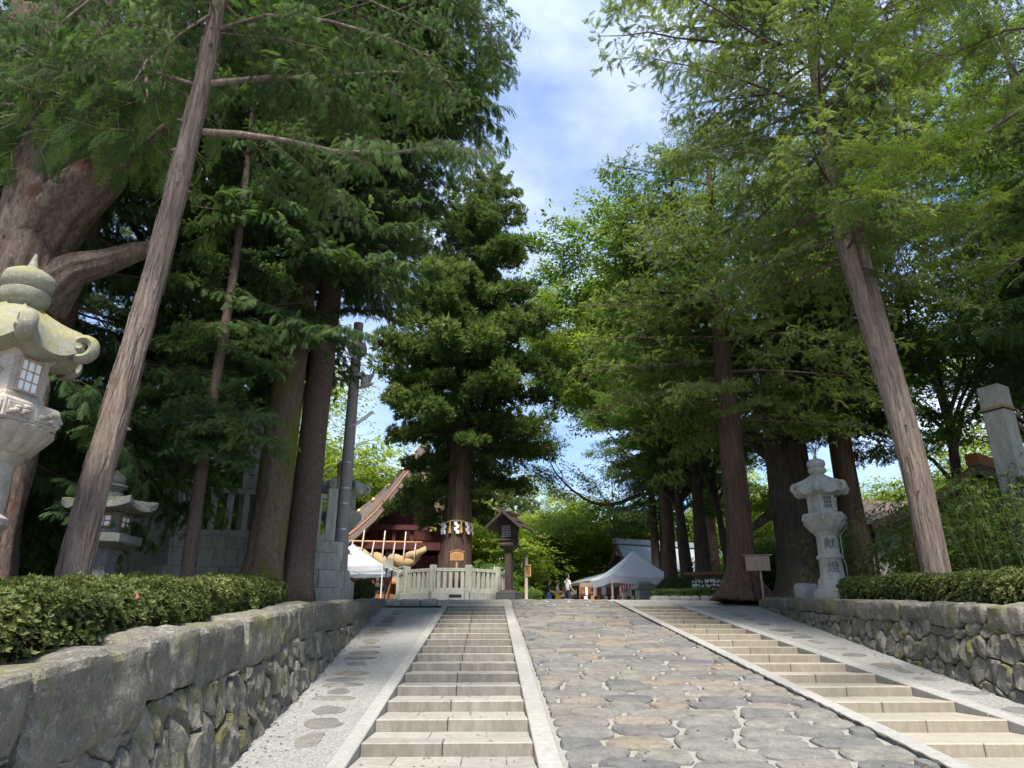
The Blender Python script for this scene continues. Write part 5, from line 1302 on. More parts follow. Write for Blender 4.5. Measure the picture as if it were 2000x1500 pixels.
for (x, y, rz, s, lb) in ((13.3, 17.8, 1.0, 1.12, 'tall bamboo shrub in front of the rope bound stone post'), (11.5, 15.2, 2.2, .85, 'lower bamboo shrub behind the hedge below the rope bound stone post'), (14.2, 15.6, 3.0, 1.0, 'dense bamboo shrub beside the rope bound stone post'), (15.0, 19.6, 4.0, 1.15, 'bamboo shrub in front of the brown pavilion eaves'), (11.6, 22.6, 5.0, .8, 'bamboo shrub just behind the granite lantern')):
    dup(bs[int(x * 10) % 2], (x, y, rwz(y) - .1), rz, s, lb)

# ------------------------------------------------------------------ trees: the near left side
LEFT_G, RIGHT_G, BACK_G = 'trees on the left bed', 'trees on the right side', 'trees beyond the shrine'
def px(pts, y): return [aty(a, b, (y if not hasattr(y, '__len__') else y[i])) for i, (a, b) in enumerate(pts)]
# leaning bare trunk with long cypress boughs
base = aty(135, 1140, 8.0); base.z = 1.72; tp = [base] + px([(190, 930), (245, 740), (300, 545), (352, 340), (395, 165), (428, 0), (452, -170), (470, -330)], 8.0)
tb = bole(tp, [.165, .152, .145, .137, .128, .115, .10, .08, .06], 64, .05, 3, None, .035); t = thing('cypress_tree', base, 'leaning pale bare trunk with long feathery cypress boughs above the hedge', 'tree', 0, LEFT_G)
bl = [([(395, 165), (520, 152), (640, 150), (760, 140), (870, 150)], [8, 8.3, 8.6, 8.9, 9.2], .05), ([(398, 258), (470, 262), (560, 275), (650, 295), (760, 300), (870, 285), (925, 305)], [8, 8, 8.1, 8.2, 8.3, 8.4, 8.5], .05),
      ([(418, 60), (520, 30), (640, 40), (760, 75), (840, 110)], [8, 7.8, 7.7, 7.7, 7.8], .035), ([(425, 20), (360, 60), (285, 120), (250, 180)], [8, 7.6, 7.3, 7.1], .025), ([(395, 170), (300, 140), (180, 130), (60, 150)], [8, 8.3, 8.6, 8.8], .035),
      ([(440, -60), (560, -60), (720, 0), (850, 60)], [8, 8.4, 8.8, 9.1], .04), ([(440, -60), (330, -60), (200, -20), (100, 60)], [8, 7.8, 7.6, 7.5], .04), ([(452, -170), (600, -160), (760, -100), (900, -10), (960, 60)], [8, 8.6, 9.2, 9.6, 9.9], .04), ([(430, 0), (520, 90), (620, 200), (700, 270)], [8, 8.7, 9.3, 9.8], .03)]
rr = random.Random(4); k = 0
for (pp, yv, r0) in bl:
    P = px(pp, yv); n = len(P); tb.tube(P, [r0 * (1 - .75 * i / (n - 1)) for i in range(n)], 8, False); LL = sum((P[i + 1] - P[i]).length for i in range(n - 1))
    for q in range(int(LL / .22)):
        f = .15 + .85 * (q + rr.random()) / int(LL / .22); p = along(P, f); tg = (along(P, min(1, f + .1)) - along(P, max(0, f - .1))).normalized(); az = math.atan2(tg.y, tg.x) + rr.choice((-1, 1)) * rr.uniform(.25, 1.1); k += 1
        put_bough(t, base, BG_NEAR[k % 3], 2.4, p, az, R(rr.uniform(-38, 12)), rr.uniform(.65, 1.35) * (1.15 - .4 * f), rr.uniform(-.4, .4))
for v in range(26):
    f = .70 + .30 * v / 26; p = along(tp, f); az = v * 2.4; put_bough(t, base, BG_NEAR[v % 3], 2.4, p, az, R(rr.uniform(-30, 15)), rr.uniform(1.0, 1.9), rr.uniform(-.4, .4))
strips(tb, tp, [.165, .152, .145, .137, .128, .115, .10, .08, .06], 240, 3, (.15, .6), (.006, .016), .006)
tb.v = [tuple(Vector(v) - base) for v in tb.v]; part('trunk', tb, B_bare, t, True); print('bare', TRIS)
# gnarled old tree
gb = aty(-70, 1140, 10.2); gb.z = 1.9
tb = bole([gb] + px([(-30, 930), (15, 720), (55, 540), (85, 400), (95, 260), (85, 120), (70, -60), (60, -250)], 10.2), [.56, .53, .52, .56, .58, .46, .40, .34, .28], 72, .18, 5, (1.2, .3, 5), .07)
def limb(pp, yv, rr, n=36, sd=0, rg=.2): b = bole(px(pp, yv), rr, 48, rg, sd, None, .08); tb.add(b.v, b.f)
limb([(70, 490), (120, 415), (170, 370), (205, 345), (228, 328), (240, 318)], [10.2, 10.0, 9.9, 9.8, 9.75, 9.75], [.50, .45, .40, .34, .24, .10], 24, 2); limb([(185, 362), (225, 330), (262, 300), (300, 270), (325, 250), (342, 236)], 9.75, [.17, .13, .11, .095, .08, .03], 14, 3)
limb([(80, 590), (140, 530), (205, 515), (270, 492), (305, 480)], [10.2, 10.1, 10.2, 10.4, 10.6], [.40, .25, .19, .15, .08], 18, 4); limb([(130, 400), (175, 290), (195, 180), (190, 20), (200, -160)], [10.2, 10.3, 10.5, 10.7, 10.9], [.42, .36, .31, .28, .22], 20, 5)
t = thing('old_tree', gb, 'gnarled old tree with swollen grey and red burls behind the mossy lantern', 'tree', 0, LEFT_G); tb.v = [tuple(Vector(v) - gb) for v in tb.v]; part('trunk', tb, B_gnarl, t, True)
for i, (a, e, ya, ye) in enumerate((((70, -60), (230, 20), 10.2, 9.2), ((90, 130), (-20, 190), 10, 9.2), ((190, 20), (320, 90), 10.7, 9.9), ((60, 0), (-60, 90), 10.2, 9.6), ((180, 120), (110, 250), 10.5, 9.2), ((190, 60), (240, 210), 10.6, 9.6), ((80, 40), (150, 140), 10, 9.0), ((180, -40), (60, 60), 10.5, 9.4), ((260, 40), (300, 230), 9.6, 8.6), ((230, 60), (200, 230), 9.8, 8.9), ((330, 20), (345, 200), 9.0, 8.3), ((120, 20), (40, 200), 10, 9.0))):
    aim_bough(t, gb, BG_NEAR[i % 3], 2.4, aty(*a, ya), aty(*e, ye), 0, 1.3)
# the twin trunks
pa = aty(508, 1150, 15.6); pa.z = 2.2; pts = [pa] + px([(545, 880), (578, 650), (605, 430), (630, 150), (642, -80), (650, -260)], 15.6)
def Ltw(f, az): return float(np.interp(f, [0, .12, .25, .42, .56, .75, .9, 1], [2.9, 3.5, 3.7, 4.0, 4.8, 4.5, 3.0, 1.0])) * (1.0 - .14 * math.cos(az) * (1 if f < .42 else -.1))
bough_tree('cypress_tree', 'mossy trunk of the twin conifers with a huge dark cypress crown', pts, [.40, .37, .34, .30, .22, .14, .05], BG_CYP, 4.0, 140, aty(590, 690, 15.6).z, Ltw, lambda f: -14 + 30 * f, B_moss, LEFT_G, 21, 30, .08, (1.2, .35, 4), .02, skip=lambda f, az: f < .18 and math.cos(az) > .3 and math.sin(az) > -.3)
pb = aty(577, 1160, 16.4); pb.z = 2.25; pts = [pb] + px([(605, 900), (632, 680), (662, 430), (690, 150), (708, -80), (718, -240)], 16.4)
bough_tree('fir_tree', 'brown smooth trunk of the twin conifers with drooping grey green boughs', pts, [.35, .32, .30, .26, .20, .12, .05], BG_FIR, 4.0, 110, aty(640, 670, 16.4).z, lambda f, az: float(np.interp(f, [0, .1, .25, .4, .55, .75, 1], [2.7, 3.3, 3.2, 3.3, 3.9, 3.8, 1.0])) * (1.0 - .08 * math.cos(az) * (1 if f < .42 else 0)), lambda f: -14 + 26 * f, B_brown, LEFT_G, 23, 30, .06, (1.0, .35, 4), .01, skip=lambda f, az: f < .22 and math.cos(az) > .1 and math.sin(az) > -.6); print('twin', TRIS)
# young trunk with low dark sprays before the stone fence
ps = aty(368, 1135, 12.6); ps.z = 2.1; pts = [ps] + px([(388, 950), (412, 800), (438, 650), (462, 500), (478, 370), (492, 230), (500, 90)], 12.6)
tb = bole(pts, [.125, .11, .10, .09, .078, .066, .05, .02], 14, .08, 9); t = thing('young_fir_tree', ps, 'slender trunk with low dark green sprays before the stone balustrade', 'tree', 0, LEFT_G)
for i, (pp, yv) in enumerate((([(410, 820), (340, 790), (265, 800)], [12.6, 12.0, 11.6]), ([(412, 800), (480, 830), (560, 855)], [12.6, 12.2, 12.0]), ([(415, 780), (350, 745), (290, 750)], [12.6, 12.8, 13]), ([(418, 770), (470, 760), (530, 790)], [12.6, 12.9, 13.2]), ([(405, 850), (370, 850), (330, 870)], [12.6, 12.1, 11.8]), ([(405, 845), (430, 880), (470, 890)], [12.6, 12.2, 11.8]), ([(430, 690), (500, 660), (560, 690)], [12.6, 12.5, 12.4]), ([(430, 690), (360, 650), (300, 660)], [12.6, 12.5, 12.3]), ([(455, 540), (380, 520), (320, 560)], [12.6, 12.8, 13]), ([(460, 500), (520, 510), (580, 560)], [12.6, 13, 13.2]), ([(470, 430), (420, 410), (360, 440)], [12.6, 12.4, 12.2]), ([(476, 380), (540, 370), (600, 400)], [12.6, 12.9, 13.2]), ([(482, 320), (400, 300), (320, 340)], [12.6, 12.8, 13]), ([(486, 280), (560, 250), (620, 280)], [12.6, 12.5, 12.4]), ([(492, 220), (420, 190), (350, 220)], [12.6, 12.3, 12]), ([(496, 150), (560, 120), (600, 150)], [12.6, 12.8, 13]), ([(498, 110), (430, 80), (380, 110)], [12.6, 12.8, 13]))):
    P = px(pp, yv); aim_bough(t, ps, BG_FIR[i % 4], 4.0, P[0], P[-1], 0, 1.5); aim_bough(t, ps, BG_FIR[(i + 1) % 4], 4.0, P[0], P[1] + Vector((.3, -.5, .1)), .3, 1.5)
tb.v = [tuple(Vector(v) - ps) for v in tb.v]; part('trunk', tb, B_brown, t, True)
# woods behind the left bed
def vpts(x, y, z, h, lx=0, ly=0): return [Vector((x + lx * f, y + ly * f, z + h * f)) for f in (0, .25, .5, .75, 1)]
w1 = bough_tree('cypress_tree', 'dark fibrous trunk beside the gnarled tree with low cypress sprays', vpts(-8.3, 12.4, 2.0, 17, .5, .3), [.26, .23, .19, .12, .04], BG_CYP, 4.0, 52, 4.6, lambda f, az: 3.4 * (1 - f) ** .5 + .4, lambda f: -12 + 25 * f, B_red, LEFT_G, 31, 20, .1, (.8, .3, 4), .04)
w2 = bough_tree('fir_tree', 'dark conifer standing behind the raised stone fence', vpts(-9.3, 21.5, 2.5, 19), [.28, .24, .19, .12, .04], BG_FIR, 4.0, 52, 6.0, lambda f, az: 3.8 * (1 - f) ** .5 + .4, lambda f: -10 + 25 * f, B_dark, LEFT_G, 32, 18, .1, (.8, .3, 4))
dup(w1, (-9.0, 13.4, 2.0), 2.0, 1.08, 'straight grey trunk seen between the big lantern and the leaning trunk')
dup(w2, (-13.4, 17.5, 2.2), 1.1, .95, 'shaded conifer deep behind the small lantern')
dup(w2, (-15.5, 22.0, 2.5), 3.0, 1.2, 'conifer in the dark wood left of the stone fence')
dup(w1, (-13.5, 30.0, 2.8), 5.1, 1.25, 'cypress in the wood between stone fence and shrine hall')
dup(w2, (-18.5, 15.0, 2.2), 5.5, 1.15, 'conifer at the outer edge of the left wood')
dup(w2, (-12.6, 13.2, 2.1), 2.2, .9, 'low branched conifer behind the gnarled tree')
m1 = broadleaf((-12.5, 29.5, 2.8), 13, .2, 'bright green maple glimpsed between the dark left trunks', 'maple_tree', 5.2, 41, size=.50, nl=8, per=24, group=LEFT_G, tint=.55); print('m1', TRIS)
dup(m1, (-11.8, 37.0, PLAT), 2.1, .9, 'bright maple behind the concrete pole')
dup(m1, (-19.5, 27.0, 2.8), 4.2, 1.1, 'backlit maple behind the gnarled tree')
dup(m1, (-17.0, 19.0, 2.4), .9, .8, 'low backlit maple behind the big mossy lantern')
dup(m1, (-15.0, 37.0, PLAT), 5.2, 1.2, 'large backlit maple behind the twin trunks')

# ------------------------------------------------------------------ the shrine tree
r = random.Random(77); sb = Vector((TX, TY, PLAT + .3)); spts = [sb] + px([(893, 1040), (900, 880), (905, 740), (915, 600), (935, 470), (965, 330)], TY)
zl0 = aty(890, 985, TY).z
def Lsac(f, az):
    L_ = float(np.interp(f, [0, .06, .2, .4, .55, .7, .85, 1], [2.7, 3.6, 4.4, 4.5, 4.0, 3.3, 2.4, .9])); return L_
bough_tree('cedar_tree', 'tall sacred cedar ringed by stone posts with straw rope and paper streamers', spts, [.78, .66, .56, .47, .36, .22, .05], BG_SUGI, 4.0, 138, zl0, Lsac, lambda f: -18 + 34 * f, B_red, None, 8, 56, .10, (1.4, .28, 6), .05, nstrip=260, skip=lambda f, az: f < .16 and -2.3 < ((az + math.pi) % (2 * math.pi)) - math.pi < -1.0)
# rope, streamers and tassels on it
zr = aty(890, 1018, TY - .8).z; rr = .69; t = thing('sacred_rope', (TX, TY, zr), 'straw rope with white paper streamers and golden tassels tied round the trunk', 'rope')
cx = along(spts, (0.5) * .33); off = Vector((spts[1].x - TX, 0, 0)) * .8
part('rope_ring', MB().tube([(rr * math.cos(a) + off.x, rr * math.sin(a), .04 * math.sin(a * 3)) for a in np.linspace(0, 2 * math.pi, 40)], .045, 8), M_straw, t, True)
for k, a in enumerate((-150, -135, -112, -88, -72, -48, -38, -20)):
    a = R(a); q = Vector(((rr + .06) * math.cos(a) + off.x, (rr + .06) * math.sin(a), 0)); u = Vector((-math.sin(a), math.cos(a), 0)); nn = Vector((math.cos(a), math.sin(a), 0)); M = Matrix((u, nn, Vector((0, 0, 1)))).transposed()
    if k in (2, 4, 6): part('tassel', MB().lathe([(.075, -.52), (.06, -.35), (.035, -.12), (.045, -.08), (.02, 0)], 10), M_tassel, t, 40, loc=q)
    else:
        b = MB()
        for j in range(4): b.box((.045 * (1 if j % 2 else -1), .012 * j, -.09 - .125 * j), (.15, .006, .16), 0, Matrix.Rotation(R(14 * (1 if j % 2 else -1)), 3, 'Y'))
        part('paper_streamer', b.xf(M.to_4x4()), M_shide, t, loc=q)

# ------------------------------------------------------------------ right side
# twin bare trunks
b0 = aty(1830, 1135, 14.8); b0.z = 2.3; pts = [b0] + px([(1790, 940), (1740, 770), (1690, 610), (1650, 480), (1622, 340), (1600, 200), (1578, 20), (1560, -200), (1545, -420)], 14.8)
p2 = px([(1842, 1135), (1800, 930), (1765, 790), (1725, 650), (1690, 520), (1672, 430), (1660, 300)], 15.25); p2[0].z = 2.3
q2 = bole(p2, [.20, .19, .18, .165, .15, .13, .08], 44, .07, 13, None, .035); r = random.Random(5)
bough_tree('yew_tree', 'two fused bare pinkish trunks rising from the hedge with airy light green boughs', pts[:8] + px([(1568, -120), (1560, -240)], 14.8), [.245, .225, .21, .195, .18, .165, .15, .12, .08, .04], BG_YEW, 5.0, 76, aty(1650, 520, 14.8).z, lambda f, az: float(np.interp(f, [0, .15, .5, .8, 1], [3.0, 4.6, 5.6, 4.4, 1.5])), lambda f: -10 + 38 * f, B_bare, RIGHT_G, 12, 60, .06, (.7, .25, 4), .035, q2, nstrip=260)
# buttressed cedar
b1 = aty(1453, 1190, 25.8); b1.z = PLAT - .15; pts = [b1] + px([(1447, 1080), (1437, 960), (1424, 830), (1410, 690), (1398, 560), (1388, 400), (1380, 250)], 25.8)
bough_tree('cedar_tree', 'red brown cedar with flaring buttress roots at the end of the stone wall', pts, [.52, .47, .43, .39, .33, .26, .15, .05], BG_YEW, 5.0, 66, aty(1424, 830, 25.8).z, lambda f, az: float(np.interp(f, [0, .15, .5, .8, 1], [4.2, 5.4, 5.8, 4.2, 1.5])), lambda f: -16 + 34 * f, B_red, RIGHT_G, 15, 72, .12, (1.5, .95, 7), .05, nstrip=200)
# near cedar whose boughs reach in from outside the frame
b2 = Vector((10.3, 8.8, 1.95)); pts = [b2, b2 + Vector((0, 0, 4)), b2 + Vector((-.1, 0, 8)), b2 + Vector((-.2, .2, 13))]; tb = bole(pts, [.42, .38, .33, .22], 20, .08, 17, (1, .3, 4)); c = Crown()
nb = [([(2090, 170), (1990, 215), (1900, 275), (1800, 335), (1720, 375), (1640, 395)], [8.8, 8.6, 8.4, 8.2, 8.0, 7.9], .06, .62, .16), ([(1900, 275), (1840, 290), (1760, 300), (1690, 300)], [8.4, 8.2, 8.0, 7.8], .025, .6, .1), ([(2090, 40), (1960, 60), (1850, 110), (1760, 90)], [8.8, 8.9, 9.1, 9.3], .04, .45, .15), ([(2090, -60), (1930, -30), (1800, 20), (1700, 60)], [8.8, 9.2, 9.6, 9.9], .035, .45, .15), ([(2080, 330), (1980, 370), (1900, 420), (1840, 450)], [8.8, 8.9, 9.0, 9.1], .035, .25, .15), ([(2090, 250), (2000, 160), (1930, 60), (1880, -30)], [8.8, 8.9, 9, 9], .04, .3, .2), ([(2080, 420), (2000, 500), (1940, 540)], [8.8, 9, 9.2], .03, .2, .15), ([(1740, -40), (1690, 50), (1660, 110), (1600, 60)], [9.2, 9.0, 8.9, 8.8], .02, .55, .3)]
t = thing('cedar_tree', b2, 'near cedar reaching in with yellow green needle boughs over the bamboo', 'tree', 0, RIGHT_G); rr = random.Random(6); k = 0
for (pp, yv, r0, tn, st) in nb:
    P = px(pp, yv); n = len(P); tb.tube(P, [r0 * .7 * (1 - .75 * i / (n - 1)) for i in range(n)], 8, False); LL = sum((P[i + 1] - P[i]).length for i in range(n - 1)); m = int(LL / .15)
    for q in range(m):
        f = .15 + .85 * (q + rr.random()) / m; p = along(P, f); tg = (along(P, min(1, f + .1)) - along(P, max(0, f - .1))).normalized(); az = math.atan2(tg.y, tg.x) + rr.choice((-1, 1)) * rr.uniform(.2, 1.2); k += 1
        put_bough(t, b2, BG_NEED[k % 3], 1.6, p, az, R(rr.uniform(-30, 25)), rr.uniform(.4, .85) * (1.15 - .4 * f), rr.uniform(-.4, .4))
tb.v = [tuple(Vector(v) - b2) for v in tb.v]; part('trunk', tb, B_old, t, True); print('R3', TRIS)
# old broad zelkova behind the lantern
b3 = aty(1568, 1165, 30.0); b3.z = PLAT - .1; r4 = plate_tree('zelkova_tree', 'old broad dark trunk with curving limbs behind the granite lantern', b3, 20, .72, 9.0, BG_ZELK, 13, 11, B_old, RIGHT_G, 51, .5)
k0 = bole(px([(1556, 1000), (1540, 930), (1515, 870), (1470, 850), (1420, 840)], [30, 29.7, 29.4, 29, 28.6]), [.42, .30, .24, .2, .12], 12, .1, 2); k1 = bole(px([(1560, 960), (1530, 985), (1490, 1015), (1460, 1040)], [30, 30, 30, 30]), [.34, .24, .19, .12], 12, .1, 3)
for k in (k0, k1): part('limb', MB().add([tuple(Vector(v) - b3) for v in k.v], k.f), B_old, r4, True)
bm_ = bole([b3, b3 + Vector((.15, 0, 3)), b3 + Vector((.3, 0, 9))], [1.0, .76, .66], 44, .16, 31, (1.6, .4, 5)); part('bole', MB().add([tuple(Vector(v) - b3) for v in bm_.v], bm_.f), B_old, r4, True)
b4 = aty(1692, 1150, 28.0); b4.z = PLAT - .2
r5 = bough_tree('fir_tree', 'dark straight trunk behind the bamboo with a fir crown', vpts(b4.x, 28, b4.z, 21), [.42, .36, .28, .17, .05], BG_FIR, 4.0, 52, b4.z + 8, lambda f, az: 4.4 * (1 - f) ** .5 + .4, lambda f: -8 + 25 * f, B_red, RIGHT_G, 61, 24, .1, (.8, .3, 4), .04)
dup(r5, (18.0, 19.0, 2.7), 1.5, .95, 'dark conifer beyond the rope bound stone post'); dup(r5, (21.5, 25.0, 3.0), 3.3, 1.05, 'conifer behind the brown pavilion eaves'); dup(r5, (16.8, 33.0, PLAT), 4.4, 1.0, 'conifer behind the old broad trunk')
dup(r5, (14.8, 12.6, 2.4), 5.6, .85, 'conifer over the bamboo at the outer end of the hedge')
zk = plate_tree('zelkova_tree', 'green zelkova with open crown behind the bamboo', (17.5, 26.5, 3.0), 15, .26, 5.4, BG_ZELK, 9, 8, B_dark, RIGHT_G, 52, .45)
dup(zk, (20.0, 16.5, 2.6), 2.0, 1.05, 'zelkova beside the outermost conifer'); dup(zk, (12.5, 37.0, PLAT), 3.6, .9, 'leafy zelkova between the cedar and the old broad trunk'); dup(zk, (24.5, 31.0, PLAT), 1.0, 1.2, 'zelkova far behind the brown pavilion')
# trees around the tent
dz = bough_tree('cedar_tree', 'straight brown trunk beside the round bush with dense dark crown', vpts(aty(1313, 1150, 40).x, 40.0, PLAT, 18), [.40, .34, .27, .17, .05], BG_FIR, 4.0, 56, PLAT + 7.5, lambda f, az: 3.4 * (1 - f) ** .45 + .5, lambda f: -12 + 28 * f, B_red, RIGHT_G, 71, 22, .1, None, .04)
dup(dz, (aty(1285, 1150, 52).x, 52.0, PLAT), 2.0, .92, 'dark conifer behind the grey gabled roof'); dup(dz, (aty(1400, 1150, 47).x, 47, PLAT), 4.0, 1.0, 'dark conifer behind the paper hung rack')
t2 = plate_tree('zelkova_tree', 'thick dark forked trunk behind the paper hung rack', (aty(1378, 1150, 37).x, 37.0, PLAT), 14, .48, 5.0, BG_ZELK, 8, 8, B_dark, RIGHT_G, 53, .85, None, (.25, .6)); dup(t2, (aty(1346, 1150, 39).x, 39.0, PLAT), 2.5, .85, 'slim dark trunk standing by the thick forked one')
# light maple arching over the crest
big = plate_tree('maple_tree', 'tall pale green maple arching beside the shrine tree', (aty(1300, 1150, 52).x, 52.0, PLAT), 29, .46, 10.0, BG_MAPLE, 17, 12, B_dark, BACK_G, 54, .80, (R(185), R(95)), (.22, .52))
k = bole(px([(1250, 965), (1205, 985), (1160, 985), (1120, 960), (1085, 925), (1070, 890)], 38), [.11, .095, .08, .06, .045, .015], 10, .08, 4); part('limb', MB().add([tuple(Vector(v) - big.location) for v in k.v], k.f), B_dark, big, True)
for q, (a_, b_) in enumerate(((1160, 975), (1120, 950), (1100, 930), (1085, 905), (1130, 965), (1190, 985), (1072, 895))):
    p = aty(a_, b_, 38); put_bough(big, big.location, BG_MAPLE[q % 4], 2.6, p, R(150 + 37 * q % 120), R(10 + 9 * (q % 3)), 2.4)
# far maples behind the shrine yard
BL = ['far maple behind the no smoking post', 'far maple behind the walking people', 'far yellow green maple behind the grey gabled roof', 'far maple between shrine tree and grey roof', 'far maple behind the shrine hall', 'far maple beyond the low sheds']
fm = broadleaf((2.5, 58, PLAT), 13, .22, 'far bright maple behind the wooden lantern', 'maple_tree', 5.4, 55, MAPLE_FAR, M_maple, B_dark, 9, .62, .15, 30, .62, BACK_G, .4, 5); print('fm', TRIS)
pos = [(6, 66, 1.0), (-1, 75, 1.15), (11, 64, 1.0), (17, 70, 1.1), (24, 66, 1.0), (31, 62, 1.1), (-10, 80, 1.3), (-19, 74, 1.25), (-27, 64, 1.2), (-33, 52, 1.2), (-28, 40, 1.1), (37, 52, 1.1), (41, 40, 1.1), (38, 28, 1.1), (3, 78, 1.25), (14, 80, 1.25), (30, 80, 1.3), (33, 52, .9), (-26, 28, 1.0), (30, 22, 1.0), (-14, 72, 1.2), (44, 62, 1.3), (-40, 70, 1.4), (28, 44, 1.0), (21, 50, .9)]
def hillz(x, y): return PLAT - .4 + 16 * (1 - math.exp(-max(0, math.hypot(x * .85, max(y - 20, 0)) - 52) / 60)) * (1 + .25 * nz((x, y, 0), .02))
far_lab = {0: 'leafy maple behind the three walkers and the grey roof', 1: 'leafy maple behind the wooden post lantern', 2: 'leafy maple rising behind the grey sheet roof', 20: 'leafy maple behind the sacred cedar trunk', 17: 'small bright maple beside the low shed roof', 4: 'leafy maple beyond the paper hung rack'}
for i, (x, y, s) in enumerate(pos): dup(fm, (x, y, max(PLAT, hillz(x, y))), i * 1.3, s, far_lab.get(i, 'leafy green tree in the wood that closes off the shrine yard'), s * (.9 + .25 * ((i * 7) % 5) / 4))
dup(fm, (-12.5, 76, hillz(-12.5, 76)), .7, 1.75, 'tall pale green tree rising behind the shrine hall roof'); dup(fm, (-19.5, 73, hillz(-19.5, 73)), 2.7, 1.8, 'tall pale green tree seen past the concrete pole')
us = broadleaf((-1.0, 54.0, PLAT), 4.6, .08, 'dark leafy undergrowth behind the no smoking post', 'undergrowth_shrub', 2.3, 56, MAPLE_FAR, M_zelk, B_dark, 9, .5, .05, 22, .3, 'undergrowth at the edge of the wood', .6, 4)
for i, (x, y, s) in enumerate([(2.6, 58, 1.0), (-4.5, 68, 1.2), (1.5, 50, .8), (-14, 42, 1.1), (-18, 34, 1.2), (-21, 24, 1.2), (-15, 26, 1.0), (-24, 18, 1.3), (-13, 21, .9), (-19, 29, 1.2), (19, 44, 1.2), (24, 38, 1.2), (15, 46, 1.0), (28, 30, 1.2), (-27, 34, 1.4), (-10.5, 31, 1.0), (33, 36, 1.3)]):
    dup(us, (x, y, 2.6 if x < -9 and y < 27 else PLAT), i * 1.7, s, 'leafy undergrowth shrub below the trees at the edge of the wood')
print('TOTAL TRIS', TRIS)
# ------------------------------------------------------------------ shrine hall with the great straw rope
HY = 58.0
def hp(px_, py_, y=HY): return aty(px_, py_, y)
hx = hp(770, 1100).x
t = thing('shrine_hall', (hx, HY, PLAT), 'shrine hall with curved shingled gable and maroon timbers behind the white tent', 'building'); o0 = Vector(t.location)
lo = lambda v: Vector(v) - o0
edge = [hp(640, 1078), hp(668, 1055), hp(700, 1030), hp(735, 998), hp(765, 962), hp(790, 930), hp(812, 905)]
edge_r = [hp(812, 905), hp(832, 935), hp(850, 975), hp(868, 1012), hp(890, 1045), hp(915, 1068)]
full = edge + edge_r[1:]
def slab(curve, dy0, dy1, up0, up1, m, name, parent, thick):
    b = MB(); n = len(curve); vs = []
    for p in curve: vs += [(p.x, p.y + dy0, p.z + up0), (p.x, p.y + dy1, p.z + up1), (p.x, p.y + dy1, p.z + up1 - thick), (p.x, p.y + dy0, p.z + up0 - thick)]
    vs = [tuple(Vector(v) - o0) for v in vs]; fs = []
    for i in range(n - 1):
        for j in range(4): fs.append((i * 4 + j, i * 4 + (j + 1) % 4, (i + 1) * 4 + (j + 1) % 4, (i + 1) * 4 + j))
    fs += [(0, 1, 2, 3), ((n - 1) * 4 + 3, (n - 1) * 4 + 2, (n - 1) * 4 + 1, (n - 1) * 4)]
    return part(name, b.add(vs, fs), m, parent, 40)
rf = slab(full, 0, 7, .35, 3.5, M_shingle, 'roof', t, .32); slab(full, -.05, .35, .10, .14, M_copper, 'copper_edge', rf, .16); slab(full, .0, .5, -.10, -.10, M_greybrown, 'bargeboard', rf, .62)
slab([p + Vector((0, 0, 0)) for p in full], 6.4, 7.2, 3.65, 3.7, M_greybrown, 'ridge', rf, .6)
for p in edge[1:-1]: part('gold_stud', MB().lathe([(.16, 0), (.2, .05), (.08, .14), (.01, .15)], 12).xf(Matrix.Rotation(R(90), 4, 'X')), M_gold, rf, 40, loc=lo((p.x, p.y + 6.35, p.z + 3.4)))
bm = part('cross_beam', MB().beam(lo(hp(640, 1062, HY + 1)), lo(hp(860, 1068, HY + 1)), .5, .62), M_maroon, t)
part('upper_beam', MB().beam(lo(hp(690, 1028, HY + 1.6)), lo(hp(850, 1032, HY + 1.6)), .4, .4), M_maroon, t)
for px_ in (655, 760, 862): part('column', MB().box((0, 0, 0), (.5, .5, 6), .03), M_maroon, t, loc=lo((hp(px_, 1100, HY + 1.2).x, HY + 1.2, PLAT + 3)))
wall_in = MB().box((0, 0, 0), (10.5, .3, 6.5)); part('back_wall', wall_in, M_maroon, t, loc=lo((hx, HY + 5.5, PLAT + 3.2)))
part('gable_board', MB().add([tuple(lo((p.x, HY + 2.5, p.z - .3))) for p in full] + [tuple(lo((full[-1].x, HY + 2.5, hp(0, 1062).z))), tuple(lo((full[0].x, HY + 2.5, hp(0, 1062).z)))], [tuple(range(len(full) + 2))]), M_maroon, t)
for px_ in (700, 735, 770, 805): part('gable_strut', MB().box((0, 0, 0), (.28, .28, 2.0), .01), M_maroon, t, loc=lo((hp(px_, 1040, HY + 1.8).x, HY + 1.8, hp(0, 1045).z)))
slab([hp(848, 1022, HY + 3), hp(872, 1040, HY + 3), hp(905, 1064, HY + 3)], 0, 4, .2, 1.2, M_shingle, 'side_roof', t, .25); part('side_bargeboard', MB().beam(lo(hp(838, 1032, HY + 2.9)), lo(hp(900, 1072, HY + 2.9)), .3, .55), M_greybrown, t)
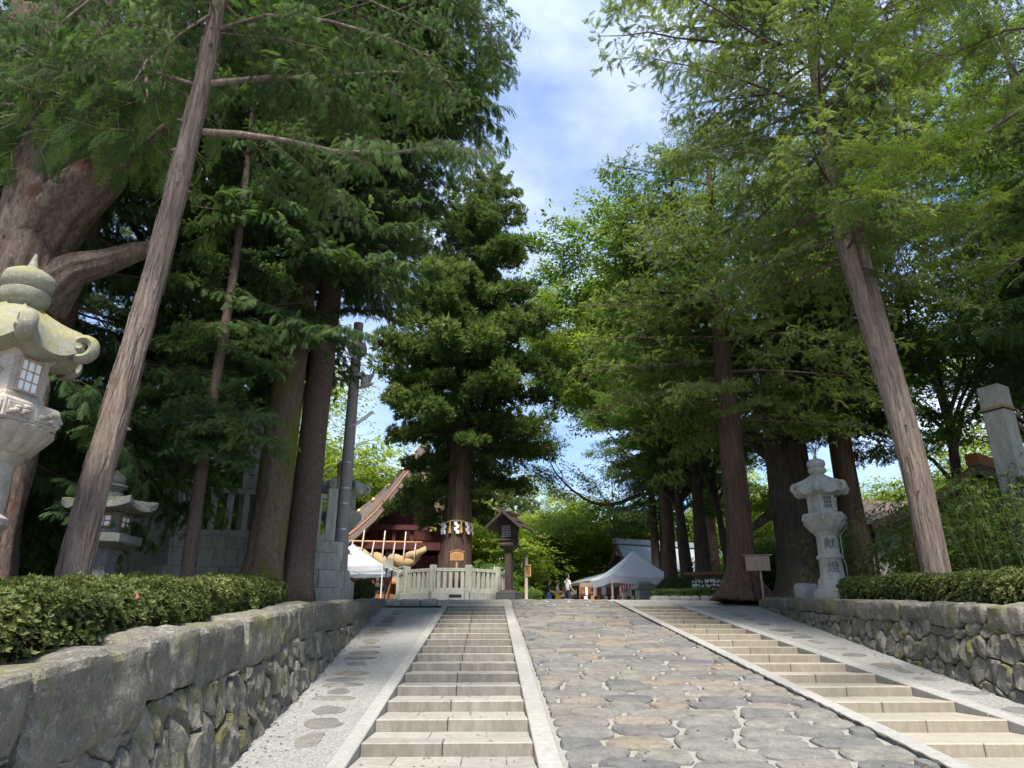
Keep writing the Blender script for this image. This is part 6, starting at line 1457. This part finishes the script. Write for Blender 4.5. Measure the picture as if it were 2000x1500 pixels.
# straw rope
A, B_ = hp(686, 1072, HY - .6), hp(832, 1078, HY - .6)
t = thing('straw_rope', (A.x, A.y, A.z), 'enormous twisted straw rope hanging from a pole under the hall gable', 'rope'); d = B_ - A; LL = d.length
for k in range(2):
    pts = []; rr_ = []
    for i in range(42):
        f = i / 41; env = math.sin(math.pi * (f * .92 + .04)) ** .75; a = f * math.pi * 4.4 + k * math.pi; sagz = -1.15 * math.sin(math.pi * f) ** 1.0 - (.15 if f < .9 else 0)
        pts.append(d * f + Vector((0, math.cos(a) * .36 * env, sagz + math.sin(a) * .36 * env + .25))); rr_.append(.08 + .36 * env)
    part('strand', MB().tube(pts, rr_, 14), M_straw, t, True)
part('hanging_pole', MB().tube([(-.5, 0, .62), (LL * .94, 0, .52)], .07, 8), M_palewood, t, True)
for f in (.02, .16, .30, .44, .58, .72, .86): part('tie_cord', MB().tube([d * f + Vector((0, -.05, .6 + (.9 if int(f * 100) in (16, 44, 72) else 0))), d * f + Vector((0, -.75, -.4 * math.sin(math.pi * f))), d * f + Vector((0, -.5, -1.0 * math.sin(math.pi * f) - .55))], .055, 6), M_shide if False else M_postwood, t, True)
o = thing('straw_tassel', hp(776, 1110, HY - .6), 'big bell shaped straw tassel hanging below the great rope', 'tassel'); part('bell', MB().lathe([(.52, -1.1), (.50, -.6), (.42, .0), (.30, .35), (.05, .5)], 18), M_straw, o, 40); part('rim', MB().lathe([(.54, -1.16), (.56, -1.1), (.54, -1.0)], 18), M_orange, o, 40)

# ------------------------------------------------------------------ tents
def tent(corners, zv, ze, peak, label, rail=True):
    """four ground corners (x, y); zv valance foot, ze eave, peak apex"""
    cs = [Vector((x, y, 0)) for x, y in corners]; c0 = sum(cs, Vector()) / 4; t = thing('tent', (c0.x, c0.y, PLAT), label, 'tent'); q = [c - c0 for c in cs]
    for c in q: part('leg', MB().box((c.x, c.y, (ze - PLAT) / 2), (.06, .06, ze - PLAT), .006), M_white, t)
    b = MB(); n = 8; vs = []; fs = []
    for s in range(4):
        a, e = q[s], q[(s + 1) % 4]
        for i in range(n + 1):
            for j in range(n + 1):
                u = i / n; v = j / n; p = a.lerp(e, u) * (1 - v) ; z = (ze - PLAT) + (peak - ze) * (v ** 1.35) - .10 * math.sin(math.pi * u) * (1 - v) ** 2 * 1.0 + .012 * math.sin(u * 37 + s) * (1 - v)
                vs.append((p.x, p.y, z))
        o_ = s * (n + 1) ** 2; fs += [(o_ + i * (n + 1) + j, o_ + (i + 1) * (n + 1) + j, o_ + (i + 1) * (n + 1) + j + 1, o_ + i * (n + 1) + j + 1) for i in range(n) for j in range(n)]
    cn = part('canopy', b.add(vs, fs), M_canvas, t, 35)
    for s in range(4):
        a, e = q[s], q[(s + 1) % 4]; nr = Vector((e.y - a.y, a.x - e.x, 0)).normalized(); b = MB()
        b.grid(lambda u, v: tuple(a.lerp(e, u) * 1.004 + nr * (.02 + .02 * math.sin(u * 23 + s) * (1 - v)) + Vector((0, 0, (zv - PLAT) + (ze - zv) * v - .10 * math.sin(math.pi * u)))), 24, 3); part('valance', b, M_canvas, cn, True)
        for f in (.25, .5, .75):
            m = a.lerp(e, f); part('truss_bar', MB().beam(m + Vector((0, 0, ze - PLAT - .15)), a.lerp(e, f + .24 if f < .7 else .5) * .96 + Vector((0, 0, ze - PLAT - .45)), .025, .025), M_metal, t)
    part('centre_pole', MB().tube([(0, 0, zv - PLAT + .1), (0, 0, peak - PLAT - .02)], .03, 8), M_metal, t)
    return t
zv = lambda px_, py_, y: aty(px_, py_, y).z
T1 = (aty(1195, 1130, 43).x, 43.0); T2 = (aty(1322, 1130, 44.2).x, 44.2); T4 = (aty(1153, 1140, 47.5).x, 47.5); T3 = (T2[0] + T4[0] - T1[0] + .6, 49.0)
tent((T1, T2, T3, T4), zv(1195, 1137, 43), zv(1195, 1122, 43), zv(1240, 1076, 46), 'wide white tent hung with red and white paper lanterns')
L1 = (aty(747, 1110, 36.5).x, 36.5); L0 = (aty(588, 1110, 36.2).x, 36.2)
tent((L0, L1, (L1[0] + .4, 40.2), (L0[0] + .1, 40.0)), zv(747, 1113, 36.5), zv(747, 1103, 36.5), zv(665, 1062, 38.2), 'white tent in front of the shrine hall beside the concrete pole')
for k, (px_, py_) in enumerate(((1216, 1149), (1225, 1146), (1237, 1143), (1250, 1139))):
    p = aty(px_, py_, 43.6 + .3 * k * 0); LBL = ['beside the leftmost tent legs', 'second along the string', 'third along the string', 'nearest the tent centre']
    t = thing('paper_lantern', p, 'red and white striped paper lantern on the tent string, ' + ['lowest of the four', 'next to the lowest', 'next to the highest', 'highest of the four'][k], 'lantern', 0, 'paper lanterns under the tent')
    def seg_lantern(a0, a1):
        b = MB(); pf = [(.06, -.20), (.115, -.14), (.14, 0), (.115, .14), (.06, .20)]; vs = []; m = 4
        for (r_, z_) in pf:
            for i in range(m + 1): a = a0 + (a1 - a0) * i / m; vs.append((r_ * math.cos(a), r_ * math.sin(a), z_))
        return b.add(vs, [(i * (m + 1) + j, i * (m + 1) + j + 1, (i + 1) * (m + 1) + j + 1, (i + 1) * (m + 1) + j) for i in range(4) for j in range(m)])
    for s in range(8): part('panel', seg_lantern(s * math.pi / 4, (s + 1) * math.pi / 4), M_red if s % 2 else M_shide, t, True)
    for z_ in (-.205, .205): part('cap', MB().lathe([(.062, z_ - .02), (.062, z_ + .02)], 12), M_black, t)
b = MB(); b.tube([aty(1205, 1146, 43.6), aty(1225, 1139, 43.6), aty(1260, 1130, 43.6)], .012, 5); o = part('string', b, M_black, None); tag(o, 'black string carrying the four red paper lanterns', 'string')
# stall under the tent
_p = aty(1215, 1165, 46.5)
t = thing('market_stall', (_p.x, 46.5, PLAT), 'brown wooden stall counter with hanging goods under the wide tent', 'stall')
part('counter', MB().box((0, 0, .95), (5.2, .7, .12), .01), M_orange, t); part('front_panel', MB().box((0, .1, .45), (5.1, .5, .88), .01), M_orange, t)
part('shelf', MB().box((0, .6, 1.45), (5.0, .3, .10), .01), M_orange, t); part('back_board', MB().box((0, .9, 1.0), (5.2, .06, 2.0)), M_brownwood, t); part('header', MB().box((0, .4, 1.95), (5.2, .1, .25)), M_pinkwood, t)
for k in range(9): part('hanging_cloth', MB().box((-2.2 + k * .55, .3, 1.55), (.16 + .06 * (k % 3), .02, .5 + .1 * (k % 2))), (M_shide, M_paper, M_canvas)[k % 3], t)
for k in range(12): part('packet', MB().box((-2.3 + k * .42, 0, 1.12), (.22, .22, .2 + .1 * (k % 3)), .01), (M_shide, M_palewood, M_orange, M_paper)[k % 4], t)
# stone basin pedestal
_p = aty(1258, 1160, 40.5); t = thing('stone_basin', (_p.x, 40.5, PLAT), 'square granite pedestal basin beside the round bush', 'basin', R(8))
part('pedestal', MB().box((0, 0, .62), (.78, .78, 1.24), .03), M_lantern, t); part('rim', MB().box((0, 0, 1.34), (1.0, 1.0, .2), .03), M_lantern, t); part('roofed_top', MB().lathe([(.62, 1.441), (.66, 1.50), (.40, 1.62), (.2, 1.66)], 4, rot=R(45)), M_lantern, t)
# paper-hung rack with a small roof
_p = aty(1382, 1150, 33.5); t = thing('votive_rack', (_p.x, 33.5, PLAT), 'roofed wooden rack covered with white tied paper slips', 'rack', R(-12)); zt = lambda py: aty(1382, py, 33.5).z - PLAT
for sx in (-.72, 0, .72): part('post', MB().box((sx, 0, zt(1128) / 2), (.1, .1, zt(1128)), .01), M_darkwood, t)
for k in range(6): part('roof_slat', MB().box((0, -.42 + k * .15, zt(1122) + .10 - abs(k - 2.5) * .05), (2.1, .13, .035), .005, Matrix.Rotation(R(16 if k < 3 else -16), 3, 'X')), M_brownwood, t)
for k in range(6): part('rack_bar', MB().box((0, -.06, zt(1130) - .05 - k * .20), (1.5, .02, .03)), M_darkwood, t)
rr = random.Random(9); b = MB()
for k in range(230): b.box((rr.uniform(-.68, .68), -.085 + rr.uniform(-.01, .01), zt(1131) - .05 - rr.randrange(6) * .20 - rr.uniform(0, .09)), (.045, .02, rr.uniform(.06, .13)), 0, Matrix.Rotation(rr.uniform(-.5, .5), 3, 'Y'))
o = part('paper_slips', b, M_shide, t); o['kind'] = 'stuff'
# sign before the buttressed cedar
_p = aty(1484, 1100, 24.6); t = thing('notice_board', (_p.x, 24.6, rwz(24.6) - .2), 'blank weathered wooden notice on a post before the buttress root cedar', 'sign', R(-6)); hz = _p.z - rwz(24.6) + .2
part('post', MB().box((0, .03, hz / 2), (.06, .05, hz + .3), .005), M_pinkwood, t); part('board', MB().box((-.07, -.012, hz), (.80, .03, .50), .004), M_pinkwood, t); part('coping', MB().box((-.07, 0, hz + .27), (1.0, .12, .03), .004), M_pinkwood, t)

# ------------------------------------------------------------------ grey-roofed hall and sheds
def gable_house(name, label, apex, wl, ridge, dz_, mroof, y_over=.5, ridge_rise=0.0, wall_m=M_maroon):
    """gable facing the path; ridge is a vector along the roof; concave slopes"""
    t = thing(name, (apex.x, apex.y, PLAT), label, 'building'); o0 = Vector(t.location); a = apex - o0; rv = Vector(ridge); w = Vector((rv.y, -rv.x, 0)).normalized()
    rf = link('roof', None, t)
    for s in (-1, 1):
        def fn(u, v): return tuple(a + rv * u + w * (s * wl * v) + Vector((0, 0, -dz_ * (v ** .8) + .10 * dz_ * math.sin(math.pi * v) * -1)))
        b = MB(); b.grid(fn, 14, 9); b2 = MB(); b2.grid(lambda u, v: tuple(Vector(fn(u, v)) + Vector((0, 0, -.14))), 14, 9)
        part('roof_slope', b, mroof, rf, True); part('eave_boards', b2, M_greybrown, rf, True)
        for u in (0.0, 1.0):
            pts = [Vector(fn(u, v / 8)) for v in range(9)]
            for i in range(8): part('bargeboard', MB().beam(pts[i] + Vector((0, 0, -.16)) - rv.normalized() * (.06 if u == 0 else -.06), pts[i + 1] + Vector((0, 0, -.16)) - rv.normalized() * (.06 if u == 0 else -.06), .10, .34), M_greybrown, rf)
    part('ridge_cap', MB().beam(a + Vector((0, 0, .12)) - rv.normalized() * .25, a + rv + Vector((0, 0, .121)), .42, .42), mroof, rf)
    gf = a + rv.normalized() * .8; h0 = a.z - dz_ * 1.02
    b = MB(); b.add([gf + Vector((0, 0, -.5)), gf - w * wl * .82 + Vector((0, 0, -dz_ * .92)), gf - w * wl * .82 + Vector((0, 0, -a.z)), gf + w * wl * .82 + Vector((0, 0, -a.z)), gf + w * wl * .82 + Vector((0, 0, -dz_ * .92))], [(0, 1, 2, 3, 4)]); part('gable_wall', b, wall_m, t)
    for s in (-1, 1):
        e0 = gf + w * (s * wl * .8); b = MB().add([e0 + Vector((0, 0, -a.z)), e0 + rv * .85 + Vector((0, 0, -a.z)), e0 + rv * .85 + Vector((0, 0, -dz_ * .95)), e0 + Vector((0, 0, -dz_ * .95))], [(0, 1, 2, 3)]); part('side_wall', b, M_plaster, t)
    part('tie_beam', MB().beam(gf - w * wl * .8 + Vector((0, 0, -dz_ * .75)) - rv.normalized() * .1, gf + w * wl * .8 + Vector((0, 0, -dz_ * .75)) - rv.normalized() * .1, .2, .25), M_maroon, t)
    part('gable_ornament', MB().lathe([(.22, -.03), (.2, .03), (.08, .06)], 6).xf(Matrix.Rotation(R(90), 4, 'X')), M_palewood, t, loc=gf + Vector((0, 0, -.85)) - rv.normalized() * .75)
    return t
ap = aty(1205, 1060, 58.0)
gable_house('shrine_office', 'building with grey sheet roof and dark red gable rising behind the wide tent', ap, 2.6, (8.5, 3.2, 0), 2.35, M_greyroof)
def shed(name, label, p0, p1, depth, drop, mroof, wall_top):
    t = thing(name, (p0.x, p0.y, PLAT), label, 'building'); o0 = Vector(t.location); a, b_ = p0 - o0, p1 - o0; u = (b_ - a).normalized(); n = Vector((-u.y, u.x, 0)); n = n if n.y > 0 else -n; f = -n
    b = MB(); b.grid(lambda s, v: tuple(a.lerp(b_, s) + n * (depth * (1 - v)) + Vector((0, 0, drop * (1 - v) ** .8))), 10, 5); part('roof', b, mroof, t, True)
    part('fascia', MB().beam(a + Vector((0, 0, -.10)), b_ + Vector((0, 0, -.10)), .08, .16), M_greybrown, t); L_ = (b_ - a).length
    for k in range(int(L_ / .42)): p = a + u * (k * .42 + .2); part('rafter', MB().beam(p + Vector((0, 0, -.22)) + f * .02, p + n * .9 + Vector((0, 0, -.1)), .13, .14), M_maroon, t)
    b = MB(); b.add([a + n * 1.0 + Vector((0, 0, -a.z)), b_ + n * 1.0 + Vector((0, 0, -b_.z)), b_ + n * 1.0 + Vector((0, 0, -.15)), a + n * 1.0 + Vector((0, 0, -.15))], [(0, 1, 2, 3)]); part('wall', b, M_plaster, t)
    for k in range(int(L_ / 1.6) + 1): p = a + u * (k * 1.6) + n * .94; part('post', MB().box((p.x, p.y, p.z / 2), (.16, .1, p.z)), M_maroon, t)
    return t
shed('shed', 'long low shed with green grey roof and red rafters beyond the walkers', aty(1108, 1142, 54), aty(1180, 1128, 50), 3.0, .9, M_greenroof, 0)
shed('shed', 'lower pale roofed corridor behind the man in white', aty(1090, 1166, 56), aty(1165, 1158, 53), 2.2, .8, M_greenroof, 0)
# buildings glimpsed through the right-hand trees
shed('white_hall', 'white walled hall with pale roof glimpsed behind the bamboo', aty(1640, 1015, 42), aty(1790, 1020, 40), 5.0, 2.0, M_shingle, 0)
ap = aty(1505, 1052, 48.0); gable_house('red_pavilion', 'small red pavilion with golden gable seen past the cedar', ap, 1.7, (1.5, 5.0, 0), 1.0, M_gold)
ap = aty(1905, 905, 25.0)
gable_house('brown_pavilion', 'brown timber pavilion roof half hidden by bamboo', ap, 4.2, (6.0, 4.0, 0), 1.6, M_brownwood, wall_m=M_brownwood)
# rope-bound stone post
_p = aty(1938, 757, 18.6); t = thing('stone_post', (_p.x, 18.6, rwz(18.6) - .1), 'tall square stone post with cord tied near its top', 'post', R(28)); hz = _p.z - rwz(18.6) + .1
part('post_body', MB().box((0, 0, hz / 2), (.58, .58, hz), .02), M_lantern, t)
for k in range(3): part('cord', MB().lathe([(.425, -.02), (.44, 0), (.425, .02)], 4, (0, 0, hz - .72 + k * .045), rot=R(45)), M_black if k < 1 else M_straw, t)

# ------------------------------------------------------------------ people
def skin_mesh(name, V, E_, Rd, m, sub=1):
    me = bpy.data.meshes.new(name); me.from_pydata(V, E_, []); o = bpy.data.objects.new(name, me); COL.objects.link(o)
    sk = o.modifiers.new('s', 'SKIN'); sk.use_smooth_shade = True; ss = o.modifiers.new('d', 'SUBSURF'); ss.levels = sub; ss.render_levels = sub
    for i, d in enumerate(me.skin_vertices[0].data): d.radius = (Rd[i], Rd[i]) if not hasattr(Rd[i], '__len__') else Rd[i]; d.use_root = (i == 0)
    bpy.context.view_layer.update(); out = bpy.data.meshes.new_from_object(o.evaluated_get(bpy.context.evaluated_depsgraph_get())); bpy.data.objects.remove(o); bpy.data.meshes.remove(me)
    out.name = name; out.materials.clear(); out.materials.append(m); return out
def person(loc, rz, h, label, top, bottom, skirt=False, arm_l=(0.05, 0.0), arm_r=(0.05, 0.0), stride=.12, hair=M_hair, hat=None, longhair=False, group='visitors on the shrine path', bag=None, sleeve=True, vest=None):
    k = h / 1.70; t = thing('person', loc, label, 'person', rz, group)
    hipz, shz = .92, 1.40
    V = [(0, 0, .95), (0, -.01, 1.15), (0, -.01, 1.33), (0, 0, 1.45), (0, .0, 1.52)]; E_ = [(0, 1), (1, 2), (2, 3), (3, 4)]; Rd = [(.15, .105), (.13, .095), (.155, .10), (.06, .055), (.052, .05)]
    leg = {}; arm = {}
    for s, st in ((-1, stride), (1, -stride)):
        b = len(V); V += [(s * .09, 0, .88), (s * .10, -st * .5 - .015, .50), (s * .10, -st + .03, .09), (s * .10, -st - .02, .035), (s * .11, -st - .16, .03)]; E_ += [(0, b), (b, b + 1), (b + 1, b + 2), (b + 2, b + 3), (b + 3, b + 4)]; Rd += [.085, .058, .042, .045, .034]; leg[s] = b
    for s, (sw, bend) in ((-1, arm_l), (1, arm_r)):
        b = len(V); sh = Vector((s * .185, 0, 1.385)); el = sh + Vector((s * .05, -sw * .6, -.28)); wr = el + Vector((-s * .03 * bend, -.24 * math.sin(.25 + bend), -.24 * math.cos(.25 + bend))); hd = wr + (wr - el).normalized() * .07
        V += [tuple(sh), tuple(el), tuple(wr), tuple(hd)]; E_ += [(2, b), (b, b + 1), (b + 1, b + 2), (b + 2, b + 3)]; Rd += [.058, .042, .028, .034]; arm[s] = b
        dn = (wr - el).normalized(); sd = dn.cross(Vector((0, 0, 1))); sd = sd.normalized() if sd.length > .1 else Vector((0, 1, 0)); sd = Vector((0, -1, 0)) - dn * dn.dot(Vector((0, -1, 0))); sd.normalize()
        for f in range(4):
            q = len(V); o_ = sd * (.024 - .016 * f); V += [tuple(hd + o_ + dn * .03), tuple(hd + o_ * 1.1 + dn * (.075 - .008 * abs(f - 1)) + Vector((-s * .008, 0, 0)))]; E_ += [(b + 3, q), (q, q + 1)]; Rd += [.009, .008]
        q = len(V); V += [tuple(wr + dn * .035 + sd * .034), tuple(wr + dn * .075 + sd * .048)]; E_ += [(b + 3, q), (q, q + 1)]; Rd += [.011, .009]
    sc_ = lambda vs: [(x * k, y * k, z * k) for x, y, z in vs]; sr = lambda rs: [(r_ * k, r_ * k) if not hasattr(r_, '__len__') else (r_[0] * k, r_[1] * k) for r_ in rs]
    link('body', skin_mesh('body', sc_(V), E_, sr(Rd), M_skin), t)
    # head with brow, nose, chin, ears
    b = MB(); n = 16; prof = [(-.115, .045, .030), (-.10, .060, .025), (-.06, .070, .01), (-.01, .076, 0), (.04, .078, -.004), (.085, .068, -.006), (.115, .042, -.005), (.125, .01, -.005)]; vs = []
    for (z_, r_, fy) in prof:
        for j in range(n):
            a = 2 * math.pi * j / n; x, y = math.cos(a) * r_ * .92, math.sin(a) * r_ * 1.18; f = max(0, -math.sin(a)) ** 14
            y -= f * (.018 if -.05 < z_ < .0 else .0); y -= fy * (1 if math.sin(a) < 0 else 0) * .6; vs.append((x, y, z_))
    b.add(vs, [(i * n + j, i * n + (j + 1) % n, (i + 1) * n + (j + 1) % n, (i + 1) * n + j) for i in range(len(prof) - 1) for j in range(n)] + [tuple(range(n))[::-1], tuple((len(prof) - 1) * n + j for j in range(n))])
    hd = part('head', b.xf(Matrix.Translation((0, -.015 * k, 1.60 * k)) @ Matrix.Scale(k, 4)), M_skin, t, True)
    for s in (-1, 1): part('ear', MB().lathe([(.004, -.03), (.014, -.01), (.016, .015), (.004, .03)], 8, (s * .072 * k, .0, 1.595 * k)), M_skin, hd, True); part('eye', MB().lathe([(.002, -.006), (.011, 0), (.002, .006)], 8, (s * .03 * k, -.098 * k, 1.615 * k)), M_ink, hd, True)
    part('mouth', MB().box((0, -.100 * k, 1.535 * k), (.04, .008, .008)), plain('lip', (.35, .12, .10), .6, 0) if 'lip' not in bpy.data.materials else bpy.data.materials['lip'], hd)
    hb = MB().lathe([(.080, -.035), (.090, .02), (.087, .07), (.070, .11), (.035, .135), (.005, .14)], 16).xf(Matrix.Translation((0, .012 * k, 1.60 * k)) @ Matrix.Diagonal((k * .95, k * 1.15, k, 1)) @ Matrix.Rotation(R(-24), 4, 'X')); part('hair', hb, hair, hd, True)
    if longhair: part('hair', MB().tube([(0, .07 * k, 1.66 * k), (0, .10 * k, 1.58 * k), (0, .09 * k, 1.46 * k), (0, .075 * k, 1.38 * k)], [.05 * k, .075 * k, .07 * k, .03 * k], 10), hair, hd, True)
    if hat: part('hat', MB().lathe([(.15, -.01), (.155, 0), (.095, .012), (.09, .07), (.06, .095), (.005, .10)], 18, (0, .005, 1.675 * k)), hat, hd, 40)
    # clothes
    cv = [V[0], V[1], V[2], (0, 0, 1.43)]; ce = [(0, 1), (1, 2), (2, 3)]; cr = [(.175, .125), (.15, .112), (.172, .118), (.085, .075)]
    for s in (-1, 1):
        b0 = len(cv); a = arm[s]; e2 = Vector(V[a]).lerp(Vector(V[a + 1]), .8); cv += [V[a], tuple(e2)]; ce += [(2, b0), (b0, b0 + 1)]; cr += [.075, .066]
    link('shirt', skin_mesh('shirt', sc_(cv), ce, sr(cr), top), t)
    if skirt:
        part('skirt', MB().lathe([(.24, .38), (.235, .40), (.205, .62), (.18, .86), (.165, .99), (.15, 1.03)], 20, rmod=lambda a, z_: 1 + .05 * math.sin(a * 9) * (1 if z_ < .7 else .3)).xf(Matrix.Diagonal((k, k * .85, k, 1))), bottom, t, True)
    else:
        cv = [(0, 0, 1.0)]; ce = []; cr = [(.165, .12)]
        for s in (-1, 1):
            b0 = len(cv); a = leg[s]; cv += [V[a], V[a + 1], tuple(Vector(V[a + 2]) + Vector((0, 0, .01)))]; ce += [(0, b0), (b0, b0 + 1), (b0 + 1, b0 + 2)]; cr += [.102, .08, .066]
        link('trousers', skin_mesh('trousers', sc_(cv), ce, sr(cr), bottom), t)
    for s in (-1, 1):
        a = leg[s]; p, q = Vector(V[a + 3]) * k, Vector(V[a + 4]) * k; part('shoe', MB().tube([p + Vector((0, .05, -.002)), p + Vector((0, 0, .004)), q, q + Vector((0, -.05, -.004))], [.034 * k, .05 * k, .044 * k, .024 * k], 10), M_black if not hat else M_palewood, t, True)
    if bag: part('bag', MB().box((.20 * k, .05, 1.02 * k), (.10, .26, .24), .03), bag, t); part('bag_strap', MB().tube([(.18 * k, .0, 1.14 * k), (.10 * k, -.11, 1.28 * k), (-.08 * k, -.05, 1.46 * k), (-.12 * k, .08, 1.40 * k), (.1 * k, .13, 1.2 * k), (.18 * k, .08, 1.14 * k)], .012, 6), M_black, t, True)
    return t
M_navy = plain('navy_cloth', (.03, .05, .11), .85, .15); M_denim = plain('blue_denim', (.10, .17, .33), .85, .2); M_cream = plain('cream_cloth', (.66, .60, .50), .85, .1); M_must = plain('mustard_cloth', (.62, .38, .06), .85, .1); M_wshirt = plain('white_shirt', (.80, .81, .84), .8, .05); M_dtr = plain('dark_trousers', (.04, .05, .08), .85, .1); M_bag = plain('dark_bag', (.05, .045, .04), .7, .1)
M_brownhair = plain('brown_hair', (.14, .065, .03), .5, .1); M_happi = plain('black_and_white_coat', (.05, .05, .055), .8, .3, 25); M_straw_hat = plain('straw_hat', (.55, .40, .22), .8, .2, 30)
p = aty(1108, 1127, 37.2); person((p.x, 37.2, PLAT), R(115), 1.74, 'man in white t-shirt and dark trousers seen from the side with a bag', M_wshirt, M_dtr, arm_l=(.05, .5), arm_r=(.1, .6), stride=.10, bag=M_bag)
p = aty(1089, 1148, 39.5); person((p.x, 39.5, PLAT), R(75), 1.58, 'woman in cream dress and mustard skirt with a straw hat', M_cream, M_must, True, (.1, 1.4), (.1, 1.2), .06, M_brownhair, M_straw_hat)
p = aty(1072, 1143, 39.0); person((p.x, 39.0, PLAT), R(95), 1.60, 'woman in navy top and blue denim skirt walking past the trees', M_navy, M_denim, True, (.05, 1.3), (.1, 1.1), .06, longhair=True, bag=M_bag)
p = aty(1218, 1155, 44.0); person((p.x, 44.0, PLAT), R(140), 1.60, 'woman in pale sleeveless dress standing under the lantern tent', M_cream, M_wshirt, True, (.0, .2), (.0, .2), .04, longhair=True, group='people at the stalls')
p = aty(738, 1128, 38.4); person((p.x, 38.4, PLAT), R(10), 1.66, 'person in black and white coat and white cap behind the blue table', M_happi, M_dtr, arm_l=(.2, 1.2), arm_r=(.2, 1.3), hair=M_wshirt, group='people at the stalls')
p = aty(727, 1134, 39.4); person((p.x, 39.4, PLAT), R(80), 1.60, 'person in white coat standing beside the blue table', M_wshirt, M_cream, arm_l=(.2, 1.2), group='people at the stalls')
p = aty(748, 1130, 39.6); person((p.x, 39.6, PLAT), R(-40), 1.64, 'person in dark clothes at the back of the hall tent', M_navy, M_dtr, arm_l=(.2, 1.2), group='people at the stalls')
# table with blue cloth, wooden box, leaning boards and stand
p = aty(733, 1155, 37.2); t = thing('table', (p.x, 37.2, PLAT), 'table under a bright blue cloth below the hall tent', 'table'); part('table_top', MB().box((0, 0, .74), (1.3, .6, .03)), M_orange, t)
part('tablecloth', MB().box((0, 0, .50), (1.36, .66, .53), .04, taper=.97), M_blue, t)
for sx in (-.55, .55):
    for sy in (-.24, .24): part('leg', MB().box((sx, sy, .36), (.04, .04, .72)), M_metal, t)
p = aty(752, 1160, 36.9); t = thing('wooden_box', (p.x, 36.9, PLAT), 'open orange brown wooden offering box beside the blue table', 'box')
for (c_, s_) in (((0, -.3, .5), (.9, .04, .5)), ((0, .3, .5), (.9, .04, .5)), ((-.43, 0, .5), (.04, .56, .5)), ((.43, 0, .5), (.04, .56, .5)), ((0, 0, .27), (.86, .56, .04))): part('plank', MB().box(c_, s_, .005), M_orange, t)
for sx in (-.4, .4):
    for sy in (-.27, .27): part('leg', MB().box((sx, sy, .125), (.06, .06, .25)), M_orange, t)
p = aty(772, 1140, 34.2); t = thing('display_stand', (p.x, 34.2, PLAT), 'small slanted roof stand with board on crossed wooden legs', 'stand', R(15))
part('roof', MB().box((0, 0, 1.72), (.85, .62, .04), .005, Matrix.Rotation(R(-18), 3, 'Y')), M_greenroof, t)
for sx in (-.3, .3): part('post', MB().beam((sx, .1, 0), (sx * .6, 0, 1.68), .07, .07), M_brownwood, t); part('brace', MB().beam((sx * 1.6, -.25, 0), (sx * .8, .02, 1.0), .05, .05), M_brownwood, t)
part('panel', MB().box((-.35, -.1, 1.95), (.42, .03, .42), .005), M_speaker, t); part('spot_lamp', MB().lathe([(.03, -.14), (.07, -.08), (.09, .06), (.07, .08)], 12).xf(Matrix.Rotation(R(80), 4, 'X')), M_black, t, 40, loc=(-.45, -.05, 2.35)); part('lamp_post', MB().tube([(-.45, 0, 0), (-.45, 0, 2.3)], .03, 8), M_black, t)

# ------------------------------------------------------------------ wooded hill far behind
b = MB(); b.grid(lambda u, v: (lambda a, rr: (rr * math.sin(a), 20 + rr * math.cos(a), hillz(rr * math.sin(a), 20 + rr * math.cos(a))))(R(-105 + 210 * u), 54 + 330 * v), 60, 22)
M_hill = mat('forest_floor', lambda n: n.out(n.ramp(n.noise(n.co('World'), .35, 8, .75), [(.3, (.012, .02, .008)), (.6, (.05, .075, .02)), (.8, (.10, .13, .035))]), .95, n.bump(n.noise(n.co('World'), .5, 8, .8), 1.0, 2.0), .05))
part('hill', b, M_hill, None, True)['kind'] = 'structure'
